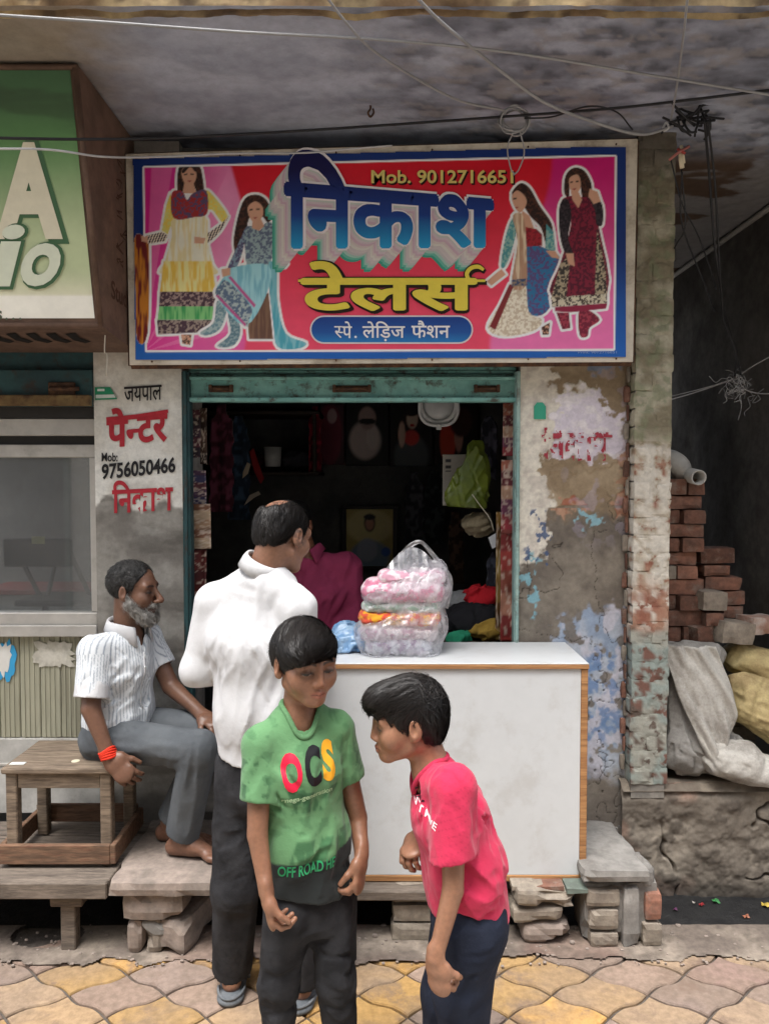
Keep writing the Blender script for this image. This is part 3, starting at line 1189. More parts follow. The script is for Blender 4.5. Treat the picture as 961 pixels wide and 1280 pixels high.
# ------------------------------------------------------------------ tailor's shop
shop = thing('tailor_shop', 'narrow tailor shop with peeling plaster piers round a dark opening', 'shop', (0, WY, 0))
xL0, xL1 = X_(120, WY), X_(229, WY)
xR0, xR1 = X_(649, WY), X_(792, WY)
ztop = 3.14
zop = Z_(466, 3.3)
box('pier_core', xL0, xL1, WY + .008, WY + .36, -.2, ztop - .002, CEMENT, shop, 0)
box('pier_core', xR0, xR1, WY + .012, WY + .36, -.2, ztop - .002, CEMENT, shop, 0)
box('lintel', xL1 + .001, xR0 - .001, WY + .06, WY + .36, zop, ztop - .002, CEMENT, shop, 0)


def rag(px, py, x0, x1, y0, y1, soft=2.0):
    return sstep(x0 - soft, x0 + soft, px) * sstep(x1 + soft, x1 - soft, px) * sstep(y0 - soft, y0 + soft, py) * sstep(y1 + soft, y1 - soft, py)


def left_pier_fn(u, v):
    x, z = u + xL0, v + .0
    px, py = to_px(x, WY, z)
    n = fbm(x * 9, z * 9, 0, 5, 51)
    w = (fbm(x * 26, z * 26, 0, 3, 53) - .5) * 26
    c = mixc(srgb(150, 147, 140), srgb(122, 118, 112), sstep(.35, .65, n))
    c = mixc(c, srgb(92, 88, 82), sstep(.55, .72, fbm(x * 5, z * 16, 3, 4, 55)) * .5)
    edge = 632 + 8 * np.sin(px * .08) + sstep(200, 225, px) * 12
    wh = sstep(edge + 3, edge - 3, py + w * .8)
    wc = mixc(srgb(222, 221, 214), srgb(206, 203, 194), sstep(.4, .65, n))
    c = mixc(c, wc, wh)
    c = mixc(c, srgb(168, 152, 134), sstep(475, 440, py + w) * .6)
    return c, wh * .0015 + (n - .5) * .003


grid_sheet('plaster_face', (xL0, WY, 0), (xL1 - xL0, 0, 0), (0, 0, ztop), 84, 620, left_pier_fn, PAINTED, shop, (0, -1, 0))


def right_pier_fn(u, v):
    x, z = u + xR0, v
    px, py = to_px(x, WY, z)
    n = fbm(x * 8, z * 8, 0, 5, 61)
    nf = fbm(x * 30, z * 30, 0, 4, 63)
    qx = px + (nf - .5) * 34 + (n - .5) * 24
    qy = py + (fbm(x * 30, z * 30, 5, 4, 64) - .5) * 34
    tan = mixc(srgb(172, 154, 128), srgb(146, 128, 104), sstep(.36, .64, n))
    gry = mixc(srgb(138, 130, 118), srgb(112, 104, 95), sstep(.36, .64, n))
    c = mixc(tan, gry, sstep(628, 655, qy))
    c = mixc(c, gry * .92, sstep(688, 662, qx) * sstep(675, 700, qy))
    h = (n - .5) * .006
    h = h - .004 * rag(qx, qy, 700, 786, 585, 650, 3)
    # exposed bricks in the scars
    course = np.floor((py - 560) / 24.0)
    inb = ((py - 560) % 24.0)
    brick = rag(qx, qy, 774, 800, 556, 648, 2) + rag(qx, qy, 694, 742, 626, 641, 2)
    bc = mixc(srgb(168, 104, 82), srgb(190, 150, 124), sstep(.4, .65, nf))
    c = mixc(c, np.where((inb > 3)[..., None], bc, np.array(srgb(140, 128, 112))), np.clip(brick, 0, 1) * .85)
    h = h - np.clip(brick, 0, 1) * (.003 + .004 * (inb <= 3))
    # cream limewash down the left side
    cream = mixc(srgb(226, 220, 206), srgb(206, 198, 186), sstep(.4, .62, nf))
    m1 = sstep(694, 688, qx + .02 * (py - 560)) * sstep(712, 700, qy + (qx - 660) * .5)
    m1 = np.maximum(m1, rag(qx, qy, 686, 747, 482, 540, 2))
    m1 = m1 * (1 - rag(qx, qy, 668, 702, 568, 592, 2))
    c = mixc(c, cream, m1)
    h = h + m1 * .0022
    # pale lilac patch where the name was painted
    lil = mixc(srgb(214, 206, 216), srgb(228, 222, 224), sstep(.4, .6, nf))
    m2 = np.maximum(rag(qx, qy, 692, 782, 512, 572, 2), rag(qx, qy, 700, 752, 486, 530, 2))
    c = mixc(c, lil, m2)
    h = h + m2 * .002
    c = mixc(c, srgb(190, 182, 206), sstep(.6, .66, fbm(x * 17, z * 17, 7, 3, 66)) * sstep(700, 640, py) * sstep(690, 720, px) * .25)
    # flakes of older blue paint
    b1 = sstep(.56, .6, fbm(x * 34, z * 22, 9, 4, 67))
    c = mixc(c, srgb(128, 174, 186), b1 * rag(qx, qy, 646, 668, 690, 775, 3) * .9)
    c = mixc(c, srgb(72, 92, 128), sstep(.57, .6, fbm(x * 40, z * 40, 3, 3, 68)) * rag(qx, qy, 658, 692, 640, 702, 3) * .9)
    c = mixc(c, srgb(142, 180, 190), rag(qx, qy, 732, 752, 642, 660, 2))
    m3 = sstep(758, 770, qy + .12 * (px - 740)) * sstep(985, 950, qy) * sstep(690, 696, qx)
    bl = mixc(srgb(172, 180, 192), srgb(144, 160, 182), sstep(.4, .6, fbm(x * 13, z * 9, 2, 4, 69)))
    bl = mixc(bl, srgb(196, 194, 204), sstep(.52, .64, fbm(x * 22, z * 16, 4, 4, 70)) * .8)
    bl = mixc(bl, srgb(96, 128, 172), rag(qx, qy, 735, 782, 815, 925, 10) * sstep(.42, .6, nf) * .8)
    bl = mixc(bl, gry * .9, sstep(.6, .68, fbm(x * 19, z * 19, 6, 4, 72)) * .9)
    c = mixc(c, bl, m3 * .95)
    h = h + m3 * .0015
    c = mixc(c, srgb(120, 112, 104), sstep(965, 1010, qy) * .8)
    c = mixc(c, srgb(104, 140, 176), rag(qx, qy, 735, 775, 446, 462, 3) * .6)
    # cracks
    cr = np.abs(fbm(x * 6, z * 6, 8, 4, 73) - .5)
    crk = sstep(.006, .002, cr) * sstep(600, 640, py)
    c = mixc(c, srgb(60, 54, 48), crk * .7)
    return c, h - crk * .004


grid_sheet('plaster_face', (xR0, WY, 0), (xR1 - xR0, 0, 0), (0, 0, ztop), 128, 760, right_pier_fn, PAINTED, shop, (0, -1, 0))
# room behind
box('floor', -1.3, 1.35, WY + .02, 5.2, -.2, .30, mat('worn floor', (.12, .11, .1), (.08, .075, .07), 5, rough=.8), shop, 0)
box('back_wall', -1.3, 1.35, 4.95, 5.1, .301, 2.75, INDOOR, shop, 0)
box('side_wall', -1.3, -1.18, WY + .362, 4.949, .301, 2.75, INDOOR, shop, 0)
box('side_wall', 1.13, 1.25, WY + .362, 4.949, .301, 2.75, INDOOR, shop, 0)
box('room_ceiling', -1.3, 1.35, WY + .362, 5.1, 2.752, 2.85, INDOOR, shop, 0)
# shutter rail and frame
frm = thing('rolling_shutter', 'raised teal rolling shutter with rusty latches above the shop opening', 'shutter', (0, 3.3, zop))
zr0, zr1 = Z_(503, 3.28), Z_(468, 3.28)
xr0, xr1 = X_(234, 3.28), X_(647, 3.28)
box('bottom_rail', xr0, xr1, 3.27, 3.30, zr0, zr1, TEAL, frm, .004)
box('rail_flange', xr0, xr1, 3.245, 3.2695, zr0, zr0 + .018, TEAL, frm, .003)
box('rail_flange', xr0, xr1, 3.25, 3.2695, zr1 - .026, zr1 - .012, TEAL, frm, .003)
for k in range(5):
    box('slat', xr0 + .01, xr1 - .01, 3.285 + .002 * (k % 2), 3.297, zr1 + .004 + k * .016, zr1 + .018 + k * .016, TEAL, frm, .003)
for px, w in ((277, 13), (440, 22), (608, 14)):
    a = at(px - w, 486, 3.262)
    b = at(px + w, 486, 3.262)
    box('latch_plate', a.x, b.x, 3.26, 3.2695, a.z - .014, a.z + .014, RUST, frm, .002)
    tube('latch_bolt', [a + Vector((-.006, -.008, 0)), b + Vector((.006, -.008, 0))], .007, RUST, frm, 8)
    for q in (a, b):
        box('latch_lug', q.x - .007, q.x + .007, 3.243, 3.2598, q.z - .016, q.z + .016, RUST, frm, .002)
for px in range(250, 645, 27):
    for py in (474, 497):
        q = at(px + (7 if py > 480 else 0), py, 3.27)
        V, F = tube_arrays([q + Vector((0, .002, 0)), q + Vector((0, -.003, 0))], [.005, .004], 8)
        link('rivet', mesh_np('rivet', V, F), RUST, frm)
jm = thing('door_frame', 'narrow teal iron guide channels on both sides of the shop opening', 'door frame', (0, 3.27, .3))
for x0, x1 in ((xL1 + .001, X_(239, 3.25)), (X_(642.5, 3.25), xR0 - .001)):
    box('channel', x0, x1, 3.24, 3.30, .302, zop - .002, PTEAL if x0 > 0 else DTEAL, jm, .003)
    xm = (x0 + x1) / 2
    box('channel_lip', xm - .006, xm + .006, 3.228, 3.2395, .302, zop - .002, PTEAL if x0 > 0 else DTEAL, jm, .002)

# ------------------------------------------------------------------ brick pillar
pil = thing('brick_pillar', 'slim brick pillar with flaking white and teal paint at the passage corner', 'pillar', (X_(815, 3.2), 3.2, .46))
px0, px1 = X_(791, 3.17), X_(838, 3.17)
box('mortar_core', px0 + .008, px1 - .008, 3.178, 3.50, .40, 3.138, mat('old mortar', (.26, .24, .21), (.19, .175, .155), 20, rough=.97, var=.2, bump=.5), pil, 0)


def pil_col(seed):
    def f(W):
        x, y, z = W.T
        qx, py = to_px(x, y, z)
        n = fbm(x * 34, y * 34, z * 34, 4, 81)
        n2 = fbm(x * 12, y * 12, z * 12, 3, 83)
        py = py + (n2 - .5) * 40
        red = mixc(srgb(142, 96, 80), srgb(164, 128, 108), sstep(.4, .65, n2))
        up = mixc(srgb(168, 162, 142), srgb(128, 120, 100), sstep(.4, .62, n2))
        up = mixc(up, srgb(120, 128, 100), sstep(.52, .66, n) * .6)
        c = mixc(red, up, sstep(585, 550, py))
        wh = mixc(srgb(206, 200, 188), srgb(178, 168, 150), sstep(.42, .62, n))
        c = mixc(c, wh, sstep(540, 575, py) * sstep(750, 725, py) * sstep(.72, .6, n))
        c = mixc(c, wh, sstep(725, 750, py) * sstep(800, 770, py) * sstep(.5, .42, n))
        tl = mixc(srgb(142, 152, 146), srgb(156, 156, 146), sstep(.4, .6, n2))
        low = mixc(srgb(116, 86, 76), srgb(100, 88, 80), sstep(.4, .6, n2))
        lw = mixc(low, tl, sstep(.62, .52, n))
        c = mixc(c, lw, sstep(785, 800, py))
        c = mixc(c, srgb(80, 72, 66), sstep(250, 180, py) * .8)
        return c
    return f


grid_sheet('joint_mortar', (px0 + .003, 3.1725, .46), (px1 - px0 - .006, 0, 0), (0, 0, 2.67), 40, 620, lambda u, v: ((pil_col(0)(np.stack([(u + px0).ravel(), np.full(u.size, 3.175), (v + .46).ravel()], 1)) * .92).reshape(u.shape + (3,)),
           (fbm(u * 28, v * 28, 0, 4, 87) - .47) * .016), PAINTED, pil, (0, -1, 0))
zc, k = .462, 0
while zc < 3.08:
    hgt = .066 + .008 * rng.random()
    dx, dy = rng.uniform(-.004, .004), rng.uniform(-.003, .003)
    if k % 2:
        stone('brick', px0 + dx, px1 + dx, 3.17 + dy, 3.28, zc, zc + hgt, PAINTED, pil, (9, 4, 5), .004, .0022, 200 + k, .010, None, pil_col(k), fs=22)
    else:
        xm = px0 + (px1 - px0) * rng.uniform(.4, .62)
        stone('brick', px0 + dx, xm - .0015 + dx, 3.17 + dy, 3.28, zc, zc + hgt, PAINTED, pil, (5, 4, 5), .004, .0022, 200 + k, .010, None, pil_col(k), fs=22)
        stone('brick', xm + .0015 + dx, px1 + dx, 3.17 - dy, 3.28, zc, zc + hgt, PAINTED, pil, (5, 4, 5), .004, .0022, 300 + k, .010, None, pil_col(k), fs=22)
    zc += hgt + .0045
    k += 1
# toothed brick ends between pier and pillar
for k in range(28):
    z0 = .5 + k * .078
    dx = (k % 2) * .012
    stone('end_brick', X_(776, WY) + dx, px0 - .002, 3.215 + .008 * rng.random(), 3.246, z0, z0 + .068, REDBRICK if k % 3 else OLDBRICK, pil, (3, 2, 3), .006, .003, 400 + k, .008)

# ------------------------------------------------------------------ passage on the right: plinth, soot-black side wall
pas = thing('passage_wall', 'soot-blackened side wall of the covered passage right of the pillar', 'wall', (1.97, 4.5, .46))


def pas_fn(u, v):
    y, z = 6.2 - u, v + .3
    n = fbm(y * 2.2, z * 2.2, 0, 5, 91)
    c = mixc(srgb(122, 118, 113), srgb(92, 88, 84), sstep(.35, .65, n))
    c = mixc(c, srgb(122, 108, 92), sstep(.52, .75, fbm(y * 1.3, z * 1.6, 4, 4, 93)) * sstep(1.9, 1.0, z) * .6)
    c = mixc(c, srgb(112, 106, 98), sstep(.62, .7, fbm(y * 7, z * 7, 2, 3, 95)) * sstep(1.7, 1.2, z) * .35)
    return c, (n - .5) * .03


grid_sheet('plaster_face', (1.97, 6.2, .3), (0, -3.1, 0), (0, 0, 2.85), 150, 140, pas_fn, DARKWALL, pas, (-1, 0, 0))
box('wall_core', 2.0, 2.2, 3.1, 6.2, 0, 3.138, CEMENT, pas, 0)
box('inner_wall', 1.14, 1.18, 3.55, 6.2, .46, 3.138, mat('sooty inner wall', (.1, .095, .09), (.07, .067, .064), 4, rough=.95, var=.2), pas, 0)
tube('ceiling_ledge', [(1.952, 3.2, 3.118), (1.952, 6.1, 3.118)], .016, mat('pale ledge', (.42, .4, .37), rough=.9), pas, 6)
back_lane = link('back_lane', box_mesh(-30, 30, 6.205, 40, -.2, .4, 0), CEMENT)
tag(back_lane, kind='structure')
plinth = thing('passage_plinth', 'cracked concrete plinth carrying the sacks and bricks beside the drain', 'plinth', (1.6, 3.2, 0))


def pl_fn(u, v):
    x, z = u + 1.0, v - .12
    n = fbm(x * 5, z * 5, 0, 5, 97)
    n2 = fbm(x * 19, z * 19, 1, 4, 101)
    c = mixc(srgb(150, 141, 128), srgb(116, 108, 98), sstep(.36, .62, n))
    c = mixc(c, srgb(150, 118, 102), sstep(.56, .68, fbm(x * 3.2, z * 4, 5, 4, 99)) * .5)
    c = mixc(c, srgb(82, 75, 68), sstep(.55, .72, n2) * .7)
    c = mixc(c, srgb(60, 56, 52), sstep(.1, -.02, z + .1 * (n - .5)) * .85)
    e = np.abs(fbm(x * 3.0, z * 3.0, 6, 4, 103) - .5)
    cr = sstep(.016, .003, e) * sstep(.42, .6, fbm(x * 7, z * 7, 3, 3, 105))
    c = mixc(c, srgb(58, 52, 47), cr * .8)
    n = n * .7 + n2 * .3
    return c, (n - .5) * .075 - cr * .022 + sstep(.5, .58, v) * -.03


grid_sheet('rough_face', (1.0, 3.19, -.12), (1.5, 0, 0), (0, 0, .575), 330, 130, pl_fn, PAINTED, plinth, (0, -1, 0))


def pt_fn(u, v):
    x, y = u + 1.0, v + 3.19
    n = fbm(x * 5, y * 5, 0, 4, 111)
    c = mixc(srgb(140, 130, 116), srgb(106, 97, 87), sstep(.36, .62, n))
    return c, (n - .5) * .02 - sstep(.05, 0, v) * .03


grid_sheet('top_face', (1.0, 3.175, .458), (1.0, 0, 0), (0, 3.05, 0), 90, 200, pt_fn, PAINTED, plinth, (0, 0, 1))
box('plinth_core', 1.0, 2.5, 3.25, 6.2, -.2, .43, CEMENT, plinth, 0)
# plinth wall under both shops, in the dark behind the slabs
fw = link('foundation_wall', box_mesh(-3, .999, 3.235, WY - .001 + .02, -.2, .245, 0), CEMENT)
tag(fw, 'shadowed foundation wall behind the drain under the shop slabs', 'wall')
# ------------------------------------------------------------------ neighbouring shop on the left
ALU = mat('anodised aluminium', (0.52, 0.5, 0.46), (0.45, 0.43, 0.4), 5, rough=.5, var=.06, metal=.35, stain=(.2, .18, .15), stain_scale=6, stain_amt=.35)
PVC = mat('grey-green wall panel', srgb(168, 166, 146), srgb(156, 154, 134), 4, stretch=(1, 1, .3), rough=.7, var=.08, stain=srgb(112, 106, 90), stain_scale=3, stain_amt=.5)


def glass_mat(name, tint=(.8, .82, .82), refl=.3):
    m = bpy.data.materials.new(name)
    m.use_nodes = True
    nt = m.node_tree
    nt.nodes.clear()
    o = nt.nodes.new('ShaderNodeOutputMaterial')
    mx = nt.nodes.new('ShaderNodeMixShader')
    tr = nt.nodes.new('ShaderNodeBsdfTransparent')
    gl = nt.nodes.new('ShaderNodeBsdfGlossy')
    df = nt.nodes.new('ShaderNodeBsdfDiffuse')
    m2 = nt.nodes.new('ShaderNodeMixShader')
    nz = nt.nodes.new('ShaderNodeTexNoise')
    nz.inputs['Scale'].default_value = 4
    nz.inputs['Detail'].default_value = 6
    rp = nt.nodes.new('ShaderNodeMapRange')
    rp.inputs['To Min'].default_value = .05
    rp.inputs['To Max'].default_value = .22
    tr.inputs[0].default_value = (*tint, 1)
    gl.inputs[0].default_value = (.9, .92, .92, 1)
    gl.inputs['Roughness'].default_value = .03
    df.inputs[0].default_value = (.45, .44, .42, 1)
    mx.inputs[0].default_value = refl
    nt.links.new(nz.outputs[0], rp.inputs[0])
    nt.links.new(tr.outputs[0], mx.inputs[1])
    nt.links.new(gl.outputs[0], mx.inputs[2])
    nt.links.new(rp.outputs[0], m2.inputs[0])
    nt.links.new(mx.outputs[0], m2.inputs[1])
    nt.links.new(df.outputs[0], m2.inputs[2])
    nt.links.new(m2.outputs[0], o.inputs[0])
    return m


studio = thing('neighbour_shop', 'studio front with aluminium window over a ribbed grey-green panel', 'shop', (-1.6, 3.3, 0))
GY = 3.30
gx0, gx1 = -2.35, xL0 - .002
zz = lambda py: Z_(py, GY)
box('frame_rail', gx0, gx1, GY - .03, GY + .02, zz(545), zz(524), ALU, studio, .003)
box('dark_gap', gx0, gx1, GY + .0, GY + .02, zz(556), zz(545) - .0005, mat('painted gap shadow', (.03, .028, .026), rough=.8), studio, 0)  # dark strip put in for the shade inside the slit
box('frame_rail', gx0, gx1, GY - .025, GY + .02, zz(572), zz(556) - .0005, ALU, studio, .003)
box('frame_rail', gx0, gx1, GY - .04, GY + .02, zz(793), zz(764), ALU, studio, .004)
box('frame_rail', gx0, gx1, GY - .055, GY - .0405, zz(793), zz(779), ALU, studio, .003)
box('frame_stile', X_(116, GY), gx1, GY - .028, GY + .015, zz(764) + .0005, zz(572) - .0005, ALU, studio, .003)
link('window_pane', box_mesh(gx0, X_(116, GY) - .0005, GY - .004, GY + .002, zz(764) + .0005, zz(572) - .0005, 0), glass_mat('dusty shop glass', (.78, .8, .8), .2), studio)
pw = .088
nx = gx1
k = 0
while nx > gx0:
    box('panel_board', nx - pw + .003, nx, GY - .012, GY + .01, .62, zz(793) - .001, PVC, studio, .004)
    for t in (.28, .52, .76):
        box('panel_rib', nx - pw * t - .003, nx - pw * t + .003, GY - .0155, GY - .0122, .62, zz(793) - .001, PVC, studio, .001)
    nx -= pw
    k += 1
box('base_board', gx0, gx1, GY - .02, GY + .01, .29, .618, mat('white base board', (.5, .49, .46), (.4, .39, .36), 5, rough=.8, stain=(.2, .18, .16), stain_amt=.6), studio, .003)
box('base_strip', gx0, gx1, GY - .026, GY - .0205, .50, .512, ALU, studio, .001)
# dim room behind the glass
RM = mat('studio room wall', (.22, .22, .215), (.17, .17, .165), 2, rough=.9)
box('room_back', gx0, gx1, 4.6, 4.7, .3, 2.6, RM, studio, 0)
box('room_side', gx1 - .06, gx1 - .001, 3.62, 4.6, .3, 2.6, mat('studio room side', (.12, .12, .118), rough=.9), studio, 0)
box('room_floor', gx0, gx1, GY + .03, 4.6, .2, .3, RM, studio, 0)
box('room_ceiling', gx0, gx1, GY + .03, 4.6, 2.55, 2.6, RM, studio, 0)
box('bulkhead', gx0, gx1, GY + .03, GY + .3, zz(522), 3.13, CEMENT, studio, 0)
# shutter of the studio
sh = thing('studio_shutter', 'dark teal rusty shutter rail above the aluminium window', 'shutter', (-1.7, 3.25, 2.1))
box('rail', gx0, gx1, 3.235, 3.26, Z_(508, 3.24), Z_(462, 3.24), DTEAL, sh, .004)
box('rail_flange', gx0, gx1, 3.205, 3.2345, Z_(508, 3.24), Z_(494, 3.22), mat('rusted flange', srgb(120, 100, 66), srgb(92, 66, 44), 12, rough=.8, var=.2, stain=srgb(60, 40, 30), stain_scale=14, stain_amt=.8), sh, .003)
box('cover', gx0, gx1, 3.27, 3.32, Z_(462, 3.24), 3.1, DTEAL, sh, .004)
box('lock_plate', X_(64, 3.23), X_(97, 3.23), 3.222, 3.2345, Z_(500, 3.23), Z_(478, 3.23), RUST, sh, .003)
tube('lock_bolt', [at(62, 486, 3.215), at(99, 486, 3.215)], .009, RUST, sh, 8)
box('lintel_shadow_gap', gx0, gx1, 3.262, 3.29, zz(523), Z_(508, 3.24), mat('painted gap shadow'), sh, 0)  # dark filler whose colour carries the shade below the rail

# torn posters and paint smear on the panel
def ragged_sheet(name, px0_, px1_, py0_, py1_, Y, m, seed, label, cat, amp=.25, n=26, holes=None):
    rr = random.Random(seed)
    cx, cy = (px0_ + px1_) / 2, (py0_ + py1_) / 2
    pts = []
    for k in range(n):
        a = 2 * math.pi * k / n
        s_ = 1 / max(abs(math.cos(a)), abs(math.sin(a))) ** .85
        r_ = s_ * (1 - amp * rr.random())
        pts.append(at(cx + (px1_ - px0_) / 2 * r_ * math.cos(a), cy + (py1_ - py0_) / 2 * r_ * math.sin(a), Y))
    V = [tuple(p) for p in pts]
    F = poly_tri([(p.x, p.z) for p in pts])
    o = link(name, mesh_np(name, V, F), m)
    md = o.modifiers.new('thickness', 'SOLIDIFY')
    md.thickness = .001
    tag(o, label, cat)
    return o


ragged_sheet('torn_poster', -8, 22, 797, 853, GY - .018, flat('3f9fd0', .8), 3, 'torn blue poster remnant on the ribbed panel at the left edge', 'poster', .4)
ragged_sheet('torn_paper', -8, 16, 800, 848, GY - .0195, flat('d9d8d2', .8), 5, 'white torn paper layer over the blue poster remnant', 'paper', .4)
ragged_sheet('paint_smear', 40, 97, 799, 836, GY - .018, mat('white smear', srgb(196, 192, 180), srgb(176, 172, 158), 30, rough=.9, var=.15), 8, 'whitish smear of old glue on the ribbed panel behind the seated man', 'smear', .35, 34)

# things inside the studio, dim behind the glass
t = thing('folding_chair', 'dark folding chair seen dimly through the studio window', 'chair', (X_(60, 3.9), 3.9, .3))
bk = mat('black tube', (.02, .02, .02), rough=.5)
a = at(70, 700, 3.9)
for dx in (-.16, .1):
    tube('leg', [a + Vector((dx, -.12, .1)), a + Vector((dx + .06, .14, -.3)), Vector((a.x + dx + .12, a.y + .2, .302))], .012, bk, t, 6)
    tube('leg', [a + Vector((dx + .12, .12, .02)), Vector((a.x + dx - .04, a.y - .15, .302))], .012, bk, t, 6)
box('backrest', a.x - .2, a.x + .14, a.y - .14, a.y - .12, a.z - .02, a.z + .12, bk, t, .008)
box('seat', a.x - .16, a.x + .2, a.y - .12, a.y + .2, a.z - .22, a.z - .19, bk, t, .008)
q = at(60, 750, 4.2)
o = box('low_cabinet', q.x - .35, q.x + .4, 4.2, 4.5, .302, q.z + .03, mat('cabinet paint', (.3, .3, .29), rough=.7), None, .006)
tag(o, 'pale low cabinet with red top seen through the studio window', 'cabinet')
box('cabinet_top', q.x - .37, q.x + .42, 4.18, 4.52, q.z + .0305, q.z + .06, mat('red laminate', (.2, .03, .03), rough=.5), o, .004)
q = at(48, 672, 3.6)
o = box('notice_card', q.x - .03, q.x + .03, 3.6, 3.603, q.z - .03, q.z + .005, flat('b7b87a', .7), None, 0)
tag(o, 'small yellow card inside the studio window', 'card')

# ------------------------------------------------------------------ lit-type sign box of the studio
SBX = X_(100, 2.66, 95)
sb = thing('sign_box', 'green and cream studio sign box jutting out under the overhang', 'sign', (-1.5, 3.0, 2.3))
BW = mat('brown ply', srgb(112, 88, 74), srgb(92, 72, 60), 5, rough=.8, var=.14, bump=.3, bscale=60, stain=srgb(78, 56, 44), stain_scale=4, stain_amt=.6)
A_, B_, C_, D_ = (2.64, 3.13), (2.84, 2.295), (3.225, 2.265), (3.225, 3.13)
V = [(x, y, z) for x in (-2.4, SBX) for y, z in (A_, B_, C_, D_)]
F = [[0, 4, 5, 1], [1, 5, 6, 2], [2, 6, 7, 3], [3, 7, 4, 0], [4, 7, 6, 5], [0, 1, 2, 3]]
link('case', mesh_np('case', V, F), BW, sb)
fd = Vector((0, B_[0] - A_[0], B_[1] - A_[1])).normalized()       # down the face
fn_ = Vector((0, fd.z, -fd.y)) if fd.z < 0 and False else Vector((0, -abs(fd.z), -abs(fd.y)))
flen = math.hypot(B_[0] - A_[0], B_[1] - A_[1])


def face_fn(u, v):
    t = v / flen
    n = fbm(u * 5, v * 9, 0, 4, 121)
    c = mixc(srgb(72, 106, 74), srgb(96, 140, 88), sstep(0, .3, t))
    c = mixc(c, srgb(190, 202, 160), sstep(.25, .72, t + .1 * (u - .9)))
    c = mixc(c, srgb(226, 222, 196), sstep(.72, .9, t))
    c = mixc(c, srgb(240, 238, 226), sstep(.845, .85, t))
    c = c * (.9 + .2 * n)[..., None]
    c = mixc(c, srgb(56, 66, 52), sstep(.52, .7, fbm(u * 3, v * 12, 2, 4, 123)) * sstep(.5, .0, t) * .6)
    return c, n * 0


P0 = Vector((-2.38, A_[0], A_[1])) + fn_ * .003 + fd * .02
grid_sheet('print_face', P0, (2.38 + SBX - .025, 0, 0), fd * (flen - .05), 160, 150, face_fn, mat('sign vinyl', vcol='Col', rough=.45, var=.04), sb, fn_)
tube('frame_edge', [Vector((SBX - .006, A_[0] - .003, A_[1] - .005)), Vector((SBX - .006, B_[0] - .003, B_[1]))], .011, BW, sb, 6)
tube('frame_edge', [Vector((-2.4, B_[0] - .003, B_[1] + .004)), Vector((SBX, B_[0] - .003, B_[1] + .004))], .011, BW, sb, 6)
tube('frame_edge', [Vector((-2.4, A_[0] - .003, A_[1] - .012)), Vector((SBX, A_[0] - .003, A_[1] - .012))], .009, BW, sb, 6)


def face_pt(px, py):
    """point of the slanted face seen at a pixel"""
    d = at(px, py, 1.0) - Vector((0, 0, CAM_Z))
    t = (Vector((0, A_[0], A_[1])) - Vector((0, 0, CAM_Z))).dot(fn_) / d.dot(fn_)
    return Vector((0, 0, CAM_Z)) + d * t


def face_letters(body, x0, x1, y0, y1, m, lift, bold=.03, slant=0.0, grow=0.0):
    V, F = text_arrays(body, 1, bold)
    V = fit(V, x0 - grow, x1 + grow, -(y1 + grow), -(y0 - grow))
    V[:, 0] += (V[:, 1] + y1) * slant
    P = [tuple(face_pt(v[0], -v[1]) + fn_ * lift) for v in V]
    return link('lettering', mesh_np('lettering', P, F), m, sb)


dg, cr_ = flat('47694a'), flat('d9d3bb')
face_letters('A', -2, 86, 177, 303, dg, .005, .06, 0, 2)
face_letters('A', -4, 80, 178, 299, cr_, .007, .05)
for bd, x0, x1, y0, y1 in (('i', -12, 16, 281, 358), ('o', 22, 70, 304, 358)):
    face_letters(bd, x0 + 2, x1 + 2, y0, y1 + 2, dg, .008, .05, .25, 2)
    face_letters(bd, x0, x1, y0, y1, flat('d5dbc6'), .010, .03, .25)
face_letters('s', -6, 4, 388, 400, flat('5b6350'), .005, .02)
for k in range(3):
    face_letters('.', 8 + k * 8.5, 11 + k * 8.5, 397, 400, flat('5b6350'), .005, .02)
# faded painting on the side and bottom of the box
fade = flat('4a3226', .9)


def side_letters(body, y0, y1, z0, z1, rot=False, bold=.0):
    V, F = text_arrays(body, 1, bold)
    if rot:
        V = np.stack([-V[:, 1], V[:, 0], V[:, 2]], 1)
    V = fit(V, y0, y1, z0, z1)
    P = [(SBX + .002, v[0], v[1]) for v in V]
    return link('faded_lettering', mesh_np('faded_lettering', P, F), fade, sb)


side_letters('Studio', 2.93, 3.19, 2.42, 2.49, False, .02)
r5 = random.Random(12)
for k in range(7):                                   # worn-off upright lettering, no longer readable
    for t in range(3):
        y0, z0 = 3.0 + r5.uniform(0, .08), 2.56 + k * .062 + r5.uniform(0, .03)
        V, F = stroke([(y0, z0), (y0 + r5.uniform(-.03, .05), z0 + r5.uniform(-.012, .012)), (y0 + r5.uniform(.02, .07), z0 + r5.uniform(-.02, .03))], .006)
        link('faded_stroke', mesh_np('faded_stroke', [(SBX + .002 + .0004 * t, v[0], v[1]) for v in V], F), fade, sb)
bl_ = flat('1c1815', .9)
for k in range(6):
    x = -1.16 - k * .075
    sl = (C_[1] - B_[1]) / (C_[0] - B_[0])
    P = [(x + dx, B_[0] + t * .36, B_[1] + sl * t * .36 - .003) for dx, t in ((0, .2), (-.045, .25), (-.05, .5), (-.02, .62), (.012, .55), (-.01, .4))]
    link('painted_stroke', mesh_np('painted_stroke', P, [[0, 1, 2, 3, 4, 5]]), bl_, sb)
tube('hanging_string', [at(132, 412, 2.95), at(131, 440, 2.98), at(134, 444, 2.98), at(133, 470, 3.0)], .0025, flat('c9c4b6'), None, 5, True, False, 3)
o = bpy.data.objects['hanging_string']
tag(o, 'knotted white string hanging from the corner of the sign box', 'string')

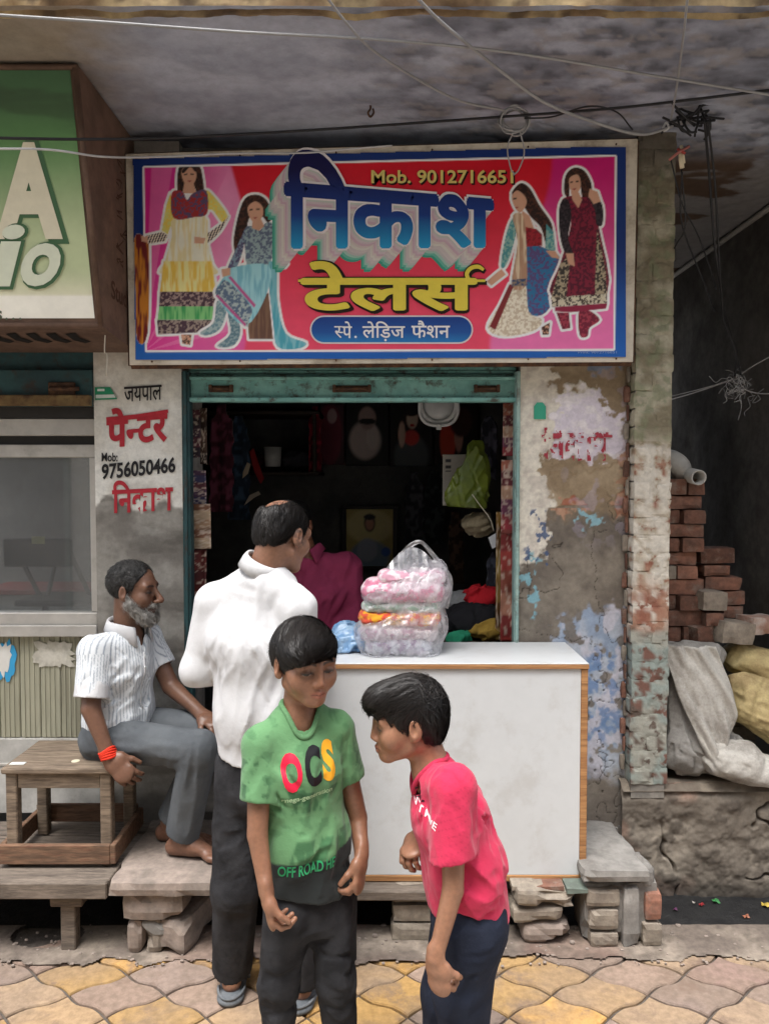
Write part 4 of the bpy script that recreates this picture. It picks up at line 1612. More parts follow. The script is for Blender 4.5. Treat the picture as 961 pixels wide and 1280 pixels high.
# ------------------------------------------------------------------ slabs, supports, bench, stool
SZ = .29
sl = stone('stone_slab', X_(134, 2.7, 1115), X_(330, 2.7, 1115), 2.70, 3.23, SZ - .052, SZ, STONE_M, None, (16, 14, 2), .01, .004, 11, .01)
tag(sl, 'reddish grey stone slab bridging the drain under the barefoot man', 'slab')
sp = thing('slab_support', 'low stack of rough blocks under the left end of the stone slab', 'block stack', (X_(185, 2.75, 1190), 2.8, 0))
b = lambda px, py, Y=2.74: at(px, py, Y)
stone('block', b(137, 0).x, b(219, 0).x, 2.725, 2.9, .135, SZ - .054, STONE_M, sp, (6, 4, 3), .02, .008, 21, .02)
stone('block', b(142, 0).x, b(164, 0).x, 2.735, 2.9, .003, .134, STONE_M, sp, (4, 4, 5), .02, .008, 22, .02)
stone('block', b(165, 0).x, b(190, 0).x, 2.74, 2.9, .003, .134, OLDBRICK, sp, (4, 4, 5), .02, .008, 23, .02)
stone('block', b(192, 0).x, b(236, 0).x, 2.73, 3.0, .003, .134, STONE_M, sp, (5, 5, 5), .022, .008, 24, .02, (0, 0, -.3))
stone('mortar_lump', b(160, 0).x, b(196, 0).x, 2.735, 2.8, .06, .133, CEMENT, sp, (4, 3, 4), .02, .008, 25, .02)
# planks of the low wooden platform on the left
bn = thing('low_bench', 'low grey plank platform carrying the wooden stool', 'bench', (-1.5, 2.95, 0))
bx1 = X_(137, 2.73, 1110)
for k, (y0, y1) in enumerate(((2.735, 2.93), (2.935, 3.09), (3.095, 3.225))):
    box('plank', -2.3, bx1 + .0 + .012 * k, y0, y1, SZ - .055, SZ - .008 - .002 * (k % 2), GREYWOOD, bn, .004, 1, .002, k, 0)
box('edge_board', -2.3, bx1 - .004, 2.712, 2.734, SZ - .068, SZ - .006, GREYWOOD, bn, .005)
xl = X_(88, 2.78, 1160)
box('leg', xl - .027, xl + .027, 2.76, 2.81, -.07, SZ - .118, GREYWOOD, bn, .004)
box('cross_piece', X_(67, 2.78, 1130), X_(107, 2.78, 1130), 2.75, 2.83, SZ - .117, SZ - .069, GREYWOOD, bn, .004)
box('leg', -2.2, -2.15, 2.76, 2.81, -.07, SZ - .056, GREYWOOD, bn, .004)
# stool
stl = thing('wooden_stool', 'worn wooden stool with box stretchers under the seated man', 'stool', (X_(75, 2.97), 2.97, SZ))
sx0, sx1, sy0, sy1, stz = X_(6, 2.83, 965), X_(134, 2.83, 965), 2.835, 3.13, Z_(960, 2.83)
for k in range(2):
    ym = (sy0 + sy1) / 2
    box('seat_board', sx0 - .012, sx1 + .03, (sy0 - .012, ym + .001)[k], (ym - .001, sy1 + .012)[k], stz - .022, stz - .001 * k, WOOD, stl, .004, 1, .001, k)
lw = .042
for x in (sx0, sx1 - lw + .012):
    for y in (sy0, sy1 - lw):
        box('leg', x, x + lw, y, y + lw, SZ - .006, stz - .0225, WOOD, stl, .004)
box('apron', sx0 + lw + .001, sx1 - lw + .011, sy0 + .006, sy0 + .026, stz - .082, stz - .0225, WOOD, stl, .003)
box('apron', sx0 + lw + .001, sx1 - lw + .011, sy1 - .026, sy1 - .006, stz - .082, stz - .0225, WOOD, stl, .003)
for x in (sx0 + .008, sx1 - .018):
    box('apron', x, x + .02, sy0 + lw + .001, sy1 - lw - .001, stz - .082, stz - .0225, WOOD, stl, .003)
RW = mat('reddish worn rail', (0.2, 0.115, 0.07), (0.115, 0.07, 0.045), 9, stretch=(1, 8, 8), rough=.85, var=.25, bump=.4, bscale=60, stain=(.2, .05, .03), stain_scale=10, stain_amt=.35)
zs0, zs1 = Z_(1080, 2.82), Z_(1056, 2.82)
box('stretcher', sx0 - .022, sx1 + .012, sy0 - .021, sy0 - .001, zs0, zs1, RW, stl, .003)
box('stretcher', sx0 - .022, sx1 + .012, sy1 + .001, sy1 + .02, zs0 + .02, zs1 + .02, RW, stl, .003)
box('stretcher', sx1 + .0125, sx1 + .033, sy0 - .021, sy1 + .02, zs0 + .002, zs1 + .002, RW, stl, .003)
box('stretcher', sx0 - .022, sx0 - .002, sy0, sy1, zs0 + .002, zs1 + .002, RW, stl, .003)
V, F = tube_arrays([at(95, 957, 2.9) + Vector((0, 0, .0)), at(95, 957, 2.9) + Vector((0, 0, .002))], [.016, .015], 12)
V[:, 2] += stz - V[:, 2].min()
o = link('dried_spill', mesh_np('dried_spill', V, F), flat('cfc6ad', .8))
tag(o, 'pale dried spot on the seat of the wooden stool', 'spot')
q = at(20, 964, 2.86)
o = box('paper_scrap', q.x - .025, q.x + .03, 2.86, 2.885, stz + .0005, stz + .0025, flat('c8ccc8', .8), None, 0)
tag(o, 'pale paper scrap at the corner of the stool seat', 'paper')

# ------------------------------------------------------------------ counter and what carries it
CTY0, CTY1 = 2.86, 3.24
cx0, cx1 = X_(393, CTY0, 830), X_(735, CTY0, 960)
cz1, cz0 = Z_(829, CTY0), Z_(1102, CTY0)
LAM = mat('white laminate', (0.60, 0.62, 0.63), (0.57, 0.59, 0.60), 2, rough=.32, var=.02, stain=(.42, .41, .39), stain_scale=5, stain_amt=.45)
PLY = mat('raw ply edge', srgb(176, 132, 88), srgb(150, 106, 68), 12, stretch=(.3, 1, 6), rough=.75, var=.15, bump=.2, stain=srgb(96, 62, 40), stain_scale=14, stain_amt=.6)
ct = thing('shop_counter', 'white laminate shop counter with plywood edges', 'counter', ((cx0 + cx1) / 2, 3.05, cz0))
box('countertop', cx0 - .01, cx1 - .002, CTY0 - .004, CTY1, cz1 - .004, cz1, LAM, ct, .0015)
box('top_board', cx0 - .01, cx1 - .002, CTY0 - .006, CTY1, cz1 - .021, cz1 - .0045, PLY, ct, .0015)
box('front_panel', cx0, cx1 - .03, CTY0 + .004, CTY0 + .016, cz0 + .024, cz1 - .0215, LAM, ct, .001)
box('edge_strip', cx1 - .0295, cx1 - .004, CTY0, CTY0 + .02, cz0, cz1 - .0215, PLY, ct, .002)
box('edge_strip', cx0, cx1 - .03, CTY0, CTY0 + .02, cz0, cz0 + .0235, PLY, ct, .002)
box('side_panel', cx1 - .02, cx1 - .005, CTY0 + .0205, CTY1, cz0, cz1 - .0215, LAM, ct, .001)
box('side_panel', cx0, cx0 + .015, CTY0 + .0205, CTY1, cz0, cz1 - .0215, LAM, ct, .001)
box('bottom_board', cx0 + .0155, cx1 - .0205, CTY0 + .0205, CTY1, cz0, cz0 + .018, PLY, ct, .001)

pk = box('support_plank', X_(330, 2.8, 1120), X_(620, 2.8, 1120), 2.80, 3.23, cz0 - .045, cz0 - .004, GREYWOOD, None, .006, 1, .003, 5)
tag(pk, 'dark plank lying under the counter across the brick stacks', 'plank')
s1 = thing('brick_stack', 'stack of three grey bricks under the middle of the counter', 'brick stack', (X_(512, 2.85, 1180), 2.9, 0))
for k in range(3):
    z0 = .004 + k * .069
    stone('brick', X_(488 + 2 * k, 2.82, 1180), X_(566 - k, 2.82, 1180), 2.82 + .006 * k, 2.93, z0, z0 + .066, OLDBRICK, s1, (6, 3, 3), .008, .003, 30 + k, .008)
s2 = thing('rubble_stack', 'stack of rough flat stones under the right end of the counter', 'stone stack', (X_(680, 2.85, 1180), 2.88, 0))
stone('stone', X_(652, 2.79, 1180), X_(713, 2.79, 1180), 2.79, 2.95, .003, .088, STONE_M, s2, (6, 4, 4), .03, .012, 41, .03)
stone('stone', X_(640, 2.79, 1180), X_(706, 2.79, 1180), 2.785, 2.95, .089, .15, OLDBRICK, s2, (6, 4, 4), .016, .008, 42, .02, (0, -.04, 0))
stone('stone', X_(642, 2.79, 1180), X_(718, 2.79, 1180), 2.775, 2.95, .153, .222, OLDBRICK, s2, (6, 4, 4), .018, .01, 43, .03, (0, .05, .06))
stone('stone', X_(640, 2.79, 1180), X_(668, 2.79, 1180), 2.80, 2.92, .226, cz0 - .002, OLDBRICK, s2, (4, 3, 3), .01, .005, 44, .012)
stone('stone', X_(671, 2.79, 1180), X_(705, 2.79, 1180), 2.80, 2.92, .226, cz0 - .002, REDBRICK, s2, (4, 3, 3), .008, .005, 45, .012)
stone('stone', X_(707, 2.79, 1180), X_(733, 2.79, 1180), 2.78, 2.90, .226, cz0 - .002, mat('greenish block', (.16, .2, .17), (.12, .14, .12), 12, rough=.9, bump=.4), s2, (4, 3, 3), .008, .004, 46, .01)
s3 = thing('brick_pier', 'crumbling mortared brick pier under the concrete step right of the counter', 'brick pier', (X_(778, 2.8, 1190), 2.85, 0))
pz = .245
bx = lambda px: X_(px, 2.78, 1150)
zl = lambda py: Z_(py, 2.78)
for k, (a0, a1, p0, p1, mm) in enumerate(((737, 774, 1166, 1196, OLDBRICK), (735, 774, 1138, 1163, OLDBRICK), (732, 776, 1112, 1135, OLDBRICK), (778, 800, 1110, 1195, CEMENT), (803, 829, 1155, 1196, OLDBRICK),
                                      (806, 828, 1118, 1152, REDBRICK))):
    stone('brick', bx(a0), bx(a1), 2.775 + .004 * (k % 3), 2.95, max(.003, zl(p1)), zl(p0), mm, s3, (5, 4, 4), .012, .006, 50 + k, .015)
stone('mortar', bx(730), bx(826), 2.80, 2.97, .003, pz - .004, CEMENT, s3, (6, 4, 5), .02, .008, 59, .02)
st = stone('concrete_step', X_(728, 2.77, 1105), X_(812, 2.77, 1105), 2.765, 3.235, .247, .293, CEMENT, None, (10, 12, 2), .012, .006, 61, .02, (R(-2.2), 0, 0))
tag(st, 'broken concrete step slab between the counter and the passage plinth', 'step')
rb = stone('rubble_lump', X_(795, 2.8, 1105), X_(822, 2.8, 1105), 2.80, 2.98, .2, .30, CEMENT, None, (5, 5, 4), .035, .012, 63, .02)
tag(rb, 'rounded lump of rubble at the corner of the concrete step', 'rubble')
# gravel and grit along the edge of the drain
gr = []
r3 = random.Random(9)
for k in range(260):
    x, y = r3.uniform(-1.4, 1.4), r3.uniform(2.66, 2.92)
    s_ = r3.uniform(.003, .011) * (1 if r3.random() < .9 else 1.6)
    W, F = lump(x, x + s_ * 1.3, y, y + s_, .004, .004 + s_ * .8, (2, 2, 2), s_ * .4, s_ * .2, k, 60)
    gr.append((W, F))
V, F = join_arrays(gr)
tag(link('grit', mesh_np('grit', V, F), STONE_M), 'loose grit scattered along the cement edge of the drain', 'grit', kind='stuff')

# ------------------------------------------------------------------ loose bricks, sacks and pipes in the passage
ORD = ['top', 'second', 'third', 'fourth', 'fifth', 'sixth', 'seventh', 'eighth', 'ninth', 'tenth', 'eleventh', 'twelfth']
BY = 3.42
xb = lambda px: X_(px, BY, 700)
zb = lambda py: Z_(py, BY)
courses = [(598, 619), (619, 637), (637, 655), (655, 672), (672, 690), (690, 707), (707, 724), (724, 744), (744, 763), (763, 783), (783, 803)]
nbr = 0


def loose_brick(x0, x1, y0, y1, z0, z1, seed, label, m=REDBRICK, rot=None):
    o = stone('brick', x0, x1, y0, y1, z0, z1, m, None, (6, 3, 3), .006, .0025, seed, .008, rot)
    tag(o, label, 'brick', 'loose bricks stacked in the passage')
    return o


for k, (p0, p1) in enumerate(courses):
    xe = (880, 879, 880, 879, 879, 872, 873, 881, 875, 883, 890)[k]
    z1, z0 = zb(p0) - .001, zb(p1)
    one = k in (1, 3, 5, 7, 9)
    dy = .008 * (k % 3)
    if one:
        loose_brick(xb(828), xb(xe), BY + dy, BY + .11 + dy, z0, z1, 500 + k, 'lengthwise brick forming the %s course of the tall stack' % ORD[k])
    else:
        xm = (858, 0, 851, 0, 851, 0, 846, 0, 848, 0, 854)[k]
        loose_brick(xb(828), xb(xm) - .002, BY + dy, BY + .2, z0, z1, 520 + k, 'brick end nearest the pillar in the %s course of the tall stack' % ORD[k], OLDBRICK if k in (6,) else REDBRICK)
        loose_brick(xb(xm) + .002, xb(xe), BY - dy, BY + .2, z0, z1, 540 + k, 'right-hand brick end in the %s course of the tall stack' % ORD[k])
short = [((876, 919), (685, 705), REDBRICK, 'dusty'), ((878, 914), (706, 721), REDBRICK, 'reddish'), ((882, 928), (721, 738), REDBRICK, 'orange'), ((890, 931), (739, 757), REDBRICK, 'red'), ((905, 931), (757, 773), REDBRICK, 'short red'),
         ((877, 909), (740, 764), OLDBRICK, 'tilted grey'), ((883, 908), (766, 784), REDBRICK, 'small red')]
for k, ((a0, a1), (p0, p1), mm, w) in enumerate(short):
    yy = BY + (.06 if k < 5 else -.06)
    q0, q1 = at(a0, p1, yy), at(a1, p0, yy)
    loose_brick(q0.x, q1.x, yy, yy + .13, q0.z + .001, q1.z - .001, 560 + k, '%s brick in the %s row of the short brick heap' % (w, ['top', 'second', 'third', 'fourth', 'fifth', 'front', 'lowest front'][k]), mm, (0, .03 * ((k % 3) - 1), .1 * ((k % 2) - .5)))
for k, (a0, a1, p0, p1, yy, mm, w) in enumerate(((896, 944, 778, 806, 3.34, OLDBRICK, 'tan chipped brick lying on the yellow sack'), (934, 975, 772, 794, 3.38, mat('white-faced brick', (.5, .47, .43), (.34, .2, .15), 9, rough=.9, bump=.4), 'white-faced brick at the right edge above the sacks'),
                                                (866, 892, 784, 808, 3.36, REDBRICK, 'broken brick lump wedged beside the grey sack'))):
    q0, q1 = at(a0, p1, yy), at(a1, p0, yy)
    loose_brick(q0.x, q1.x, yy, yy + .12, q0.z, q1.z, 580 + k, w, mm, (0, .12 - .1 * k, .25))
# hidden filler that carries the heaps is the stack itself, down to the plinth
for k in range(4):
    z0 = .462 + k * .07
    loose_brick(xb(828), xb(893), BY + .02, BY + .2, z0, min(z0 + .068, zb(803) - .001), 590 + k, '%s buried brick from below at the foot of the tall stack behind the sacks' % ['lowest', 'second', 'third', 'fourth'][k])
    loose_brick(xb(895), xb(960), BY + .08, BY + .22, z0, z0 + .068, 600 + k, '%s buried brick from below under the short heap behind the yellow sacks' % ['lowest', 'second', 'third', 'fourth'][k], OLDBRICK)

SACKW = mat('woven white sack', (0.46, 0.44, 0.40), (0.37, 0.35, 0.315), 5, rough=.8, var=.14, bump=.5, bscale=300, stain=(.15, .13, .11), stain_scale=5, stain_amt=.6)
SACKG = mat('woven grey sack', (0.27, 0.26, 0.24), (0.2, 0.19, 0.175), 5, rough=.8, var=.14, bump=.5, bscale=300, stain=(.1, .09, .08), stain_scale=6, stain_amt=.6)
SACKY = mat('woven yellow sack', srgb(190, 174, 126), srgb(170, 150, 108), 5, rough=.8, var=.14, bump=.5, bscale=300, stain=srgb(104, 78, 54), stain_scale=6, stain_amt=.5)


def sack(label, m, caps_, seed, fold_amp=.012, cut=.47):
    S = SDF()
    for a, b_, ra, rb_, u, su in caps_:
        S.cap(a, b_, ra, rb_, .03, u=u, su=su)
    c = (Vector(caps_[0][0]) + Vector(caps_[0][1])) / 2
    S.fold(folds(tuple(Vector(caps_[0][1]) - Vector(caps_[0][0])), (.3, .05), fold_amp * 1.6, seed), folds((.5, .4, 1), (.2, .04), fold_amp, seed + 3), folds((1, .2, -.3), (.1, .02), fold_amp * .5, seed + 7))
    S.plane((0, 0, cut), (0, 0, -1), .006)
    V, F = S.mesh(.007)
    V[:, 2] = np.maximum(V[:, 2], cut)
    o = link('sack', mesh_np('sack', V, F, True), m)
    tag(o, label, 'sack', 'sacks piled in the passage')
    return o


v3 = lambda px, py, Y: tuple(at(px, py, Y))
yv = (0, 1, 0)
sack('grey woven sack slumped against the pillar, folded over at the top', SACKG, [(v3(852, 830, 3.34), v3(862, 930, 3.27), .075, .10, yv, .8), (v3(850, 935, 3.28), v3(905, 940, 3.30), .10, .085, yv, 1.0), (v3(838, 815, 3.34), v3(893, 818, 3.34), .035, .035, yv, 1.2)], 701, .012, .462)
sack('white sack lying lowest in front of the pile by the pillar', SACKW, [(v3(895, 950, 3.2), v3(990, 975, 3.22), .055, .075, yv, 1.3), (v3(886, 935, 3.2), v3(930, 945, 3.2), .03, .055, yv, 1.2)], 711, .008, .462)
sack('lower tan-yellow sack leaning to the right edge', SACKY, [(v3(935, 880, 3.33), v3(985, 905, 3.33), .085, .11, yv, 1.0), (v3(925, 855, 3.34), v3(970, 880, 3.34), .05, .08, yv, 1.0)], 721, .009, .462)
sack('upper yellow sack below the loose bricks at the right edge', SACKY, [(v3(920, 822, 3.46), v3(985, 845, 3.46), .06, .09, yv, 1.2), (v3(960, 860, 3.46), v3(1000, 900, 3.46), .1, .12, yv, 1.0)], 731, .009, .462)
# the folded flap of the grey sack
flp = []
n_u, n_v = 40, 46
for i in range(n_u):
    for j in range(n_v):
        s_, t_ = i / (n_u - 1), j / (n_v - 1)
        l, r_ = Vector(at(829 + 12 * t_ + 48 * t_ ** 1.5, 806 + 150 * t_, 3.235 - .07 * t_)), Vector(at(893 + 34 * math.sin(t_ * 1.9) - 18 * t_ ** 3, 808 + 128 * t_, 3.255 - .09 * t_))
        p = l.lerp(r_, s_)
        p.y += -.03 * math.sin(s_ * math.pi) + .05 * (abs(2 * float(fbm(s_ * 4 - t_ * 2, t_ * 1.2, 0, 2, 77)) - 1) - .2) + .02 * (float(fbm(s_ * 9, t_ * 5, 0, 3, 79)) - .5)
        flp.append(tuple(p))
F = [[i * n_v + j, (i + 1) * n_v + j, (i + 1) * n_v + j + 1, i * n_v + j + 1] for i in range(n_u - 1) for j in range(n_v - 1)]
fo = link('empty_sack', mesh_np('empty_sack', flp, F, True), SACKW)
md = fo.modifiers.new('thickness', 'SOLIDIFY')
md.thickness = .004
tag(fo, 'empty whitish sack draped over the grey sack beside the pillar', 'sack', 'sacks piled in the passage')
# pipes on the tall stack
PIP = mat('grey plastic pipe', (0.46, 0.45, 0.42), (0.38, 0.37, 0.34), 8, rough=.55, var=.08, stain=(.2, .18, .15), stain_amt=.5)
pp = thing('drain_pipe', 'grey plastic pipe elbow and short pipe lying on the tall brick stack', 'pipe', tuple(at(850, 590, BY)))


def hollow(name, a, b_, r, m, parent, n=20):
    V1, F1 = tube_arrays([a, b_], r, n, caps=False)
    V2, F2 = tube_arrays([a, b_], r * .82, n, caps=False)
    F = F1 + [[i + 2 * n for i in f[::-1]] for f in F2]
    for k in range(n):
        k2 = (k + 1) % n
        F += [[k2, k, 2 * n + k, 2 * n + k2], [n + k, n + k2, 3 * n + k2, 3 * n + k]]
    return link(name, mesh_np(name, np.concatenate([V1, V2]), F, True), m, parent)


tube('elbow', [at(826, 572, 3.5), at(838, 575, 3.48), at(849, 583, 3.47), at(852, 597, 3.5)], [.04, .047, .047, .042], PIP, pp, 18, True, False, 5)
hollow('short_pipe', at(846, 590, 3.58), at(873, 597, 3.36), .034, PIP, pp)
# ------------------------------------------------------------------ the tailor's banner
BYN = 3.10
ban = thing('shop_banner', 'red and pink tailor shop banner with blue border, big lettering and four women', 'banner', (at(475, 450, BYN).x, BYN, at(475, 450, BYN).z))


def bp(px, py, lift=0.0):
    """point of the banner plane; the banner is drawn with the coordinates of the photograph"""
    p = at(px, py, BYN)
    return Vector((p.x, BYN - lift, p.z))


FLEX = mat('white flex edge', srgb(214, 206, 190), srgb(196, 186, 168), 6, rough=.6, var=.08, stain=srgb(120, 104, 86), stain_scale=6, stain_amt=.5)
q = [bp(157, 192, .0), bp(797, 173, .0), bp(791, 452, .0), bp(162, 456, .0)]
V = [tuple(p + Vector((0, .004, 0))) for p in q] + [tuple(p + Vector((0, .012, 0))) for p in q]
link('flex_sheet', mesh_np('flex_sheet', V, [[3, 2, 1, 0], [4, 5, 6, 7], [0, 1, 5, 4], [1, 2, 6, 5], [2, 3, 7, 6], [3, 0, 4, 7]]), FLEX, ban)
for a, b_ in ((0, 1), (1, 2), (2, 3), (3, 0)):
    tube('frame_bar', [q[a] + Vector((0, .027, 0)), q[b_] + Vector((0, .027, 0))], .0135, RUST, ban, 4, False)
for px in (190, 300, 420, 540, 660, 770):
    for py0, py1 in ((192, 173), (456, 452)):
        t_ = (px - 157) / 640
        p = bp(px, py0 + (py1 - py0) * t_ + (6 if py0 < 300 else -4), -.004)
        V, F = tube_arrays([p, p + Vector((0, -.004, 0))], [.004, .0035], 8)
        link('nail_head', mesh_np('nail_head', V, F), RUST, ban)
for px in (250, 610, 740):          # struts that hold the frame off the wall
    p = bp(px, 300)
    tube('strut', [p + Vector((0, .04, .3)), Vector((p.x, 3.31, p.z + .3))], .012, RUST, ban, 6)


def poly_sd(px, py, pts):
    """signed distance (pixels) to a polygon, negative inside"""
    P = np.array(pts, dtype=float)
    ins = np.zeros(px.shape, dtype=bool)
    d = np.full(px.shape, 1e9)
    for i in range(len(P)):
        (x0, y0), (x1, y1) = P[i], P[(i + 1) % len(P)]
        ex, ey = x1 - x0, y1 - y0
        t = np.clip(((px - x0) * ex + (py - y0) * ey) / (ex * ex + ey * ey + 1e-9), 0, 1)
        d = np.minimum(d, (px - x0 - t * ex) ** 2 + (py - y0 - t * ey) ** 2)
        c = (y0 > py) != (y1 > py)
        xi = x0 + (py - y0) / np.where(abs(ey) < 1e-9, 1e-9, ey) * ex
        ins ^= c & (px < xi)
    d = np.sqrt(d)
    return np.where(ins, -d, d)


def zc_(pts, ox):
    if len(pts) > 5:                              # drawn outlines are curves
        P = [Vector((x, y, 0)) for x, y in pts]
        m_ = len(P)
        out_ = []
        for i in range(m_):
            a, b_, c_, d_ = P[i - 1], P[i], P[(i + 1) % m_], P[(i + 2) % m_]
            for t in (0, .25, .5, .75):
                p = .5 * ((2 * b_) + (c_ - a) * t + (2 * a - 5 * b_ + 4 * c_ - d_) * t * t + (3 * b_ - a - 3 * c_ + d_) * t ** 3)
                out_.append((p.x, p.y))
        pts = out_
    return [(ox + x / 3.003, 170 + y / 3.003) for x, y in pts]


SK, HR = 'c99a80', '2a1a16'
# (colour, second colour or None, pattern, outline in zoomed picture units)
W1 = [('6b1f22', 'c07a2a', 'v', [(25, 385), (65, 380), (80, 420), (75, 740), (35, 765), (30, 600)]),
      (HR, '4a2c20', 'n', [(195, 110), (235, 95), (270, 115), (280, 150), (285, 205), (262, 215), (240, 180), (195, 215), (185, 180)]),
      ('e2c95a', 'd6d07a', 'n', [(160, 215), (175, 300), (150, 370), (128, 355), (145, 260)]),
      ('d9cdbb', '3a2a3a', 's', [(70, 375), (130, 360), (150, 375), (140, 395), (75, 405)]),
      ('e2c95a', 'd6d07a', 'n', [(295, 205), (330, 235), (375, 300), (355, 325), (320, 280), (298, 270)]),
      ('d9cdbb', '3a2a3a', 's', [(355, 325), (378, 302), (345, 360), (295, 405), (270, 400), (280, 380), (330, 345)]),
      ('e6dfcc', 'dcd0a0', 'v', [(172, 308), (290, 300), (300, 400), (318, 480), (328, 520), (130, 520), (140, 470), (165, 380)]),
      ('dcb84e', 'e8d894', 'v', [(135, 470), (316, 470), (332, 590), (120, 590), (130, 510)]),
      ('4a3540', 'a08a84', 'n', [(120, 585), (330, 585), (330, 640), (118, 640)]),
      ('3f9a58', '7fc07a', 'v', [(118, 640), (325, 640), (318, 690), (112, 690)]),
      ('4a3540', '9a8a80', 'n', [(110, 690), (320, 690), (318, 735), (115, 745)]),
      ('5a4038', SK, 'n', [(200, 745), (240, 745), (235, 785), (205, 780)]),
      (SK, None, '', [(250, 378), (292, 384), (285, 405), (250, 402)]),
      (SK, None, '', [(50, 375), (75, 376), (75, 400), (52, 396)]),
      (SK, None, '', [(213, 175), (247, 178), (258, 215), (205, 215)]),
      ('9a2f30', '5a4a6a', 'n', [(165, 215), (205, 208), (222, 240), (245, 215), (295, 205), (298, 290), (250, 305), (172, 308)]),
      (SK, None, '', [(205, 125), (235, 110), (255, 130), (256, 162), (238, 188), (217, 182), (203, 152)]),
      (HR, None, '', [(203, 130), (232, 106), (258, 128), (252, 134), (234, 117), (210, 140)]),
      (HR, None, '', [(211, 143), (223, 141), (223, 147), (211, 148)]), (HR, None, '', [(236, 141), (248, 142), (248, 147), (236, 147)]),
      ('9c3030', None, '', [(224, 168), (240, 168), (232, 174)])]
W2 = [(HR, '4a2c20', 'n', [(430, 250), (475, 220), (520, 240), (542, 300), (525, 325), (500, 300), (455, 310), (440, 400), (408, 445), (398, 380)]),
      ('565070', '7a90a0', 'n', [(440, 350), (432, 430), (398, 512), (373, 503), (408, 420), (430, 370)]),
      ('565e78', '8aa0a8', 'n', [(545, 335), (590, 380), (622, 430), (570, 488), (552, 472), (588, 430), (545, 385)]),
      ('5e6a80', '93a8ac', 'n', [(440, 348), (470, 340), (495, 355), (520, 325), (550, 345), (532, 485), (455, 492), (440, 430)]),
      ('63483c', '7a5c48', 'v', [(500, 590), (528, 590), (545, 762), (455, 762), (450, 700)]),
      ('4a9cae', '7ab6c0', 'v', [(525, 490), (557, 490), (562, 620), (592, 740), (668, 776), (640, 798), (562, 792), (545, 700)]),
      ('6a8a94', '9aaeb0', 'n', [(335, 620), (372, 640), (348, 722), (300, 748), (272, 738), (322, 700)]),
      ('5e7c88', '8fa4a8', 'n', [(375, 660), (412, 690), (422, 742), (395, 788), (335, 788), (385, 742)]),
      ('78b4c4', '9accd4', 'v', [(388, 495), (527, 484), (522, 590), (440, 712), (333, 602), (358, 532)]),
      ('5c6f86', 'a5b4b4', 'n', [(345, 560), (375, 545), (462, 640), (455, 690), (440, 712), (333, 602)]),
      ('b8548a', None, '', [(378, 532), (386, 526), (480, 634), (474, 645)]), ('b8548a', None, '', [(330, 600), (338, 596), (444, 706), (440, 716)]),
      (SK, None, '', [(352, 500), (385, 495), (385, 522), (355, 530)]), (SK, None, '', [(555, 470), (600, 480), (590, 492), (555, 490)]),
      (SK, None, '', [(468, 318), (500, 312), (512, 338), (492, 356), (466, 346)]),
      (SK, None, '', [(450, 268), (478, 246), (505, 265), (506, 300), (482, 326), (458, 308)]),
      (HR, None, '', [(456, 276), (468, 273), (468, 279), (456, 281)]), (HR, None, '', [(482, 272), (495, 272), (495, 278), (482, 278)]),
      ('9c3030', None, '', [(470, 306), (486, 305), (478, 312)])]
W3 = [(HR, '4a2c20', 'n', [(478, 215), (510, 178), (545, 195), (582, 260), (628, 330), (630, 395), (608, 410), (588, 345), (550, 305), (522, 262), (500, 232)]),
      ('4d8f94', '8ab0a8', 'n', [(608, 330), (635, 360), (642, 430), (604, 432)]),
      ('4d8f94', '8ab0a8', 'n', [(480, 310), (503, 320), (478, 430), (452, 492), (438, 482), (455, 380)]),
      ('2f6f9a', '5a4a78', 'n', [(530, 418), (620, 430), (662, 470), (642, 600), (592, 672), (528, 642)]),
      ('e0d8c6', 'c4b49c', 'n', [(480, 560), (530, 555), (542, 660), (592, 690), (560, 732), (450, 752), (388, 722), (430, 640)]),
      ('d6c4a8', 'b08a70', 'v', [(482, 300), (528, 300), (533, 400), (532, 560), (478, 562), (500, 400)]),
      ('7a2a2c', None, '', [(470, 556), (487, 562), (417, 728), (395, 716)]), ('3a4a6a', '8a7a6a', 'n', [(478, 540), (532, 535), (532, 562), (478, 566)]),
      ('9c2530', '7a1a24', 'n', [(530, 338), (572, 350), (592, 370), (592, 412), (533, 416)]),
      (SK, None, '', [(440, 500), (456, 520), (402, 562), (384, 546), (420, 515)]), (SK, None, '', [(605, 430), (642, 432), (660, 462), (628, 456)]),
      (SK, None, '', [(514, 278), (545, 300), (562, 348), (530, 342)]), (SK, None, '', [(478, 228), (500, 205), (530, 230), (532, 260), (510, 287), (490, 268)]),
      (HR, None, '', [(484, 234), (496, 231), (496, 237), (484, 239)]), ('9c3030', None, '', [(490, 266), (504, 268), (496, 273)]),
      ('4a3028', SK, 'n', [(590, 718), (622, 700), (616, 746), (594, 747)])]
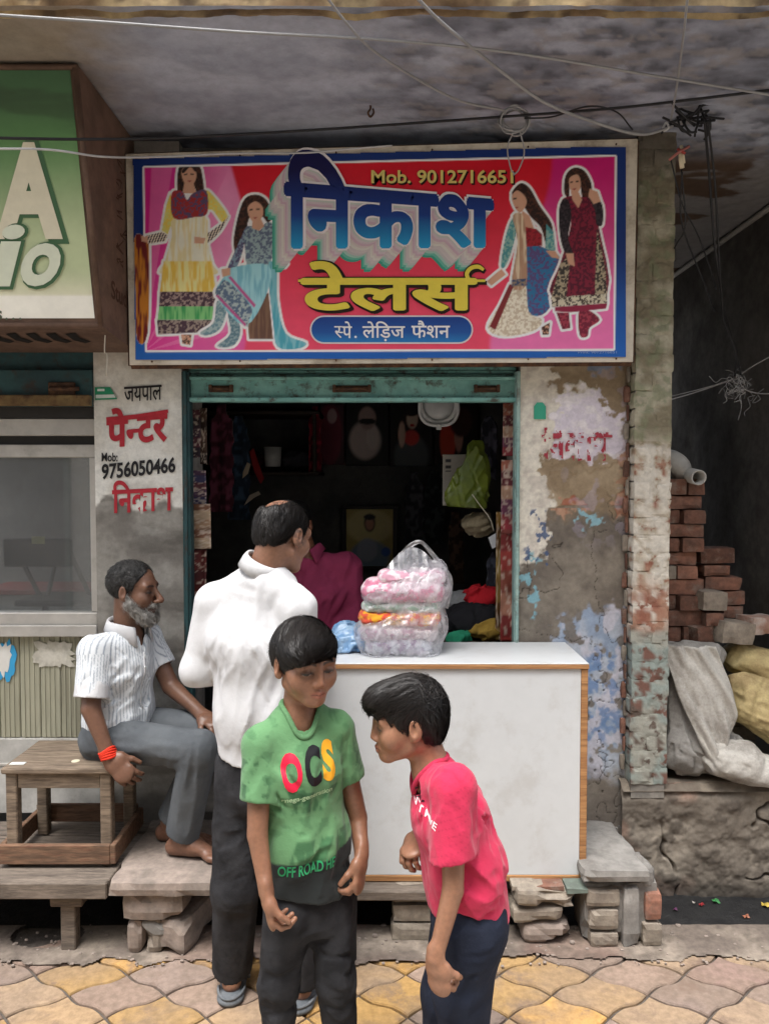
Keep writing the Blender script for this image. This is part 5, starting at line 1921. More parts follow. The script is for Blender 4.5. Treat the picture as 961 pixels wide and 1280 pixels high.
W4 = [(HR, '4a2c20', 'n', [(680, 150), (710, 120), (750, 130), (777, 180), (772, 222), (745, 238), (732, 180), (700, 170), (692, 228), (675, 212)]),
      ('6e1f34', '9c3a4a', 'n', [(645, 662), (692, 662), (698, 722), (668, 726)]), ('6e1f34', '9c3a4a', 'n', [(730, 660), (768, 655), (808, 690), (770, 720), (762, 752), (733, 748)]),
      ('7c2036', '541428', 'n', [(665, 245), (700, 225), (740, 230), (790, 240), (802, 330), (836, 592), (628, 602), (660, 480), (690, 380), (700, 300)]),
      ('3a3430', 'a89a80', 'n', [(660, 480), (702, 440), (682, 602), (625, 612)]), ('3a3430', 'a89a80', 'n', [(797, 340), (830, 500), (836, 602), (790, 602)]),
      ('1f1a1e', '3a3036', 'n', [(665, 245), (690, 240), (702, 300), (690, 380), (707, 440), (680, 442), (660, 380), (655, 290)]),
      ('1f1a1e', '3a3036', 'n', [(768, 235), (790, 230), (818, 260), (818, 332), (795, 332), (790, 280)]),
      ('c8bfa8', '4a4038', 'n', [(625, 606), (836, 592), (836, 628), (630, 642)]), ('8a2440', None, '', [(640, 642), (836, 628), (832, 648), (700, 662), (640, 658)]),
      (SK, None, '', [(680, 440), (710, 440), (714, 490), (690, 480)]), (SK, None, '', [(770, 198), (800, 210), (812, 246), (785, 256), (765, 226)]),
      (SK, None, '', [(700, 208), (728, 210), (742, 240), (728, 272), (706, 240)]), (SK, None, '', [(695, 158), (725, 145), (737, 175), (731, 205), (711, 217), (695, 192)]),
      (HR, None, '', [(698, 172), (708, 170), (708, 175), (698, 177)]), (HR, None, '', [(718, 169), (729, 168), (729, 174), (718, 174)]), ('9c3030', None, '', [(704, 198), (722, 196), (713, 204)])]


def print_fn(u, v):
    px, py = 164 + u, 452 - v
    ch = lambda h: np.array(srgb(h))
    t = sstep(200, 440, py)
    c = mixc(ch('c81426'), ch('ea4a66'), t)
    # pink fields left and right
    pk = mixc(ch('cf1f86'), ch('e58fb8'), sstep(180, 300, px + .25 * (py - 320)))
    pk = mixc(pk, ch('d8308e'), sstep(360, 430, py) * .7)
    edge = 288 + (py - 205) * .28
    edge = np.where(py > 270, 306 - (py - 270) * .12 + sstep(380, 430, py) * 20, edge)
    c = mixc(c, pk, sstep(edge + 3, edge - 3, px))
    pr = mixc(ch('c4186e'), ch('e070a8'), sstep(200, 420, py))
    e2 = 690 - sstep(200, 440, py) * 78
    c = mixc(c, pr, sstep(e2 - 4, e2 + 4, px))
    # rays of lighter pink from the corners
    ray = sstep(.55, .7, np.sin(np.arctan2(py - 440, px - 180) * 16)) * sstep(edge, edge - 20, px)
    c = mixc(c, ch('f0a8cc'), ray * .25)
    for figs, ox in ((W1, 160), (W2, 160), (W3, 480), (W4, 480)):
        layers = [(a, b_, s_, zc_(pts, ox)) for a, b_, s_, pts in figs]
        allp = np.concatenate([np.array(l[3]) for l in layers])
        lo, hi = allp.min(0) - 6, allp.max(0) + 6
        i0, i1 = np.searchsorted(px[:, 0], [lo[0], hi[0]])
        j1, j0 = [py.shape[1] - k for k in np.searchsorted(py[0, ::-1], [lo[1], hi[1]])]
        X, Y_ = px[i0:i1, j0:j1], py[i0:i1, j0:j1]
        sub = c[i0:i1, j0:j1]
        sds = [poly_sd(X, Y_, l[3]) for l in layers]
        big = np.min(sds, 0)
        sub = mixc(sub, ch('efe6e6'), sstep(3.6, 2.4, big))
        for (a, b_, s_, pts), sd_ in zip(layers, sds):
            cc = np.broadcast_to(ch(a), sub.shape)
            if b_:
                if s_ == 'n':
                    g = sstep(.45, .58, fbm(X * .45, Y_ * .45, len(pts), 2, 7))
                elif s_ == 'v':
                    g = sstep(.35, .65, fbm(X * .42, Y_ * .05, len(pts), 2, 9))
                else:
                    g = (np.sin((X + Y_ * .4) * 1.9) > 0).astype(float)
                cc = mixc(cc, ch(b_), g)
            sub = mixc(sub, cc, sstep(.55, -.55, sd_))
        c[i0:i1, j0:j1] = sub
    # white keyline and blue border
    fld = poly_sd(px, py, [(181, 210), (768, 196), (766, 436), (184, 438)])
    dup = poly_sd(px, py, zc_(W1[0][3], 160))
    bl = mixc(ch('16306e'), ch('1f5aa8'), sstep(300, 450, py))
    outside = sstep(-.5, .5, fld)
    c = mixc(c, ch('e6e2e2'), outside * sstep(1.5, 1.0, dup - 0) * 0)
    keep = sstep(.5, -.5, dup)
    oc = mixc(np.broadcast_to(ch('e8e4e2'), c.shape), bl, sstep(2.0, 3.0, fld))
    c = mixc(c, oc, outside * (1 - keep))
    c = np.minimum(c * 1.2, .9) * (.94 + .12 * fbm(px * .03, py * .05, 0, 3, 3))[..., None]
    return c, np.zeros_like(px)


# printed sheet: one dense surface, mapped to the slightly skewed outline of the banner
nu, nv = 540, 236
uu, vv = np.meshgrid(np.linspace(0, 620, nu), np.linspace(0, 268, nv), indexing='ij')
rgb, _ = print_fn(uu, vv)
px_, py_ = 164 + uu, 452 - vv
out = poly_sd(px_, py_, [(167, 199), (781, 183), (781, 446), (170, 450)])
pts = np.array([tuple(bp(a, b_, .001)) for a, b_ in zip(px_.ravel(), py_.ravel())])
idx = np.arange(nu * nv).reshape(nu, nv)
F = np.stack([idx[:-1, :-1], idx[1:, :-1], idx[1:, 1:], idx[:-1, 1:]], -1).reshape(-1, 4)
F = F[(out.ravel() < .8)[F].all(1)]
link('printed_sheet', mesh_np('printed_sheet', pts, F, True, rgb.reshape(-1, 3)), mat('banner print', vcol='Col', rough=.42, var=.03, spec=.35), ban)


# lettering
def glyph_cut(ch_, keep):
    """half letter: the consonant without its upright"""
    V, F = text_arrays(ch_, 1, .0)
    a, b_ = V[:, 0].min(), V[:, 0].max()
    return clip_poly_mesh(V, F, 0, a + (b_ - a) * keep, True)


def lay(V, F, m, lift, name='lettering', parent=None):
    P = [tuple(bp(v[0], -v[1], lift + v[2])) for v in V]
    return link(name, mesh_np(name, P, F), m, parent or ban)


def vgrad(name, top, mid, bot, z0, z1):
    """ink that runs from one colour to another up the letters"""
    if name in MATS:
        return MATS[name]
    m = mat(name, (1, 1, 1), rough=.45, var=.0)
    nt = m.node_tree
    tc = nt.nodes.new('ShaderNodeNewGeometry')
    sx = nt.nodes.new('ShaderNodeSeparateXYZ')
    mr = nt.nodes.new('ShaderNodeMapRange')
    mr.inputs['From Min'].default_value = z0
    mr.inputs['From Max'].default_value = z1
    rp = nt.nodes.new('ShaderNodeValToRGB')
    rp.color_ramp.elements[0].color = (*srgb(bot), 1)
    rp.color_ramp.elements[1].color = (*srgb(top), 1)
    e = rp.color_ramp.elements.new(.42)
    e.color = (*srgb(mid), 1)
    nt.links.new(tc.outputs['Position'], sx.inputs[0])
    nt.links.new(sx.outputs['Z'], mr.inputs['Value'])
    nt.links.new(mr.outputs[0], rp.inputs[0])
    nt.links.new(rp.outputs[0], nt.nodes['Principled BSDF'].inputs['Base Color'])
    return m


NIK = '\u093f\u0928\u0915\u093e\u0936'


def name_letters(bold, n=10):
    V, F = bold_arrays(NIK, bold, n, 3)
    b0, b1 = V.min(0), V.max(0)
    x = (V[:, 0] - b0[0]) / (b1[0] - b0[0])
    base = 0.0
    hl = 0.60                                    # height of the head line in the font
    y = (V[:, 1] - base) / hl
    X = 355 + x * 262
    top = 236 + (X - 355) / 262 * 22
    up = np.where(y > 1, top - (y - 1) * 92, 308 - y * (308 - top))
    return np.stack([X, -up, V[:, 2]], 1), F


zlo, zhi = bp(400, 310).z, bp(400, 215).z
SH = ['c9cfc9', 'd6c6cc', 'd2b4c2', 'd9cbc8', 'ddd8d0', 'd2c8c8', 'c6c0c0', 'a9cabf', '6fbaa6', '45a48e']
for k in range(22, 0, -1):                        # slanted block shadow behind the name
    V, F = name_letters(.034, 4)
    V = V + np.array((-1.06 * k, -1.3 * k, 0))
    lay(V, F, flat(SH[min(9, (k - 1) * 10 // 22)]), .0016 + .00016 * (22 - k), 'block_shadow')
V, F = name_letters(.055)
lay(V, F, flat('efe9ea'), .0066, 'outline')
V, F = name_letters(.034)
lay(V, F, vgrad('name ink', '15124a', '1d3f8c', '2aa0d8', zlo, zhi), .0080, 'lettering')
# second line
def tailors(bold):
    V, F = bold_arrays('\u091f\u0947\u0932\u0938', bold, 12)
    b0, b1 = V.min(0), V.max(0)
    X = 376 + (V[:, 0] - b0[0]) / (b1[0] - b0[0]) * 220
    y = V[:, 1] / .60
    return np.stack([X, -np.where(y > 1, 352 - (y - 1) * 46, 387 - y * 35), V[:, 2]], 1), F


reph = [(586, -352), (583, -343), (588, -336), (597, -334), (604, -338)]
for bold, dx, dy, col_, lift, w in ((.05, 2, -2.5, '2a1a10', .0050, 8), (.05, 0, 0, '1c140c', .0064, 8), (.03, 0, 0, 'ecd750', .0078, 5.2)):
    V, F = tailors(bold)
    V = V + np.array((dx, dy, 0))
    S_ = stroke([(a + dx, b_ + dy) for a, b_ in reph], [w * .9, w, w, w, w * .7])
    H_ = stroke([(373 + dx, -351.5 + dy), (606 + dx, -351.5 + dy)], w * .62, n=1)
    for (v_, f_), nm, ex in (((V, F), 'lettering', 0), (S_, 'vowel_stroke', .0003), (H_, 'head_line', .0005)):
        lay(v_, f_, flat(col_), lift + ex, nm)
# phone number
V, F = text_arrays('Mob. 9012716651', 1, .035)
lay(fit(V, 464, 642, -231, -213) + np.array((1.2, -1.2, 0)), F, flat('2a120e'), .0036)
V, F = text_arrays('Mob. 9012716651', 1, .02)
lay(fit(V, 464, 641, -230, -213), F, flat('e3cf7a'), .0050)
# blue pill with white line
def pill(x0, x1, y0, y1, n=14):
    r = (y1 - y0) / 2
    p = [(x1 - r + r * math.cos(a), -(y0 + r) + r * math.sin(a)) for a in np.linspace(-math.pi / 2, math.pi / 2, n)]
    p += [(x0 + r + r * math.cos(a), -(y0 + r) + r * math.sin(a)) for a in np.linspace(math.pi / 2, 3 * math.pi / 2, n)]
    return np.array([(a, b_, 0) for a, b_ in p]), [list(range(len(p)))]


lay(*pill(387.5, 591, 394.5, 430), flat('e6dfe0'), .0034, 'pill_edge')
lay(*pill(389.5, 589, 396.5, 428), vgrad('pill ink', '1c3f8c', '2458a4', '2f86c8', bp(480, 430).z, bp(480, 396).z), .0048, 'pill')
wt = flat('f0eeee')
Vh, Fh = glyph_cut('\u0938', .66)
lay(fit(Vh, 418, 429, -423, -408), Fh, wt, .0062)
for body, x0, x1, y0, y1 in (('\u092a\u0947', 428, 440, 402, 423), ('.', 443, 446, 420, 423), ('\u0932\u0947\u093f\u0921\u093c\u091c', 453, 506, 402, 427), ('\u092b\u0948\u0936\u0928', 514, 562, 401, 423)):
    V, F = text_arrays(body, 1, .012)
    lay(fit(V, x0, x1, -y1, -y0), F, wt, .0062)
V, F = text_arrays('Print: 9012716651', 1, .0)
lay(fit(V, 722, 770, -442, -439), F, flat('8fa8cf'), .0036, 'small_print')

# ------------------------------------------------------------------ hand-painted lettering on the piers
def paint_on(Yp, V, F, m, lift, name, parent):
    P = [tuple(Vector((at(v[0], -v[1], Yp).x, Yp - lift - v[2], at(v[0], -v[1], Yp).z))) for v in V]
    return link(name, mesh_np(name, P, F), m, parent)


BLK, REDP = mat('black sign paint', srgb(34, 32, 34), rough=.7, var=.1), mat('red sign paint', srgb(178, 44, 56), srgb(164, 38, 50), 20, rough=.7, var=.1)


def shear(V, k, x0):
    V = V.copy()
    V[:, 1] += (V[:, 0] - x0) * k
    return V


V, F = text_arrays('\u091c\u092f\u092a\u093e\u0932', 1, .012)
paint_on(WY, shear(fit(V, 156, 203, -503, -484), .06, 156), F, BLK, .006, 'painted_lettering', shop)
V, F = text_arrays('\u092a\u0947', 1, .035)
paint_on(WY, shear(fit(V, 134, 161, -560, -511), .08, 134), F, REDP, .006, 'painted_lettering', shop)
Vh, Fh = glyph_cut('\u0928', .62)
paint_on(WY, shear(fit(Vh, 157, 175, -550, -521), .08, 150), Fh, REDP, .0065, 'painted_lettering', shop)
V, F = text_arrays('\u091f\u0930', 1, .035)
paint_on(WY, shear(fit(V, 172, 210, -556, -520), .08, 165), F, REDP, .006, 'painted_lettering', shop)
V, F = stroke([(134, -524), (172, -520), (211, -514)], 4.2)
paint_on(WY, V, F, REDP, .007, 'painted_head_line', shop)
V, F = text_arrays('Mob:', 1, .02)
paint_on(WY, fit(V, 128, 148, -577, -566), F, BLK, .006, 'painted_lettering', shop)
V, F = text_arrays('9756050466', 1, .03)
paint_on(WY, shear(fit(V, 128, 220, -600, -580), .10, 128), F, BLK, .006, 'painted_lettering', shop)
V, F = text_arrays(NIK, 1, .025)
paint_on(WY, shear(fit(V, 141, 217, -642, -601), .05, 141), F, REDP, .006, 'painted_lettering', shop)
# rubbed, flaking name on the right pier
V, F = text_arrays(NIK, 1, .03)
bmx = bmesh.new()
vs = [bmx.verts.new(tuple(v)) for v in shear(fit(V, 676, 764, -578, -528), .02, 676)]
for f in F:
    bmx.faces.new([vs[i] for i in f])
for _ in range(3):
    bmesh.ops.subdivide_edges(bmx, edges=[e for e in bmx.edges if e.calc_length() > 2.0], cuts=1)
    bmesh.ops.triangulate(bmx, faces=bmx.faces[:])
cen = np.array([f.calc_center_median()[:] for f in bmx.faces])
kill = fbm(cen[:, 0] * .16, cen[:, 1] * .16, 0, 3, 5) > .5
bmx.faces.ensure_lookup_table()
bmesh.ops.delete(bmx, geom=[bmx.faces[i] for i in np.nonzero(kill)[0]], context='FACES')
bmx.verts.index_update()
V = np.array([v.co[:] for v in bmx.verts])
F = [[v.index for v in f.verts] for f in bmx.faces]
bmx.free()
paint_on(WY, V, F, mat('faded red paint', srgb(176, 70, 82), srgb(160, 56, 70), 20, rough=.8), .011, 'flaking_lettering', shop)
# stickers
o = link('green_sticker', mesh_np('green_sticker', [tuple(at(x, y, WY - .010)) for x, y in ((667, 524), (682, 524), (682, 508), (678, 503), (671, 503), (667, 508))], [[0, 1, 2, 3, 4, 5]]), flat('3fa184', .6))
tag(o, 'small green sticker on the cream edge of the right pier', 'sticker')
o = link('phone_sticker', mesh_np('phone_sticker', [tuple(at(x, y, WY - .007)) for x, y in ((119, 500), (147, 499), (138, 484), (119, 484))], [[0, 1, 2, 3]]), flat('2c8f68', .5))
tag(o, 'green and white sticker at the corner of the painted left pier', 'sticker')
link('white_strip', mesh_np('white_strip', [tuple(at(x, y, WY - .0085)) for x, y in ((120, 498), (145, 497), (143, 493), (120, 493.5))], [[0, 1, 2, 3]]), flat('cfdad4', .5), o)
link('white_strip', mesh_np('white_strip', [tuple(at(x, y, WY - .0085)) for x, y in ((122, 489), (131, 489), (131, 486), (122, 486))], [[0, 1, 2, 3]]), flat('cfdad4', .5), o)
# ------------------------------------------------------------------ cloth and skin materials
SKIN_M = mat('skin', vcol='Col', rough=0.44, var=0.12, bump=0.3, bscale=260, spec=0.45, sss=0.1, bdist=0.001)
HAIR_M = mat('black hair', (0.008, 0.007, 0.007), rough=0.52, var=0.2, spec=0.28, bscale=90)
CLOTH_M = mat('dyed cotton', vcol='Col', rough=0.9, var=0.08, bump=0.5, bscale=42, spec=0.15, sheen=0.15, bdist=0.005)
HAIR_S = mat('hair strand', (0.013, 0.011, 0.010), rough=0.45, var=0.3, spec=0.3, bscale=90, rand=.2)
DENIM_M = mat('black washed cloth', (0.016, 0.016, 0.018), (0.03, 0.03, 0.033), 14, rough=0.88, bump=0.55, bscale=36, spec=0.2, var=0.15, bdist=0.006)
NAVY_M = mat('navy cloth', (0.014, 0.018, 0.032), (0.02, 0.025, 0.042), 12, rough=0.9, bump=0.55, bscale=36, spec=0.18, var=0.12, bdist=0.006)


# ------------------------------------------------------------------ inside the shop
def print_sheet(name, px0_, px1_, py0_, py1_, Y, fn, label, cat, m=None, group=None, n=(40, 50), rough=.5):
    """a flat picture (poster, photo) with its print computed per vertex: fn(s,t) with t downwards"""
    p0, p1 = at(px0_, py1_, Y), at(px1_, py0_, Y)
    o = grid_sheet(name, (p0.x, Y, p0.z), (p1.x - p0.x, 0, 0), (0, 0, p1.z - p0.z), n[0], n[1],
                   lambda u, v: (fn(u / (p1.x - p0.x), 1 - v / (p1.z - p0.z)), u * 0), m or mat('poster print', vcol='Col', rough=rough, var=.04), None, (0, -1, 0))
    md = o.modifiers.new('thickness', 'SOLIDIFY')
    md.thickness = .004
    tag(o, label, cat, group)
    return o


def blob(s, t, cx, cy, rx, ry):
    return sstep(1.15, .85, np.sqrt(((s - cx) / rx) ** 2 + ((t - cy) / ry) ** 2))


def model_poster(bg, parts):
    def f(s, t, k=1.5):
        c = np.broadcast_to(np.array(srgb(bg)), s.shape + (3,))
        for h, cx, cy, rx, ry in parts:
            c = mixc(c, srgb(h), blob(s, t, cx, cy, rx, ry))
        return np.minimum(c * k, .85)
    return f


g_ = 'fashion posters on the back wall of the shop'
print_sheet('poster', 400, 430, 505, 581, 4.9, model_poster('3a1a22', [('6a2030', .4, .5, .5, .5), ('b09090', .5, .2, .2, .12)]), 'dark red fashion poster, leftmost on the back wall of the shop', 'poster', None, g_)
print_sheet('poster', 432, 486, 503, 582, 4.9, model_poster('14110f', [('b8a8a0', .45, .6, .36, .3), ('c8b8b0', .62, .55, .14, .2), ('a08880', .5, .25, .2, .18), ('1a1412', .5, .3, .2, .05)]), 'poster of a figure in a pale dress on black', 'poster', None, g_)
print_sheet('poster', 487, 541, 503, 583, 4.9, model_poster('191412', [('2a1c18', .5, .3, .22, .22), ('4a4e50', .5, .85, .4, .35), ('c03a34', .5, .55, .18, .12), ('d8a894', .28, .5, .08, .2), ('dab09c', .52, .26, .13, .15), ('b01818', .52, .36, .05, .025), ('1c1210', .5, .12, .2, .1)]),
            'poster of a woman in red resting her chin on her hand', 'poster', None, g_)
print_sheet('poster', 543, 598, 505, 580, 4.9, model_poster('1b1312', [('c8452f', .3, .6, .18, .36), ('c09080', .55, .5, .1, .3), ('40241e', .6, .3, .25, .25)]), 'poster with an orange-red dress behind the hanging green bag', 'poster', None, g_)
# framed photograph
fr = thing('framed_photo', 'framed photo of a person in a cap on the back wall', 'framed photo', tuple(at(460, 705, 4.88)))
FR = mat('dark frame wood', (.03, .022, .018), rough=.5)
p0, p1 = at(427, 712, 4.88), at(497, 632, 4.88)
for a0, a1, b0, b1 in ((p0.x, p1.x, p0.z, p0.z + .022), (p0.x, p1.x, p1.z - .022, p1.z), (p0.x, p0.x + .03, p0.z + .0225, p1.z - .0225), (p1.x - .03, p1.x, p0.z + .0225, p1.z - .0225)):
    box('frame_rail', a0, a1, 4.87, 4.90, b0, b1, FR, fr, .004)
pic = grid_sheet('picture', (p0.x + .03, 4.888, p0.z + .022), (p1.x - p0.x - .06, 0, 0), (0, 0, p1.z - p0.z - .044), 40, 50,
                 lambda u, v: (model_poster('9a8a55', [('b4a672', .5, .3, .5, .3), ('6a7a8a', .5, .85, .42, .3), ('8a8f9c', .45, .72, .22, .2), ('3a2a24', .5, .24, .12, .16), ('a87a62', .5, .26, .09, .11), ('201816', .5, .14, .13, .05), ('3a5a9a', .85, .75, .1, .08)])(
                     u / (p1.x - p0.x - .06), 1 - v / (p1.z - p0.z - .044)), u * 0), mat('poster print'), fr, (0, -1, 0))
# shelf with dark goods
shf = thing('wall_shelf', 'dark shelf with bundled cloth high on the left of the shop', 'shelf', tuple(at(330, 600, 4.6)))
DKW = mat('dark shelf wood', (.05, .035, .025), (.035, .025, .02), 8, rough=.7)
pa, pb = at(246, 590, 4.6), at(400, 590, 4.6)
box('board', pa.x, pb.x, 4.55, 4.94, pa.z - .02, pa.z, DKW, shf, .003)
box('board', pa.x, pb.x, 4.55, 4.94, pa.z + .34, pa.z + .36, DKW, shf, .003)
for x in (pa.x + .02, pb.x - .04):
    box('upright', x, x + .02, 4.56, 4.93, pa.z + .0005, pa.z + .3395, DKW, shf, .002)


def cloth_lump(name, label, cat, px, py, Y, rx, ry, rz, colr, seed, group=None, rough=.9, col2=None, amp=.02, flat_z=None):
    S = SDF()
    c = at(px, py, Y)
    S.ell(c, (rx, ry, rz), None, .02)
    S.ell(c + Vector((rx * .35, -ry * .1, rz * .25)), (rx * .6, ry * .7, rz * .6), None, .03)
    S.fold(folds((1, .3, .5), (.2, .035), amp, seed), folds((.2, .3, 1), (.1, .03), amp * .6, seed + 4))
    if flat_z is not None:
        S.plane((0, 0, flat_z), (0, 0, -1), .004)
    o = sdf_obj(name, S, mat('cloth ' + colr, srgb(colr), srgb(col2) if col2 else None, 20, rough=rough, var=.12, bump=.2, bscale=300), None, .006)
    tag(o, label, cat, group)
    return o


cloth_lump('folded_cloth', 'dark maroon cloth bundle on the upper wall shelf', 'cloth', 300, 575, 4.72, .13, .12, .055, '4a1a24', 801, 'cloth on the shelf')
cloth_lump('folded_cloth', 'grey cloth bundle on the right end of the wall shelf', 'cloth', 372, 575, 4.72, .1, .12, .05, '3a3a40', 805, 'cloth on the shelf')
# white mug-shaped container and red cloth hanging on the left wall
V, F = tube_arrays([at(341, 583, 4.5), at(341, 559, 4.5)], [.045, .052], 18)
o = link('white_container', mesh_np('white_container', V, F, True), mat('white plastic', (.5, .5, .48), rough=.4))
tag(o, 'white plastic container on the dark shelf above the standing man', 'container')
for k, (pts, colr, lb) in enumerate((([(312, 565), (318, 590), (326, 605), (330, 598), (322, 575), (317, 560)], '8c1f22', 'dark red cloth strip hanging on the left wall above the standing man'),
                                   ([(303, 598), (310, 592), (313, 580), (309, 578), (304, 590)], 'c9b9a0', 'pale strip of cloth hanging beside the red cloth'),
                                   ([(305, 632), (318, 622), (326, 618), (323, 614), (312, 619)], 'b8aea0', 'pale cardboard edge low on the left wall'))):
    P = [at(x, y, 4.3) for x, y in pts]
    o = link('hanging_cloth', mesh_np('hanging_cloth', [tuple(p) for p in P], poly_tri([(p.x, p.z) for p in P])), flat(colr, .85))
    md = o.modifiers.new('thickness', 'SOLIDIFY')
    md.thickness = .008
    tag(o, lb, 'cloth')
# round white lamp hanging from the ceiling
ft = thing('hanging_lamp', 'round white rechargeable lamp hanging at the top of the opening', 'lamp', tuple(at(548, 515, 3.6)))
WPL = mat('white lamp plastic', (.55, .56, .56), rough=.4)
c = at(548, 506, 3.6)
ring = [c + Vector((math.cos(a) * .083, 0, math.sin(a) * .083)) for a in np.linspace(0, 2 * math.pi, 36, endpoint=False)]
tube('rim', ring, .011, WPL, ft, 8, True, True)
S = SDF()
S.ell(c + Vector((0, .02, -.005)), (.076, .035, .072))
sdf_obj('dish', S, mat('lamp reflector', (.42, .43, .43), rough=.3), ft, .006)
tube('stand', [c + Vector((-.088, -.012, .02)), c + Vector((-.085, -.014, -.05)), c + Vector((-.045, -.016, -.092)), c + Vector((.045, -.016, -.092)), c + Vector((.085, -.014, -.05)), c + Vector((.088, -.012, .02))], .008, WPL, ft, 8, True, False, 5)
box('clip', c.x - .012, c.x + .012, 3.565, 3.585, c.z - .118, c.z - .092, WPL, ft, .003)
tube('cord', [c + Vector((0, .0, .08)), c + Vector((0, .05, .5))], .003, mat('black cord', (.015, .015, .015), rough=.6), ft, 6)
# green carrier bag with a printed newspaper bag behind
S = SDF()
c0, c1, c2 = at(592, 560, 3.55), at(576, 610, 3.55), at(590, 590, 3.55)
S.cap(at(596, 562, 3.55), at(578, 622, 3.55), .035, .07, .02, u=(0, 1, 0), su=.5)
S.cap(at(600, 580, 3.55), at(592, 626, 3.55), .04, .055, .02, u=(0, 1, 0), su=.5)
S.fold(folds((-.3, 0, 1), (.2, .03), .011, 811), folds((.7, 0, 1), (.1, .03), .006, 815))
S.plane(at(575, 634, 3.55), (-.06, 0, -1), .003)
o = sdf_obj('carrier_bag', S, mat('olive green plastic', srgb(104, 116, 34), srgb(76, 90, 26), 12, rough=.35, var=.15, bump=.3, bscale=60, spec=.5), None, .005)
tag(o, 'crumpled olive green carrier bag hanging inside at the right', 'bag')
print_sheet('paper_bag', 553, 607, 568, 632, 3.64, lambda s, t: mixc(np.broadcast_to(np.array(srgb('9a958c')), s.shape + (3,)), srgb('2a2a30'), ((s > .06) & (s < .2) & (t > .06) & (t < .34) & (np.sin(t * 60) > -.3)).astype(float)),
            'greyish printed paper sheet behind the green carrier bag', 'paper')
cloth_lump('cloth_bundle', 'beige cloth bundle hanging below the green bag', 'cloth', 598, 655, 3.62, .07, .05, .05, '857a62', 821)
o = link('price_tag', mesh_np('price_tag', [tuple(at(x, y, 3.5)) for x, y in ((610, 672), (623, 664), (627, 680), (615, 686))], [[0, 1, 2, 3]]), flat('cfd2d4', .7))
tag(o, 'white paper tag hanging on the right side of the opening', 'tag')
o = tube('hanging_string', [at(590, 618, 3.5), at(600, 632, 3.5), at(612, 648, 3.49), at(617, 664, 3.49)], .0025, flat('b9b4a0'), None, 5, True, False, 4)
tag(o, 'thin pale string from the green bag down to the paper tag', 'string')


# strips of catalogue pages hanging along both jambs
def page_strip(label, px0_, px1_, py0_, py1_, Y, pal, seed, group, slant=0.0):
    rr = random.Random(seed)
    cols = [np.array(srgb(h)) for h in pal]

    def fn(s, t):
        k = np.floor(t * 5 + rr.random()).astype(int)
        base = np.array([cols[(i + seed) % len(cols)] for i in range(8)])[np.clip(k, 0, 7)]
        n = fbm(s * 5, t * 22, seed, 3, seed)
        return mixc(base, np.array(srgb('d6c6b4')), sstep(.56, .66, n) * .6) * (.6 + .6 * fbm(s * 3, t * 9, 1, 2, seed + 3))[..., None]
    p0, p1 = at(px0_, py1_, Y), at(px1_, py0_, Y)
    o = grid_sheet('catalogue_pages', (p0.x, Y, p0.z), (p1.x - p0.x, 0, 0), (0, 0, p1.z - p0.z), 10, 40,
                   lambda u, v: (fn(u / (p1.x - p0.x), 1 - v / (p1.z - p0.z)), .012 * (fbm(u * 20, v * 8, 0, 2, seed) - .5) * 2 + slant * u), mat('page print', vcol='Col', rough=.6, var=.08), None, (0, -1, 0))
    md = o.modifiers.new('thickness', 'SOLIDIFY')
    md.thickness = .006
    tag(o, label, 'catalogue', group)


WARM = ['7c3a34', '9a5a48', '5a2028', 'b08c74', '6a3a50', '8a3038']
gl, gr_ = 'catalogue pages on the left jamb', 'catalogue pages on the right jamb'
page_strip('dim purple catalogue pages at the top of the left jamb', 238, 250, 512, 572, 3.36, ['3a2430', '5a3038', '2c2028'], 1, gl)
page_strip('brownish catalogue strip beside them high on the left jamb', 250, 258, 510, 580, 3.4, ['4a3428', '33241e', '5a4034'], 2, gl)
page_strip('purple and blue catalogue strip half way up the left jamb', 238, 257, 588, 632, 3.36, ['4a3048', '3a3858', '5c3038'], 3, gl)
page_strip('tan torn catalogue pages half way down the left jamb', 237, 263, 630, 686, 3.35, ['9a7c62', '7a5440', 'b09a80'], 4, gl)
page_strip('dark red catalogue sheet lowest on the left jamb', 238, 257, 684, 745, 3.36, ['5a2422', '6a2c28', '4a1c1e'], 5, gl)
page_strip('narrow pink catalogue strip at the top of the right jamb', 628, 642, 503, 570, 3.36, WARM, 6, gr_)
page_strip('brown and pink catalogue sheets in the middle of the right jamb', 626, 643, 575, 668, 3.35, WARM, 7, gr_)
page_strip('red catalogue sheets low on the right jamb', 625, 643, 666, 802, 3.36, ['7c2a28', '9a3a34', '8a4a3c', 'b07a64'], 8, gr_)
page_strip('thin yellowish strip beside the right jamb sheets', 619, 626, 640, 800, 3.42, ['8a6a34', '6a4a28', '9a8048'], 9, gr_)
# garments hanging in the dark of the room
def hung(label, px0_, px1_, py0_, py1_, Y, colr, seed):
    p0, p1 = at(px0_, py1_, Y), at(px1_, py0_, Y)
    w_, h_ = p1.x - p0.x, p1.z - p0.z
    o = grid_sheet('hanging_garment', (p0.x, Y, p0.z), (w_, 0, 0), (0, 0, h_), 30, 40,
                   lambda u, v: (mixc(np.broadcast_to(np.array(srgb(colr)), u.shape + (3,)), np.array(srgb(colr)) * 2.6, sstep(.5, .6, fbm(u * 40, v * 40, seed, 2, seed))), .05 * (fbm(u * 22, v * 2, 0, 2, seed) - .5)), CLOTH_M, None, (0, -1, 0),
                   lambda u, v: np.abs(u - w_ / 2) < w_ * (.5 - .28 * sstep(.75, 1.0, v / h_)) + .006 * np.sin(v * 60 + seed))
    md = o.modifiers.new('thickness', 'SOLIDIFY')
    md.thickness = .012
    tag(o, label, 'garment', 'garments hanging in the shop')


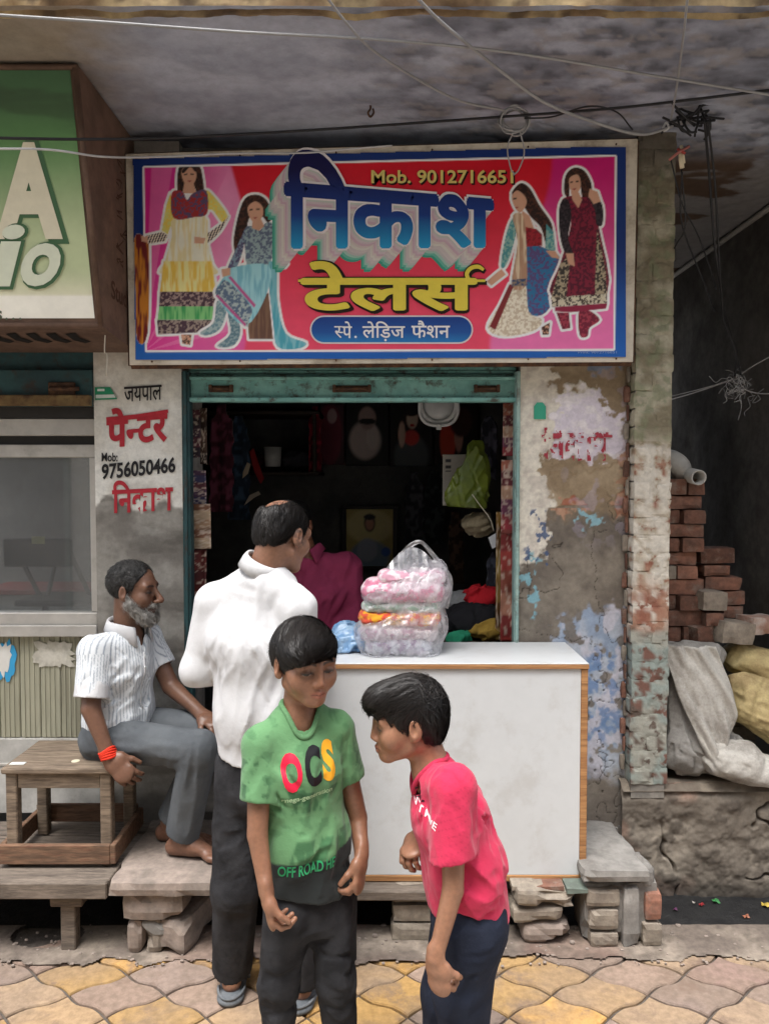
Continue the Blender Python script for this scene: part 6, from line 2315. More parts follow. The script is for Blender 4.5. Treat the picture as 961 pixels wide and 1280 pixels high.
for q in ((262, 292, 505, 640, 4.0, '4a2430', 'plum'), (284, 312, 520, 650, 4.3, '2c3a4a', 'slate blue'), (505, 530, 590, 690, 4.75, '3c3c40', 'charcoal'), (530, 556, 588, 680, 4.75, '2c3030', 'dark green-grey'), (560, 580, 640, 730, 4.6, '4a3a30', 'brown'),
          (600, 622, 520, 600, 3.9, '3a3a44', 'dark grey'), (608, 624, 690, 770, 3.75, '33343c', 'blue-black'), (386, 402, 508, 590, 4.6, '6a1c28', 'dark red')):
    hung('%s garment hanging in the dim shop %s' % (q[6], 'on the left' if q[0] < 400 else 'on the back wall' if q[4] > 4.5 else 'on the right'), *q[:6], int(q[0]))
# work table with cloth behind the counter
tb = thing('work_table', 'dark work table behind the counter piled with cloth', 'table', (X_(590, 3.6), 3.6, .3))
tz = Z_(802, 3.45)
box('table_top', X_(440, 3.5), 1.05, 3.40, 4.05, tz - .03, tz, DKW, tb, .004)
for x in (X_(445, 3.5), 1.0):
    for y in (3.43, 3.98):
        box('leg', x, x + .04, y, y + .04, .302, tz - .0305, DKW, tb, .003)
cloth_lump('cloth_pile', 'black cloth heap behind the counter at the right of the opening', 'cloth', 592, 775, 3.58, .14, .12, .075, '16161a', 831, 'cloth heaps on the work table', flat_z=tz + .001)
cloth_lump('cloth_pile', 'red cloth heap lying on top of the black cloth', 'cloth', 600, 746, 3.64, .075, .08, .045, 'b01824', 835, 'cloth heaps on the work table')
cloth_lump('cloth_pile', 'mustard yellow cloth crumpled in front of the black cloth', 'cloth', 607, 787, 3.47, .075, .05, .04, '8f7430', 839, 'cloth heaps on the work table', flat_z=tz + .001)
cloth_lump('cloth_pile', 'green cloth scrap at the foot of the black cloth', 'cloth', 570, 797, 3.46, .05, .04, .018, '1f7a5a', 843, 'cloth heaps on the work table', flat_z=tz + .001)
cloth_lump('cloth_pile', 'pale grey cloth behind the red cloth', 'cloth', 575, 752, 3.78, .07, .08, .04, '8a8c8c', 847, 'cloth heaps on the work table')

# ------------------------------------------------------------------ on the counter: plastic bag of clothes, blue bag
def film(name, tint, white, gloss, dens):
    m = bpy.data.materials.new(name)
    m.use_nodes = True
    nt = m.node_tree
    nt.nodes.clear()
    N, L = nt.nodes.new, nt.links.new
    o = N('ShaderNodeOutputMaterial')
    tr, df, gl = N('ShaderNodeBsdfTransparent'), N('ShaderNodeBsdfDiffuse'), N('ShaderNodeBsdfGlossy')
    tl = N('ShaderNodeBsdfTranslucent')
    a, b_, c_ = N('ShaderNodeMixShader'), N('ShaderNodeMixShader'), N('ShaderNodeMixShader')
    tr.inputs[0].default_value = (*tint, 1)
    df.inputs[0].default_value = (*white, 1)
    tl.inputs[0].default_value = (*white, 1)
    gl.inputs['Roughness'].default_value = .22
    nz, mr = N('ShaderNodeTexNoise'), N('ShaderNodeMapRange')
    tc, mp = N('ShaderNodeTexCoord'), N('ShaderNodeMapping')
    mp.inputs['Scale'].default_value = (1, 1, .8)
    nz.inputs['Scale'].default_value = 38
    nz.inputs['Detail'].default_value = 6
    L(tc.outputs['Object'], mp.inputs[0])
    L(mp.outputs[0], nz.inputs['Vector'])
    mr.inputs['From Min'].default_value = .35
    mr.inputs['From Max'].default_value = .7
    mr.inputs['To Min'].default_value = dens[0]
    mr.inputs['To Max'].default_value = dens[1]
    L(nz.outputs[0], mr.inputs[0])
    bu = N('ShaderNodeBump')
    bu.inputs['Strength'].default_value = .6
    bu.inputs['Distance'].default_value = .006
    L(nz.outputs[0], bu.inputs['Height'])
    L(bu.outputs[0], gl.inputs['Normal'])
    L(df.outputs[0], c_.inputs[1])
    L(tl.outputs[0], c_.inputs[2])
    c_.inputs[0].default_value = .4
    L(mr.outputs[0], a.inputs[0])
    L(tr.outputs[0], a.inputs[1])
    L(c_.outputs[0], a.inputs[2])
    b_.inputs[0].default_value = gloss
    L(a.outputs[0], b_.inputs[1])
    L(gl.outputs[0], b_.inputs[2])
    L(b_.outputs[0], o.inputs[0])
    return m


PB = thing('plastic_bag', 'clear plastic carrier bag stuffed with folded pink clothes on the counter', 'bag', tuple(at(500, 822, 3.02)))
by = 3.03
zct = cz1
S = SDF()
S.cap(at(468, 790, by), at(532, 780, by), .08, .086, .04, u=(0, 1, 0), su=1.1)
S.cap(at(474, 744, by), at(538, 735, by), .066, .074, .05, u=(0, 1, 0), su=1.2)
S.cap(at(474, 812, by), at(530, 812, by), .062, .062, .04, u=(0, 1, 0), su=1.3)
S.cap(at(490, 722, by), at(545, 712, by), .035, .04, .03, u=(0, 1, 0), su=1.2)
S.fold(folds((.3, 0, 1), (.16, .03), .007, 851), folds((1, 0, .3), (.12, .03), .006, 853))
S.plane((0, 0, zct + .002), (0, 0, -1), .004)
FILM = film('clear plastic film', (.95, .96, .97), (.74, .74, .77), .06, (.2, .58))
bag = sdf_obj('bag_film', S, FILM, PB, .006)
# handles
hp = [at(478, 722, by), at(492, 708, by), at(505, 690, by), at(516, 680, by), at(527, 678, by), at(538, 690, by), at(552, 708, by), at(562, 726, by), at(556, 760, by)]
hs = spline(hp, 6)
V, F = [], []
for i, p in enumerate(hs):
    w_ = .012 + .02 * abs(i / (len(hs) - 1) - .5)
    t_ = (hs[min(i + 1, len(hs) - 1)] - hs[max(i - 1, 0)]).normalized()
    nrm = t_.cross(Vector((0, 1, 0))).normalized()
    for k in range(5):
        s_ = k / 4 - .5
        V.append(tuple(p + nrm * w_ * 2 * s_ * .6 + Vector((0, .005 * math.cos(s_ * 9 + i * .4), 0))))
for i in range(len(hs) - 1):
    for k in range(4):
        F.append([i * 5 + k, i * 5 + k + 1, (i + 1) * 5 + k + 1, (i + 1) * 5 + k])
link('handle', mesh_np('handle', V, F, True), film('gathered plastic film', (.9, .9, .92), (.75, .76, .78), .15, (.4, .75)), PB)
# gathered top of the bag below the left handle
V, F = [], []
for i in range(22):
    s_ = i / 21
    top = Vector(at(478 + 62 * s_, 716 - 32 * math.sin(s_ * 2.6), by))
    bot = Vector(at(476 + 70 * s_, 738 - 8 * s_, by))
    for k in range(6):
        p = top.lerp(bot, k / 5)
        p.y += .006 * math.sin(s_ * 34) - .05 * math.sin(k / 5 * 1.5)
        V.append(tuple(p))
for i in range(21):
    for k in range(5):
        F.append([i * 6 + k, (i + 1) * 6 + k, (i + 1) * 6 + k + 1, i * 6 + k + 1])
link('gathered_top', mesh_np('gathered_top', V, F, True), film('thin gathered film', (.92, .92, .94), (.7, .7, .72), .12, (.25, .6)), PB)
# folded garments inside, layer on layer
LAY = [('b9bcc4', '8a7a90', 454, 542, 806, 13), ('d9cfd2', 'b090a0', 448, 548, 789, 12), ('c8503c', 'e0a030', 446, 552, 771, 10), ('c9ccc8', '9ab0a0', 450, 552, 757, 9), ('d98aa4', 'e8d4da', 450, 556, 738, 15), ('dca8ba', 'efe0e4', 470, 558, 721, 9)]
for k, (ca, cb, a0, a1, pc, hh) in enumerate(LAY):
    S = SDF()
    S.cap(at(a0 + hh + 3, pc, by), at(a1 - hh - 3, pc, by), hh * by / FPX * 1.1, hh * by / FPX * 1.15, .01, u=(0, 1, 0), su=1.9 if hh < 12 else 1.4)
    S.fold(folds((1, 0, .15), (.08, .02), .006, 860 + k))
    S.plane((0, 0, zct + .006), (0, 0, -1), .003)
    c1_, c2_ = np.array(srgb(ca)), np.array(srgb(cb))

    def gcol(V, c1_=c1_, c2_=c2_, k=k):
        return mixc(np.broadcast_to(c1_, V.shape), c2_, sstep(.45, .58, fbm(V[:, 0] * 55, V[:, 1] * 55, V[:, 2] * 55, 2, 870 + k)))
    o = sdf_obj('folded_garment', S, CLOTH_M, None, .005, gcol)
    tag(o, ['grey-lilac', 'pale pink and mauve', 'orange and red patterned', 'pale grey-green', 'pink and white patterned', 'topmost pale pink'][k] + ' folded garment inside the clear plastic bag', 'garment', 'garments in the plastic bag')
S = SDF()
S.cap(at(428, 806, 3.08), at(448, 800, 3.1), .045, .05, .03, u=(0, 1, 0), su=1.6)
S.ell(at(432, 788, 3.12), (.05, .06, .035), None, .03)
S.fold(folds((.4, .2, 1), (.07, .02), .012, 881), folds((1, .2, .1), (.07, .02), .008, 883))
S.plane((0, 0, zct + .002), (0, 0, -1), .004)
o = sdf_obj('blue_plastic_bag', S, mat('pale blue plastic', srgb(150, 180, 206), srgb(96, 140, 186), 14, rough=.3, var=.12, bump=.4, bscale=60, spec=.6), None, .005)
tag(o, 'crumpled pale blue plastic bag on the counter beside the clear bag', 'bag')
# ------------------------------------------------------------------ people
def bvh_of(o):
    me = o.data
    v = [w.co[:] for w in me.vertices]
    return BVHTree.FromPolygons([Vector(q) for q in v], [list(p.vertices) for p in me.polygons])


def project_print(name, V, F, onto, origin, ux, uy, d, m, parent, lift=0.0012, dense=0.006):
    """flat print laid onto a garment: every vertex is carried along d until it meets the cloth"""
    bm = bmesh.new()
    vs = [bm.verts.new(tuple(v)) for v in V]
    for f in F:
        try:
            bm.faces.new([vs[i] for i in f])
        except ValueError:
            pass
    bmesh.ops.triangulate(bm, faces=bm.faces[:])
    for _ in range(3):
        ed = [e for e in bm.edges if e.calc_length() * Vector(ux).length > dense]
        if not ed:
            break
        bmesh.ops.subdivide_edges(bm, edges=ed, cuts=1)
        bmesh.ops.triangulate(bm, faces=[f for f in bm.faces if len(f.verts) > 3])
    bv = bvh_of(onto)
    d = Vector(d).normalized()
    dead = []
    for v in bm.verts:
        p = Vector(origin) + Vector(ux) * v.co.x + Vector(uy) * v.co.y
        hit = bv.ray_cast(p - d * 0.3, d, 1.0)
        if hit[0] is None:
            dead.append(v)
        else:
            v.co = hit[0] - d * lift
    bmesh.ops.delete(bm, geom=dead, context='VERTS')
    return link(name, bm_mesh(name, bm, True), m, parent)


def ring_collar(name, S, c, axis, u, rho, r, m, parent, n=48, lo=-.1, hi=.1):
    """ribbed neckband that follows the edge of the neck hole of shirt S"""
    ax = Vector(axis).normalized()
    u = (Vector(u) - ax * Vector(u).dot(ax)).normalized()
    v = ax.cross(u)
    ts = np.linspace(hi, lo, 90)
    T = []
    for k in range(n):
        a = 2 * math.pi * k / n
        q = u * math.cos(a) + v * math.sin(a)
        P = np.array([tuple(Vector(c) + q * rho + ax * t) for t in ts])
        d = S.at(P)
        i = int(np.argmax(d < 0)) if (d < 0).any() else len(ts) - 1
        T.append(ts[i])
    T = np.array(T)
    for _ in range(4):
        T = (np.roll(T, 1) + np.roll(T, -1) + 2 * T) / 4
    pts = []
    for k in range(n):
        a = 2 * math.pi * k / n
        pts.append(Vector(c) + (u * math.cos(a) + v * math.sin(a)) * (rho - .001) + ax * (T[k] + .001))
    return tube(name, pts, r, m, parent, 8, True, True)


# ---- the boy in the green T-shirt
def green_boy():
    Y = 1.95
    root = thing('person', 'boy in green printed T-shirt and black jeans looking down', 'person', (at(385, 1100, Y).x, Y, 0))
    f = Vector((math.sin(R(24)), -math.cos(R(24)), 0))
    ax = Vector((f.y, -f.x, 0)) * -1         # towards the picture's right: his left
    skin, lip = np.array(srgb(142, 101, 78)), np.array(srgb(146, 84, 70))
    H = Head(at(382, 829, Y), (math.sin(R(31)), -math.cos(R(31)), -0.10), (0, 0, 1), 0.92, .85)
    neck = at(374, 879, Y + .02)
    chest, waist = at(375, 958, Y), at(384, 1050, Y)
    sR = chest + Vector((0, 0, .075)) - ax * .103
    sL = chest + Vector((0, 0, .088)) + ax * .1
    eR, wR = at(322, 1043, Y - .09), at(333, 1114, Y - .13)
    eL, wL = at(447, 1022, Y + .06), at(452, 1068, Y + .0)
    hip = at(388, 1128, Y + .01)
    hR, hL = hip - ax * .062, hip + ax * .062
    kR, kL = at(348, 1228, Y - .01), at(421, 1224, Y + .01)
    aR, aL = Vector((at(346, 1280, Y).x, Y + .04, .085)), Vector((at(428, 1280, Y).x, Y + .06, .085))
    # body
    S = SDF()
    H.build(S, child=1.0, lips=1.0, nose=.86, jaw=.92)
    S.cap(H.w((0, -.028, -.06)), neck - Vector((0, 0, .02)), .039, .043, .02)
    S.cap(neck - Vector((0, 0, .06)), waist, .05, .062, .03, u=ax, su=1.25)
    S.cap(waist, hip, .062, .058, .03, u=ax, su=1.3)
    for a, b, c in ((sR, eR, wR), (sL, eL, wL)):
        S.cap(neck - Vector((0, 0, .05)), a - Vector((0, 0, .012)), .026, .026, .015)
        S.cap(a, b, .032, .0255, .01)
        S.cap(b, c, .0255, .0175, .004)
    for a, b, c in ((hR, kR, aR), (hL, kL, aL)):
        S.cap(a, b, .05, .036, .03)
        S.cap(b, c, .036, .03, .02)
        foot(S, c, (f.x, f.y), .82)
    hand(S, wR, (at(338, 1142, Y - .13) - wR), (.95, .25, -.1), (.3, -1, .1), .82, (.75, .85, .5), .03, (.8, .35, .55), .4)
    hand(S, wL, (at(449, 1098, Y - .02) - wL), (-.9, .3, -.1), (-.35, -1, .1), .82, (.7, .8, .5), .03, (.8, .35, .5), .4)

    def col(V):
        c = np.broadcast_to(skin, V.shape).copy()
        n = fbm(V[:, 0] * 30, V[:, 1] * 30, V[:, 2] * 30, 3, 4)[:, None]
        c = c * (.9 + .2 * n)
        arm = (V[:, 2] < H.c[2] - .2)
        c[arm] *= .86
        return H.paint(V, c, skin, lip, eye_open=.3, gaze=.003, brow_w=.9)
    body = sdf_obj('body', S, SKIN_M, root, .0068, col, fine=H.fine() + [around(wR + Vector((0, 0, -.05)), .08, .0038), around(wL + Vector((0, 0, -.05)), .08, .0038)])
    # T-shirt
    T = SDF()
    T.cap(neck - Vector((0, 0, .036)) + f * .004, chest, .05, .076, .03, u=ax, su=1.36)
    T.cap(chest, waist, .076, .076, .04, u=ax, su=1.34)
    T.cap(waist, hip + Vector((0, 0, -.08)), .076, .083, .04, u=ax, su=1.36)
    slR, slL = sR.lerp(eR, .63), sL.lerp(eL, .57)
    for a, b in ((sR, slR), (sL, slL)):
        T.cap(neck - Vector((0, 0, .034)), a - Vector((0, 0, .004)), .04, .041, .03)
    T.fold(folds((.25, 0, 1), (.18, .04), .007, 11, lambda X, Y_, Z: sstep(chest.z + .11, chest.z - .05, Z)),
           folds((.8, .1, -.8), (.14, .03), .011, 23, ball_w(sR - Vector((0, 0, .09)) + ax * .03, .15)),
           folds((-.8, .1, -.8), (.14, .03), .009, 29, ball_w(sL - Vector((0, 0, .08)) - ax * .03, .14)),
           folds((1, 0, .35), (.16, .035), .010, 31, ball_w(at(410, 1090, Y - .08), .15)))
    for a, b, tl, sd2 in ((sR, slR, (-.1, 0, -.1), 23), (sL, slL, (.15, 0, -.1), 29)):
        T.sleeve(a, b, .043, .044, .02, .04, .006, tl, folds((.2, 0, 1), (.1, .03), .006, sd2))
    n_ax = (Vector(H.w((0, -.03, -.06))) - neck).normalized()
    T.cap(neck - n_ax * .045 + f * .012, neck + n_ax * .14 + f * .016, .045, .054, .005, 's')
    hp = at(395, 1109, Y)
    T.plane(hp, (-.16, .1, -1), .004)
    T.cap(hip - Vector((0, 0, .2)), hip - Vector((0, 0, .03)), .070, .064, .004, 's', u=ax, su=1.34)
    green, dark = np.array(srgb(96, 138, 96)), np.array(srgb(38, 42, 42))
    deep = np.array(srgb(52, 92, 60))

    def tcol(V):
        c = np.broadcast_to(green, V.shape).copy()
        lx = (V - np.array(waist)) @ np.array(ax)
        z = V[:, 2]
        n = fbm(V[:, 0] * 14, V[:, 1] * 14, z * 14, 3, 9)
        c *= (.9 + .2 * n)[:, None]
        # tone-on-tone print: slanted broad bars and dry-brush scrawl
        brush = fbm(lx * 90, z * 25, 3.3, 3, 21)
        lw = z - waist.z
        for x0, x1, z0, z1, sl in ((-.075, -.03, -.1, .04, .35), (-.015, .03, -.1, -.005, -.45), (.045, .075, -.09, .05, .2),
                                   (-.062, -.02, .10, .17, -.4), (-.03, .005, .10, .16, -.5), (.03, .055, .13, .165, .9), (.0, .03, -.02, .04, .5)):
            q = lx - sl * (lw - (z0 + z1) / 2)
            mk = sstep(x0 - .004, x0 + .002, q) * sstep(x1 + .004, x1 - .002, q) * sstep(z0, z0 + .006, lw) * sstep(z1, z1 - .006, lw)
            c = mixc(c, deep, mk * sstep(.3, .45, brush) * .8)
        c = mixc(c, deep, sstep(.54, .6, fbm(lx * 30 + lw * 18, lw * 34 - lx * 12, 1.7, 3, 77)) * sstep(.25, .5, brush) * .4)
        scr = sstep(.56, .66, fbm(lx * 70, z * 55, V[:, 1] * 40, 3, 33))
        sl_m = sstep(.105, .125, np.abs(lx)) * sstep(.1, .12, lw) * sstep(.27, .25, lw)
        c = mixc(c, deep * .8, scr * sl_m * .75)
        bl = lw + .018 - .4 * np.maximum(lx - .03, 0) - .03 * lx
        c = mixc(c, dark, sstep(.0015, -.0015, bl))
        return c
    shirt = sdf_obj('t_shirt', T, CLOTH_M, root, .0044, tcol)
    shirt['label'] = 'green T-shirt with large letters and dark hem band'
    ring_collar('collar', T, neck + f * .013, n_ax, ax, .0505, .0072, mat('green rib', green * .95, rough=.9, bump=.3, bscale=400), shirt)
    # lettering on the chest
    o = at(391, 966, Y - .1)
    ux, uy, dd = ax.normalized(), Vector((0, 0, 1)), -f
    px = Y / FPX * .95

    def letters(body, x0, x1, y0, y1, m, bold=.03, slant=0.0, name='print_lettering'):
        V, F = text_arrays(body, 1, bold)
        V = fit(V, (x0 - 391) * px, (x1 - 391) * px, (966 - y1) * px, (966 - y0) * px)
        V[:, 1] += V[:, 0] * slant
        return project_print(name, V, F, shirt, o, ux, uy, dd, m, shirt)
    letters('O', 356, 381, 945, 993, flat('d81f3f'), .05)
    letters('C', 385, 408, 939, 989, flat('17171a'), .05)
    letters('S', 410, 428, 936, 986, flat('e8a52a'), .05)
    letters('mega-generation', 357, 424, 998, 1006, flat('a9c79b'), .02, .08)
    letters('OFF ROAD HE', 352, 424, 1086, 1101, flat('2f9a63'), .02, .10)
    # jeans
    J = SDF()
    J.cap(hip + Vector((0, 0, .05)), hip - Vector((0, 0, .02)), .064, .068, .03, u=ax, su=1.42)
    for a, b, c, sg in ((hR, kR, aR, 0), (hL, kL, aL, 1)):
        J.cap(a, b, .063, .047, .025)
        J.cap(b, c - Vector((0, 0, .02)), .047, .04, .02)
    J.fold(folds((1, .2, .15), (.11, .022), .007, 41, ball_w(kR, .17)), folds((1, .2, -.15), (.11, .022), .007, 47, ball_w(kL, .17)),
           folds((.2, 0, 1), (.2, .04), .004, 53), folds((1, 0, .3), (.1, .03), .006, 57, ball_w(hip - Vector((0, 0, .08)), .15)))
    J.plane((0, 0, .055), (0, 0, -1))
    jeans = sdf_obj('jeans', J, DENIM_M, root, .0055)
    # hair
    G = SDF()
    G.ell(H.w((0, -.016, .037)), np.array((.084, .103, .09)) * .9, H.M)
    G.ell(H.w((.012, .052, .062)), np.array((.068, .05, .042)) * .9, H.M, .03)
    G.ell(H.w((.025, .064, .05)), np.array((.046, .034, .034)) * .9, H.M, .02)
    G.ell(H.w((0, -.07, .01)), np.array((.066, .048, .07)) * .9, H.M, .03)

    def hairline(X, Y_, Z):
        P = np.stack(np.broadcast_arrays(X, Y_, Z), -1)
        l = ((P - H.c) @ H.M) / H.s
        x, y, z = l[..., 0], l[..., 1], l[..., 2]
        line = np.where(y > -.005, np.interp(y, [-.005, .02, .045, .06, .12], [-.004, -.03, .01, .034, .036]), np.interp(y, [-.09, -.03, -.022, -.005], [-.065, -.035, .018, -.004]))
        line = line + .008 * np.sin(x * 40 + 1.2) * (y > .045) - .1 * np.maximum(x, 0) * (y > .05)
        return (line - z) * H.s * .8
    G.add(hairline, (-9, -9, -9), (9, 9, 9), .004, 'i')
    G.fold(folds(tuple(H.M @ np.array((.75, .5, -.3))), (.07, .010), .0022, 61))
    hair = sdf_obj('hair', G, HAIR_M, root, .0036)

    def flow(l):
        x, y, z = l.T
        top = sstep(.02, .08, z)
        fr = sstep(-.03, .05, y)
        d = np.stack([.55 * fr + .15 * np.sign(x) * (1 - fr), .9 * fr - .35 * (1 - fr) * (1 - top) + .3, -.35 - .75 * (1 - top)], 1)
        return d
    strands('strand', G, H, flow, hair, HAIR_S, 9000, 7, .0086, .0011, 5, None, .004, .22)
    return root


# ---- the boy in the pink T-shirt, bending forward
def pink_boy():
    Y = 1.95
    root = thing('person', 'boy in pink T-shirt and navy trousers bending forward', 'person', (at(580, 1200, Y).x, Y, 0))
    f = Vector((-1, -.05, 0)).normalized()
    sd_ = Vector((0, -1, 0))                    # his left: towards the viewer
    skin, lip = np.array(srgb(150, 108, 84)), np.array(srgb(140, 84, 72))
    H = Head(at(508, 901, Y), (-1, -.10, -.13), (-.10, 0, 1), 0.93, .87)
    neck = at(532, 948, Y)
    chest, waist, hip = at(560, 1012, Y), at(579, 1080, Y), at(586, 1130, Y)
    sL, sR = at(567, 984, Y - .125), at(540, 985, Y + .13)
    eL, wL = at(566, 1112, Y - .16), at(544, 1198, Y - .19)
    eR, wR = at(548, 1075, Y + .17), at(527, 1040, Y + .06)
    hL, hR = hip + Vector((.0, -.06, -.02)), hip + Vector((0, .06, -.02))
    kL, kR = at(577, 1240, Y - .05), at(560, 1240, Y + .09)
    aL, aR = Vector((at(585, 1280, Y).x, Y - .05, .085)), Vector((at(560, 1280, Y).x, Y + .1, .085))
    S = SDF()
    H.build(S, child=1.0, lips=1.0, nose=.86, jaw=.92, mouth_open=.0)
    S.cap(H.w((0, -.03, -.05)), neck + Vector((.01, 0, -.01)), .045, .048, .02)
    S.cap(neck + Vector((.02, 0, -.05)), waist, .05, .07, .03, u=sd_, su=1.3)
    S.cap(waist, hip, .07, .07, .03, u=sd_, su=1.3)
    for a, b, c in ((sL, eL, wL), (sR, eR, wR)):
        S.cap(neck + Vector((.02, 0, -.04)), a, .026, .026, .015)
        S.cap(a, b, .032, .0255, .01)
        S.cap(b, c, .0255, .0175, .004)
    for a, b, c in ((hL, kL, aL), (hR, kR, aR)):
        S.cap(a, b, .062, .043, .03)
        S.cap(b, c, .043, .03, .02)
        foot(S, c, (f.x, f.y), .84)
    hand(S, wL, at(548, 1226, Y - .19) - wL, (.55, .75, -.1), (-.3, -.6, -.5), .79, (.85, 1.0, .7), .02, (.7, .5, .6), .7)
    hand(S, wR, at(516, 1062, Y + .0) - wR, (.3, .2, -1), (-1, .0, -.2), .84, (.8, .9, .6), .02, (.7, .5, .5), .5)

    def col(V):
        c = np.broadcast_to(skin, V.shape).copy()
        c = c * (.9 + .2 * fbm(V[:, 0] * 30, V[:, 1] * 30, V[:, 2] * 30, 3, 8)[:, None])
        c[V[:, 2] < H.c[2] - .22] *= .9
        return H.paint(V, c, skin, lip, eye_open=.4, gaze=.004, brow_w=1.0)
    sdf_obj('body', S, SKIN_M, root, .0068, col, fine=H.fine() + [around(wR + Vector((0, 0, -.03)), .09, .0038), around(wL + Vector((0, 0, -.05)), .09, .0038)])
    T = SDF()
    T.cap(neck + Vector((.026, 0, -.055)), chest, .052, .088, .04, u=sd_, su=1.45)
    T.cap(chest, waist, .09, .098, .04, u=sd_, su=1.35)
    T.cap(waist, hip + Vector((.005, 0, -.08)), .098, .106, .04, u=sd_, su=1.3)
    sl, sr = sL.lerp(eL, .70), sR.lerp(eR, .70)
    for a, b in ((sL, sl), (sR, sr)):
        T.cap(neck + Vector((.024, 0, -.042)), a, .042, .047, .035)
    T.fold(folds((.5, 0, -1), (.18, .04), .006, 71), folds((.75, 0, -.55), (.14, .034), .014, 73, ball_w(at(605, 1065, Y - .1), .18)),
           folds((1, 0, -.25), (.15, .03), .008, 75, ball_w(at(585, 1118, Y - .1), .13)),
           folds((-.6, 0, -.9), (.12, .03), .009, 79, ball_w(at(530, 1010, Y - .1), .12)))
    for a, b in ((sL, sl), (sR, sr)):
        T.sleeve(a, b, .052, .054, .022, .045, .006, (.2, 0, 0), folds((.4, 0, -1), (.1, .028), .008, 77))
    n_ax = (Vector(H.w((0, -.03, -.05))) - neck - Vector((.012, 0, -.01))).normalized()
    T.cap(neck - n_ax * .06 + Vector((-.006, 0, 0)), neck + n_ax * .12, .054, .06, .006, 's')
    T.plane(hip + Vector((0, 0, -.005)), (-.12, 0, -1), .004)
    T.cap(hip - Vector((0, 0, .2)), hip - Vector((0, 0, .035)), .086, .08, .004, 's', u=sd_, su=1.25)
    pink, plum = np.array(srgb(192, 48, 80)), np.array(srgb(120, 24, 48))

    def tcol(V):
        c = np.broadcast_to(pink, V.shape).copy()
        x, y, z = V.T
        c *= (.92 + .16 * fbm(x * 16, y * 16, z * 16, 3, 4))[:, None]
        # faint line print on the sleeve
        t = (x - sL.x) * .5 - (z - sL.z) * .9
        ln = sstep(.0013, .0006, np.abs(((t + .004 * np.sin(x * 60)) % .017) - .008)) * (y < Y - .135) * sstep(.5, .6, fbm(x * 26, z * 26, 0, 2, 7))
        return mixc(c, plum, ln * .3)
    shirt = sdf_obj('t_shirt', T, CLOTH_M, root, .0044, tcol)
    shirt['label'] = 'pink T-shirt with dark print'
    ring_collar('collar', T, neck + Vector((-.004, 0, 0)), n_ax, sd_, .058, .0072, mat('pink rib', pink * .95, rough=.9, bump=.3, bscale=400), shirt)
    px = Y / FPX * .93

    def letters(body, x0, x1, y0, y1, m, rot=0.0, bold=.02):
        V, F = text_arrays(body, 1, bold)
        w, h = (x1 - x0) * px, (y1 - y0) * px
        V = fit(V, -w / 2, w / 2, -h / 2, h / 2)
        c_, s_ = math.cos(rot), math.sin(rot)
        V = np.stack([V[:, 0] * c_ - V[:, 1] * s_, V[:, 0] * s_ + V[:, 1] * c_, V[:, 2]], 1)
        return project_print('print_lettering', V, F, shirt, at((x0 + x1) / 2, (y0 + y1) / 2, Y - .12), Vector((1, 0, 0)), Vector((0, 0, 1)), Vector((0, 1, 0)), m, shirt)
    letters('AM', 513, 530, 998, 1012, flat('3a1020'), -1.0, .03)
    letters('NT ME', 516, 544, 1014, 1024, flat('eadfe2'), -.25, .02)
    letters('R A', 588, 601, 952, 963, flat('4a1226'), -.95, .03)
    letters('JOINT', 590, 606, 963, 969, flat('4a1226'), -.95, .02)
    J = SDF()
    J.cap(hip + Vector((0, 0, .04)), hip - Vector((0, 0, .03)), .088, .094, .03, u=sd_, su=1.28)
    for a, b, c in ((hL, kL, aL), (hR, kR, aR)):
        J.cap(a, b, .084, .066, .03)
        J.cap(b, c, .066, .06, .03)
    J.fold(folds((.4, 0, 1), (.22, .045), .008, 81), folds((1, 0, .5), (.12, .035), .009, 83, ball_w(at(560, 1190, Y - .1), .2)))
    J.plane((0, 0, .06), (0, 0, -1))
    tr = sdf_obj('trousers', J, NAVY_M, root, .0055)
    G = SDF()
    G.ell(H.w((0, -.018, .036)), np.array((.084, .1, .09)) * .92, H.M)
    G.ell(H.w((0, .06, .066)), np.array((.06, .052, .042)) * .92, H.M, .03)
    G.ell(H.w((0, -.06, -.005)), np.array((.066, .05, .075)) * .92, H.M, .03)

    def hairline(X, Y_, Z):
        P = np.stack(np.broadcast_arrays(X, Y_, Z), -1)
        l = ((P - H.c) @ H.M) / H.s
        x, y, z = l[..., 0], l[..., 1], l[..., 2]
        line = np.interp(y, [-.1, -.035, -.028, -.002, .004, .022, .04, .06, .13], [-.075, -.062, .012, .016, -.022, -.02, .018, .03, .052])
        return (line + .006 * np.sin(y * 170 + x * 60) - z) * H.s * .75
    G.add(hairline, (-9, -9, -9), (9, 9, 9), .004, 'i')
    G.fold(folds(tuple(H.M @ np.array((0, .9, -.35))), (.07, .010), .0022, 91))
    hair = sdf_obj('hair', G, HAIR_M, root, .0036)

    def flow(l):
        x, y, z = l.T
        top = sstep(.0, .07, z)
        fr = sstep(-.07, .02, y)
        return np.stack([.12 * np.sign(x), 1.0 * fr * (.35 + .65 * top) - .15 * (1 - fr), -.9 * (1 - top) - .18 * fr], 1)
    strands('strand', G, H, flow, hair, HAIR_S, 9000, 7, .0086, .0011, 6, None, .004, .22)
    return root


green_boy()
pink_boy()
WHITE_M = mat('white shirting', (0.58, 0.58, 0.59), (0.55, 0.55, 0.56), 10, rough=0.9, var=0.03, bump=0.5, bscale=30, stretch=(1, 1, .6), spec=0.15, bdist=0.006)
SANDAL_M = mat('grey rubber', (0.13, 0.14, 0.15), (0.09, 0.1, 0.11), 20, rough=0.8, bump=0.2)


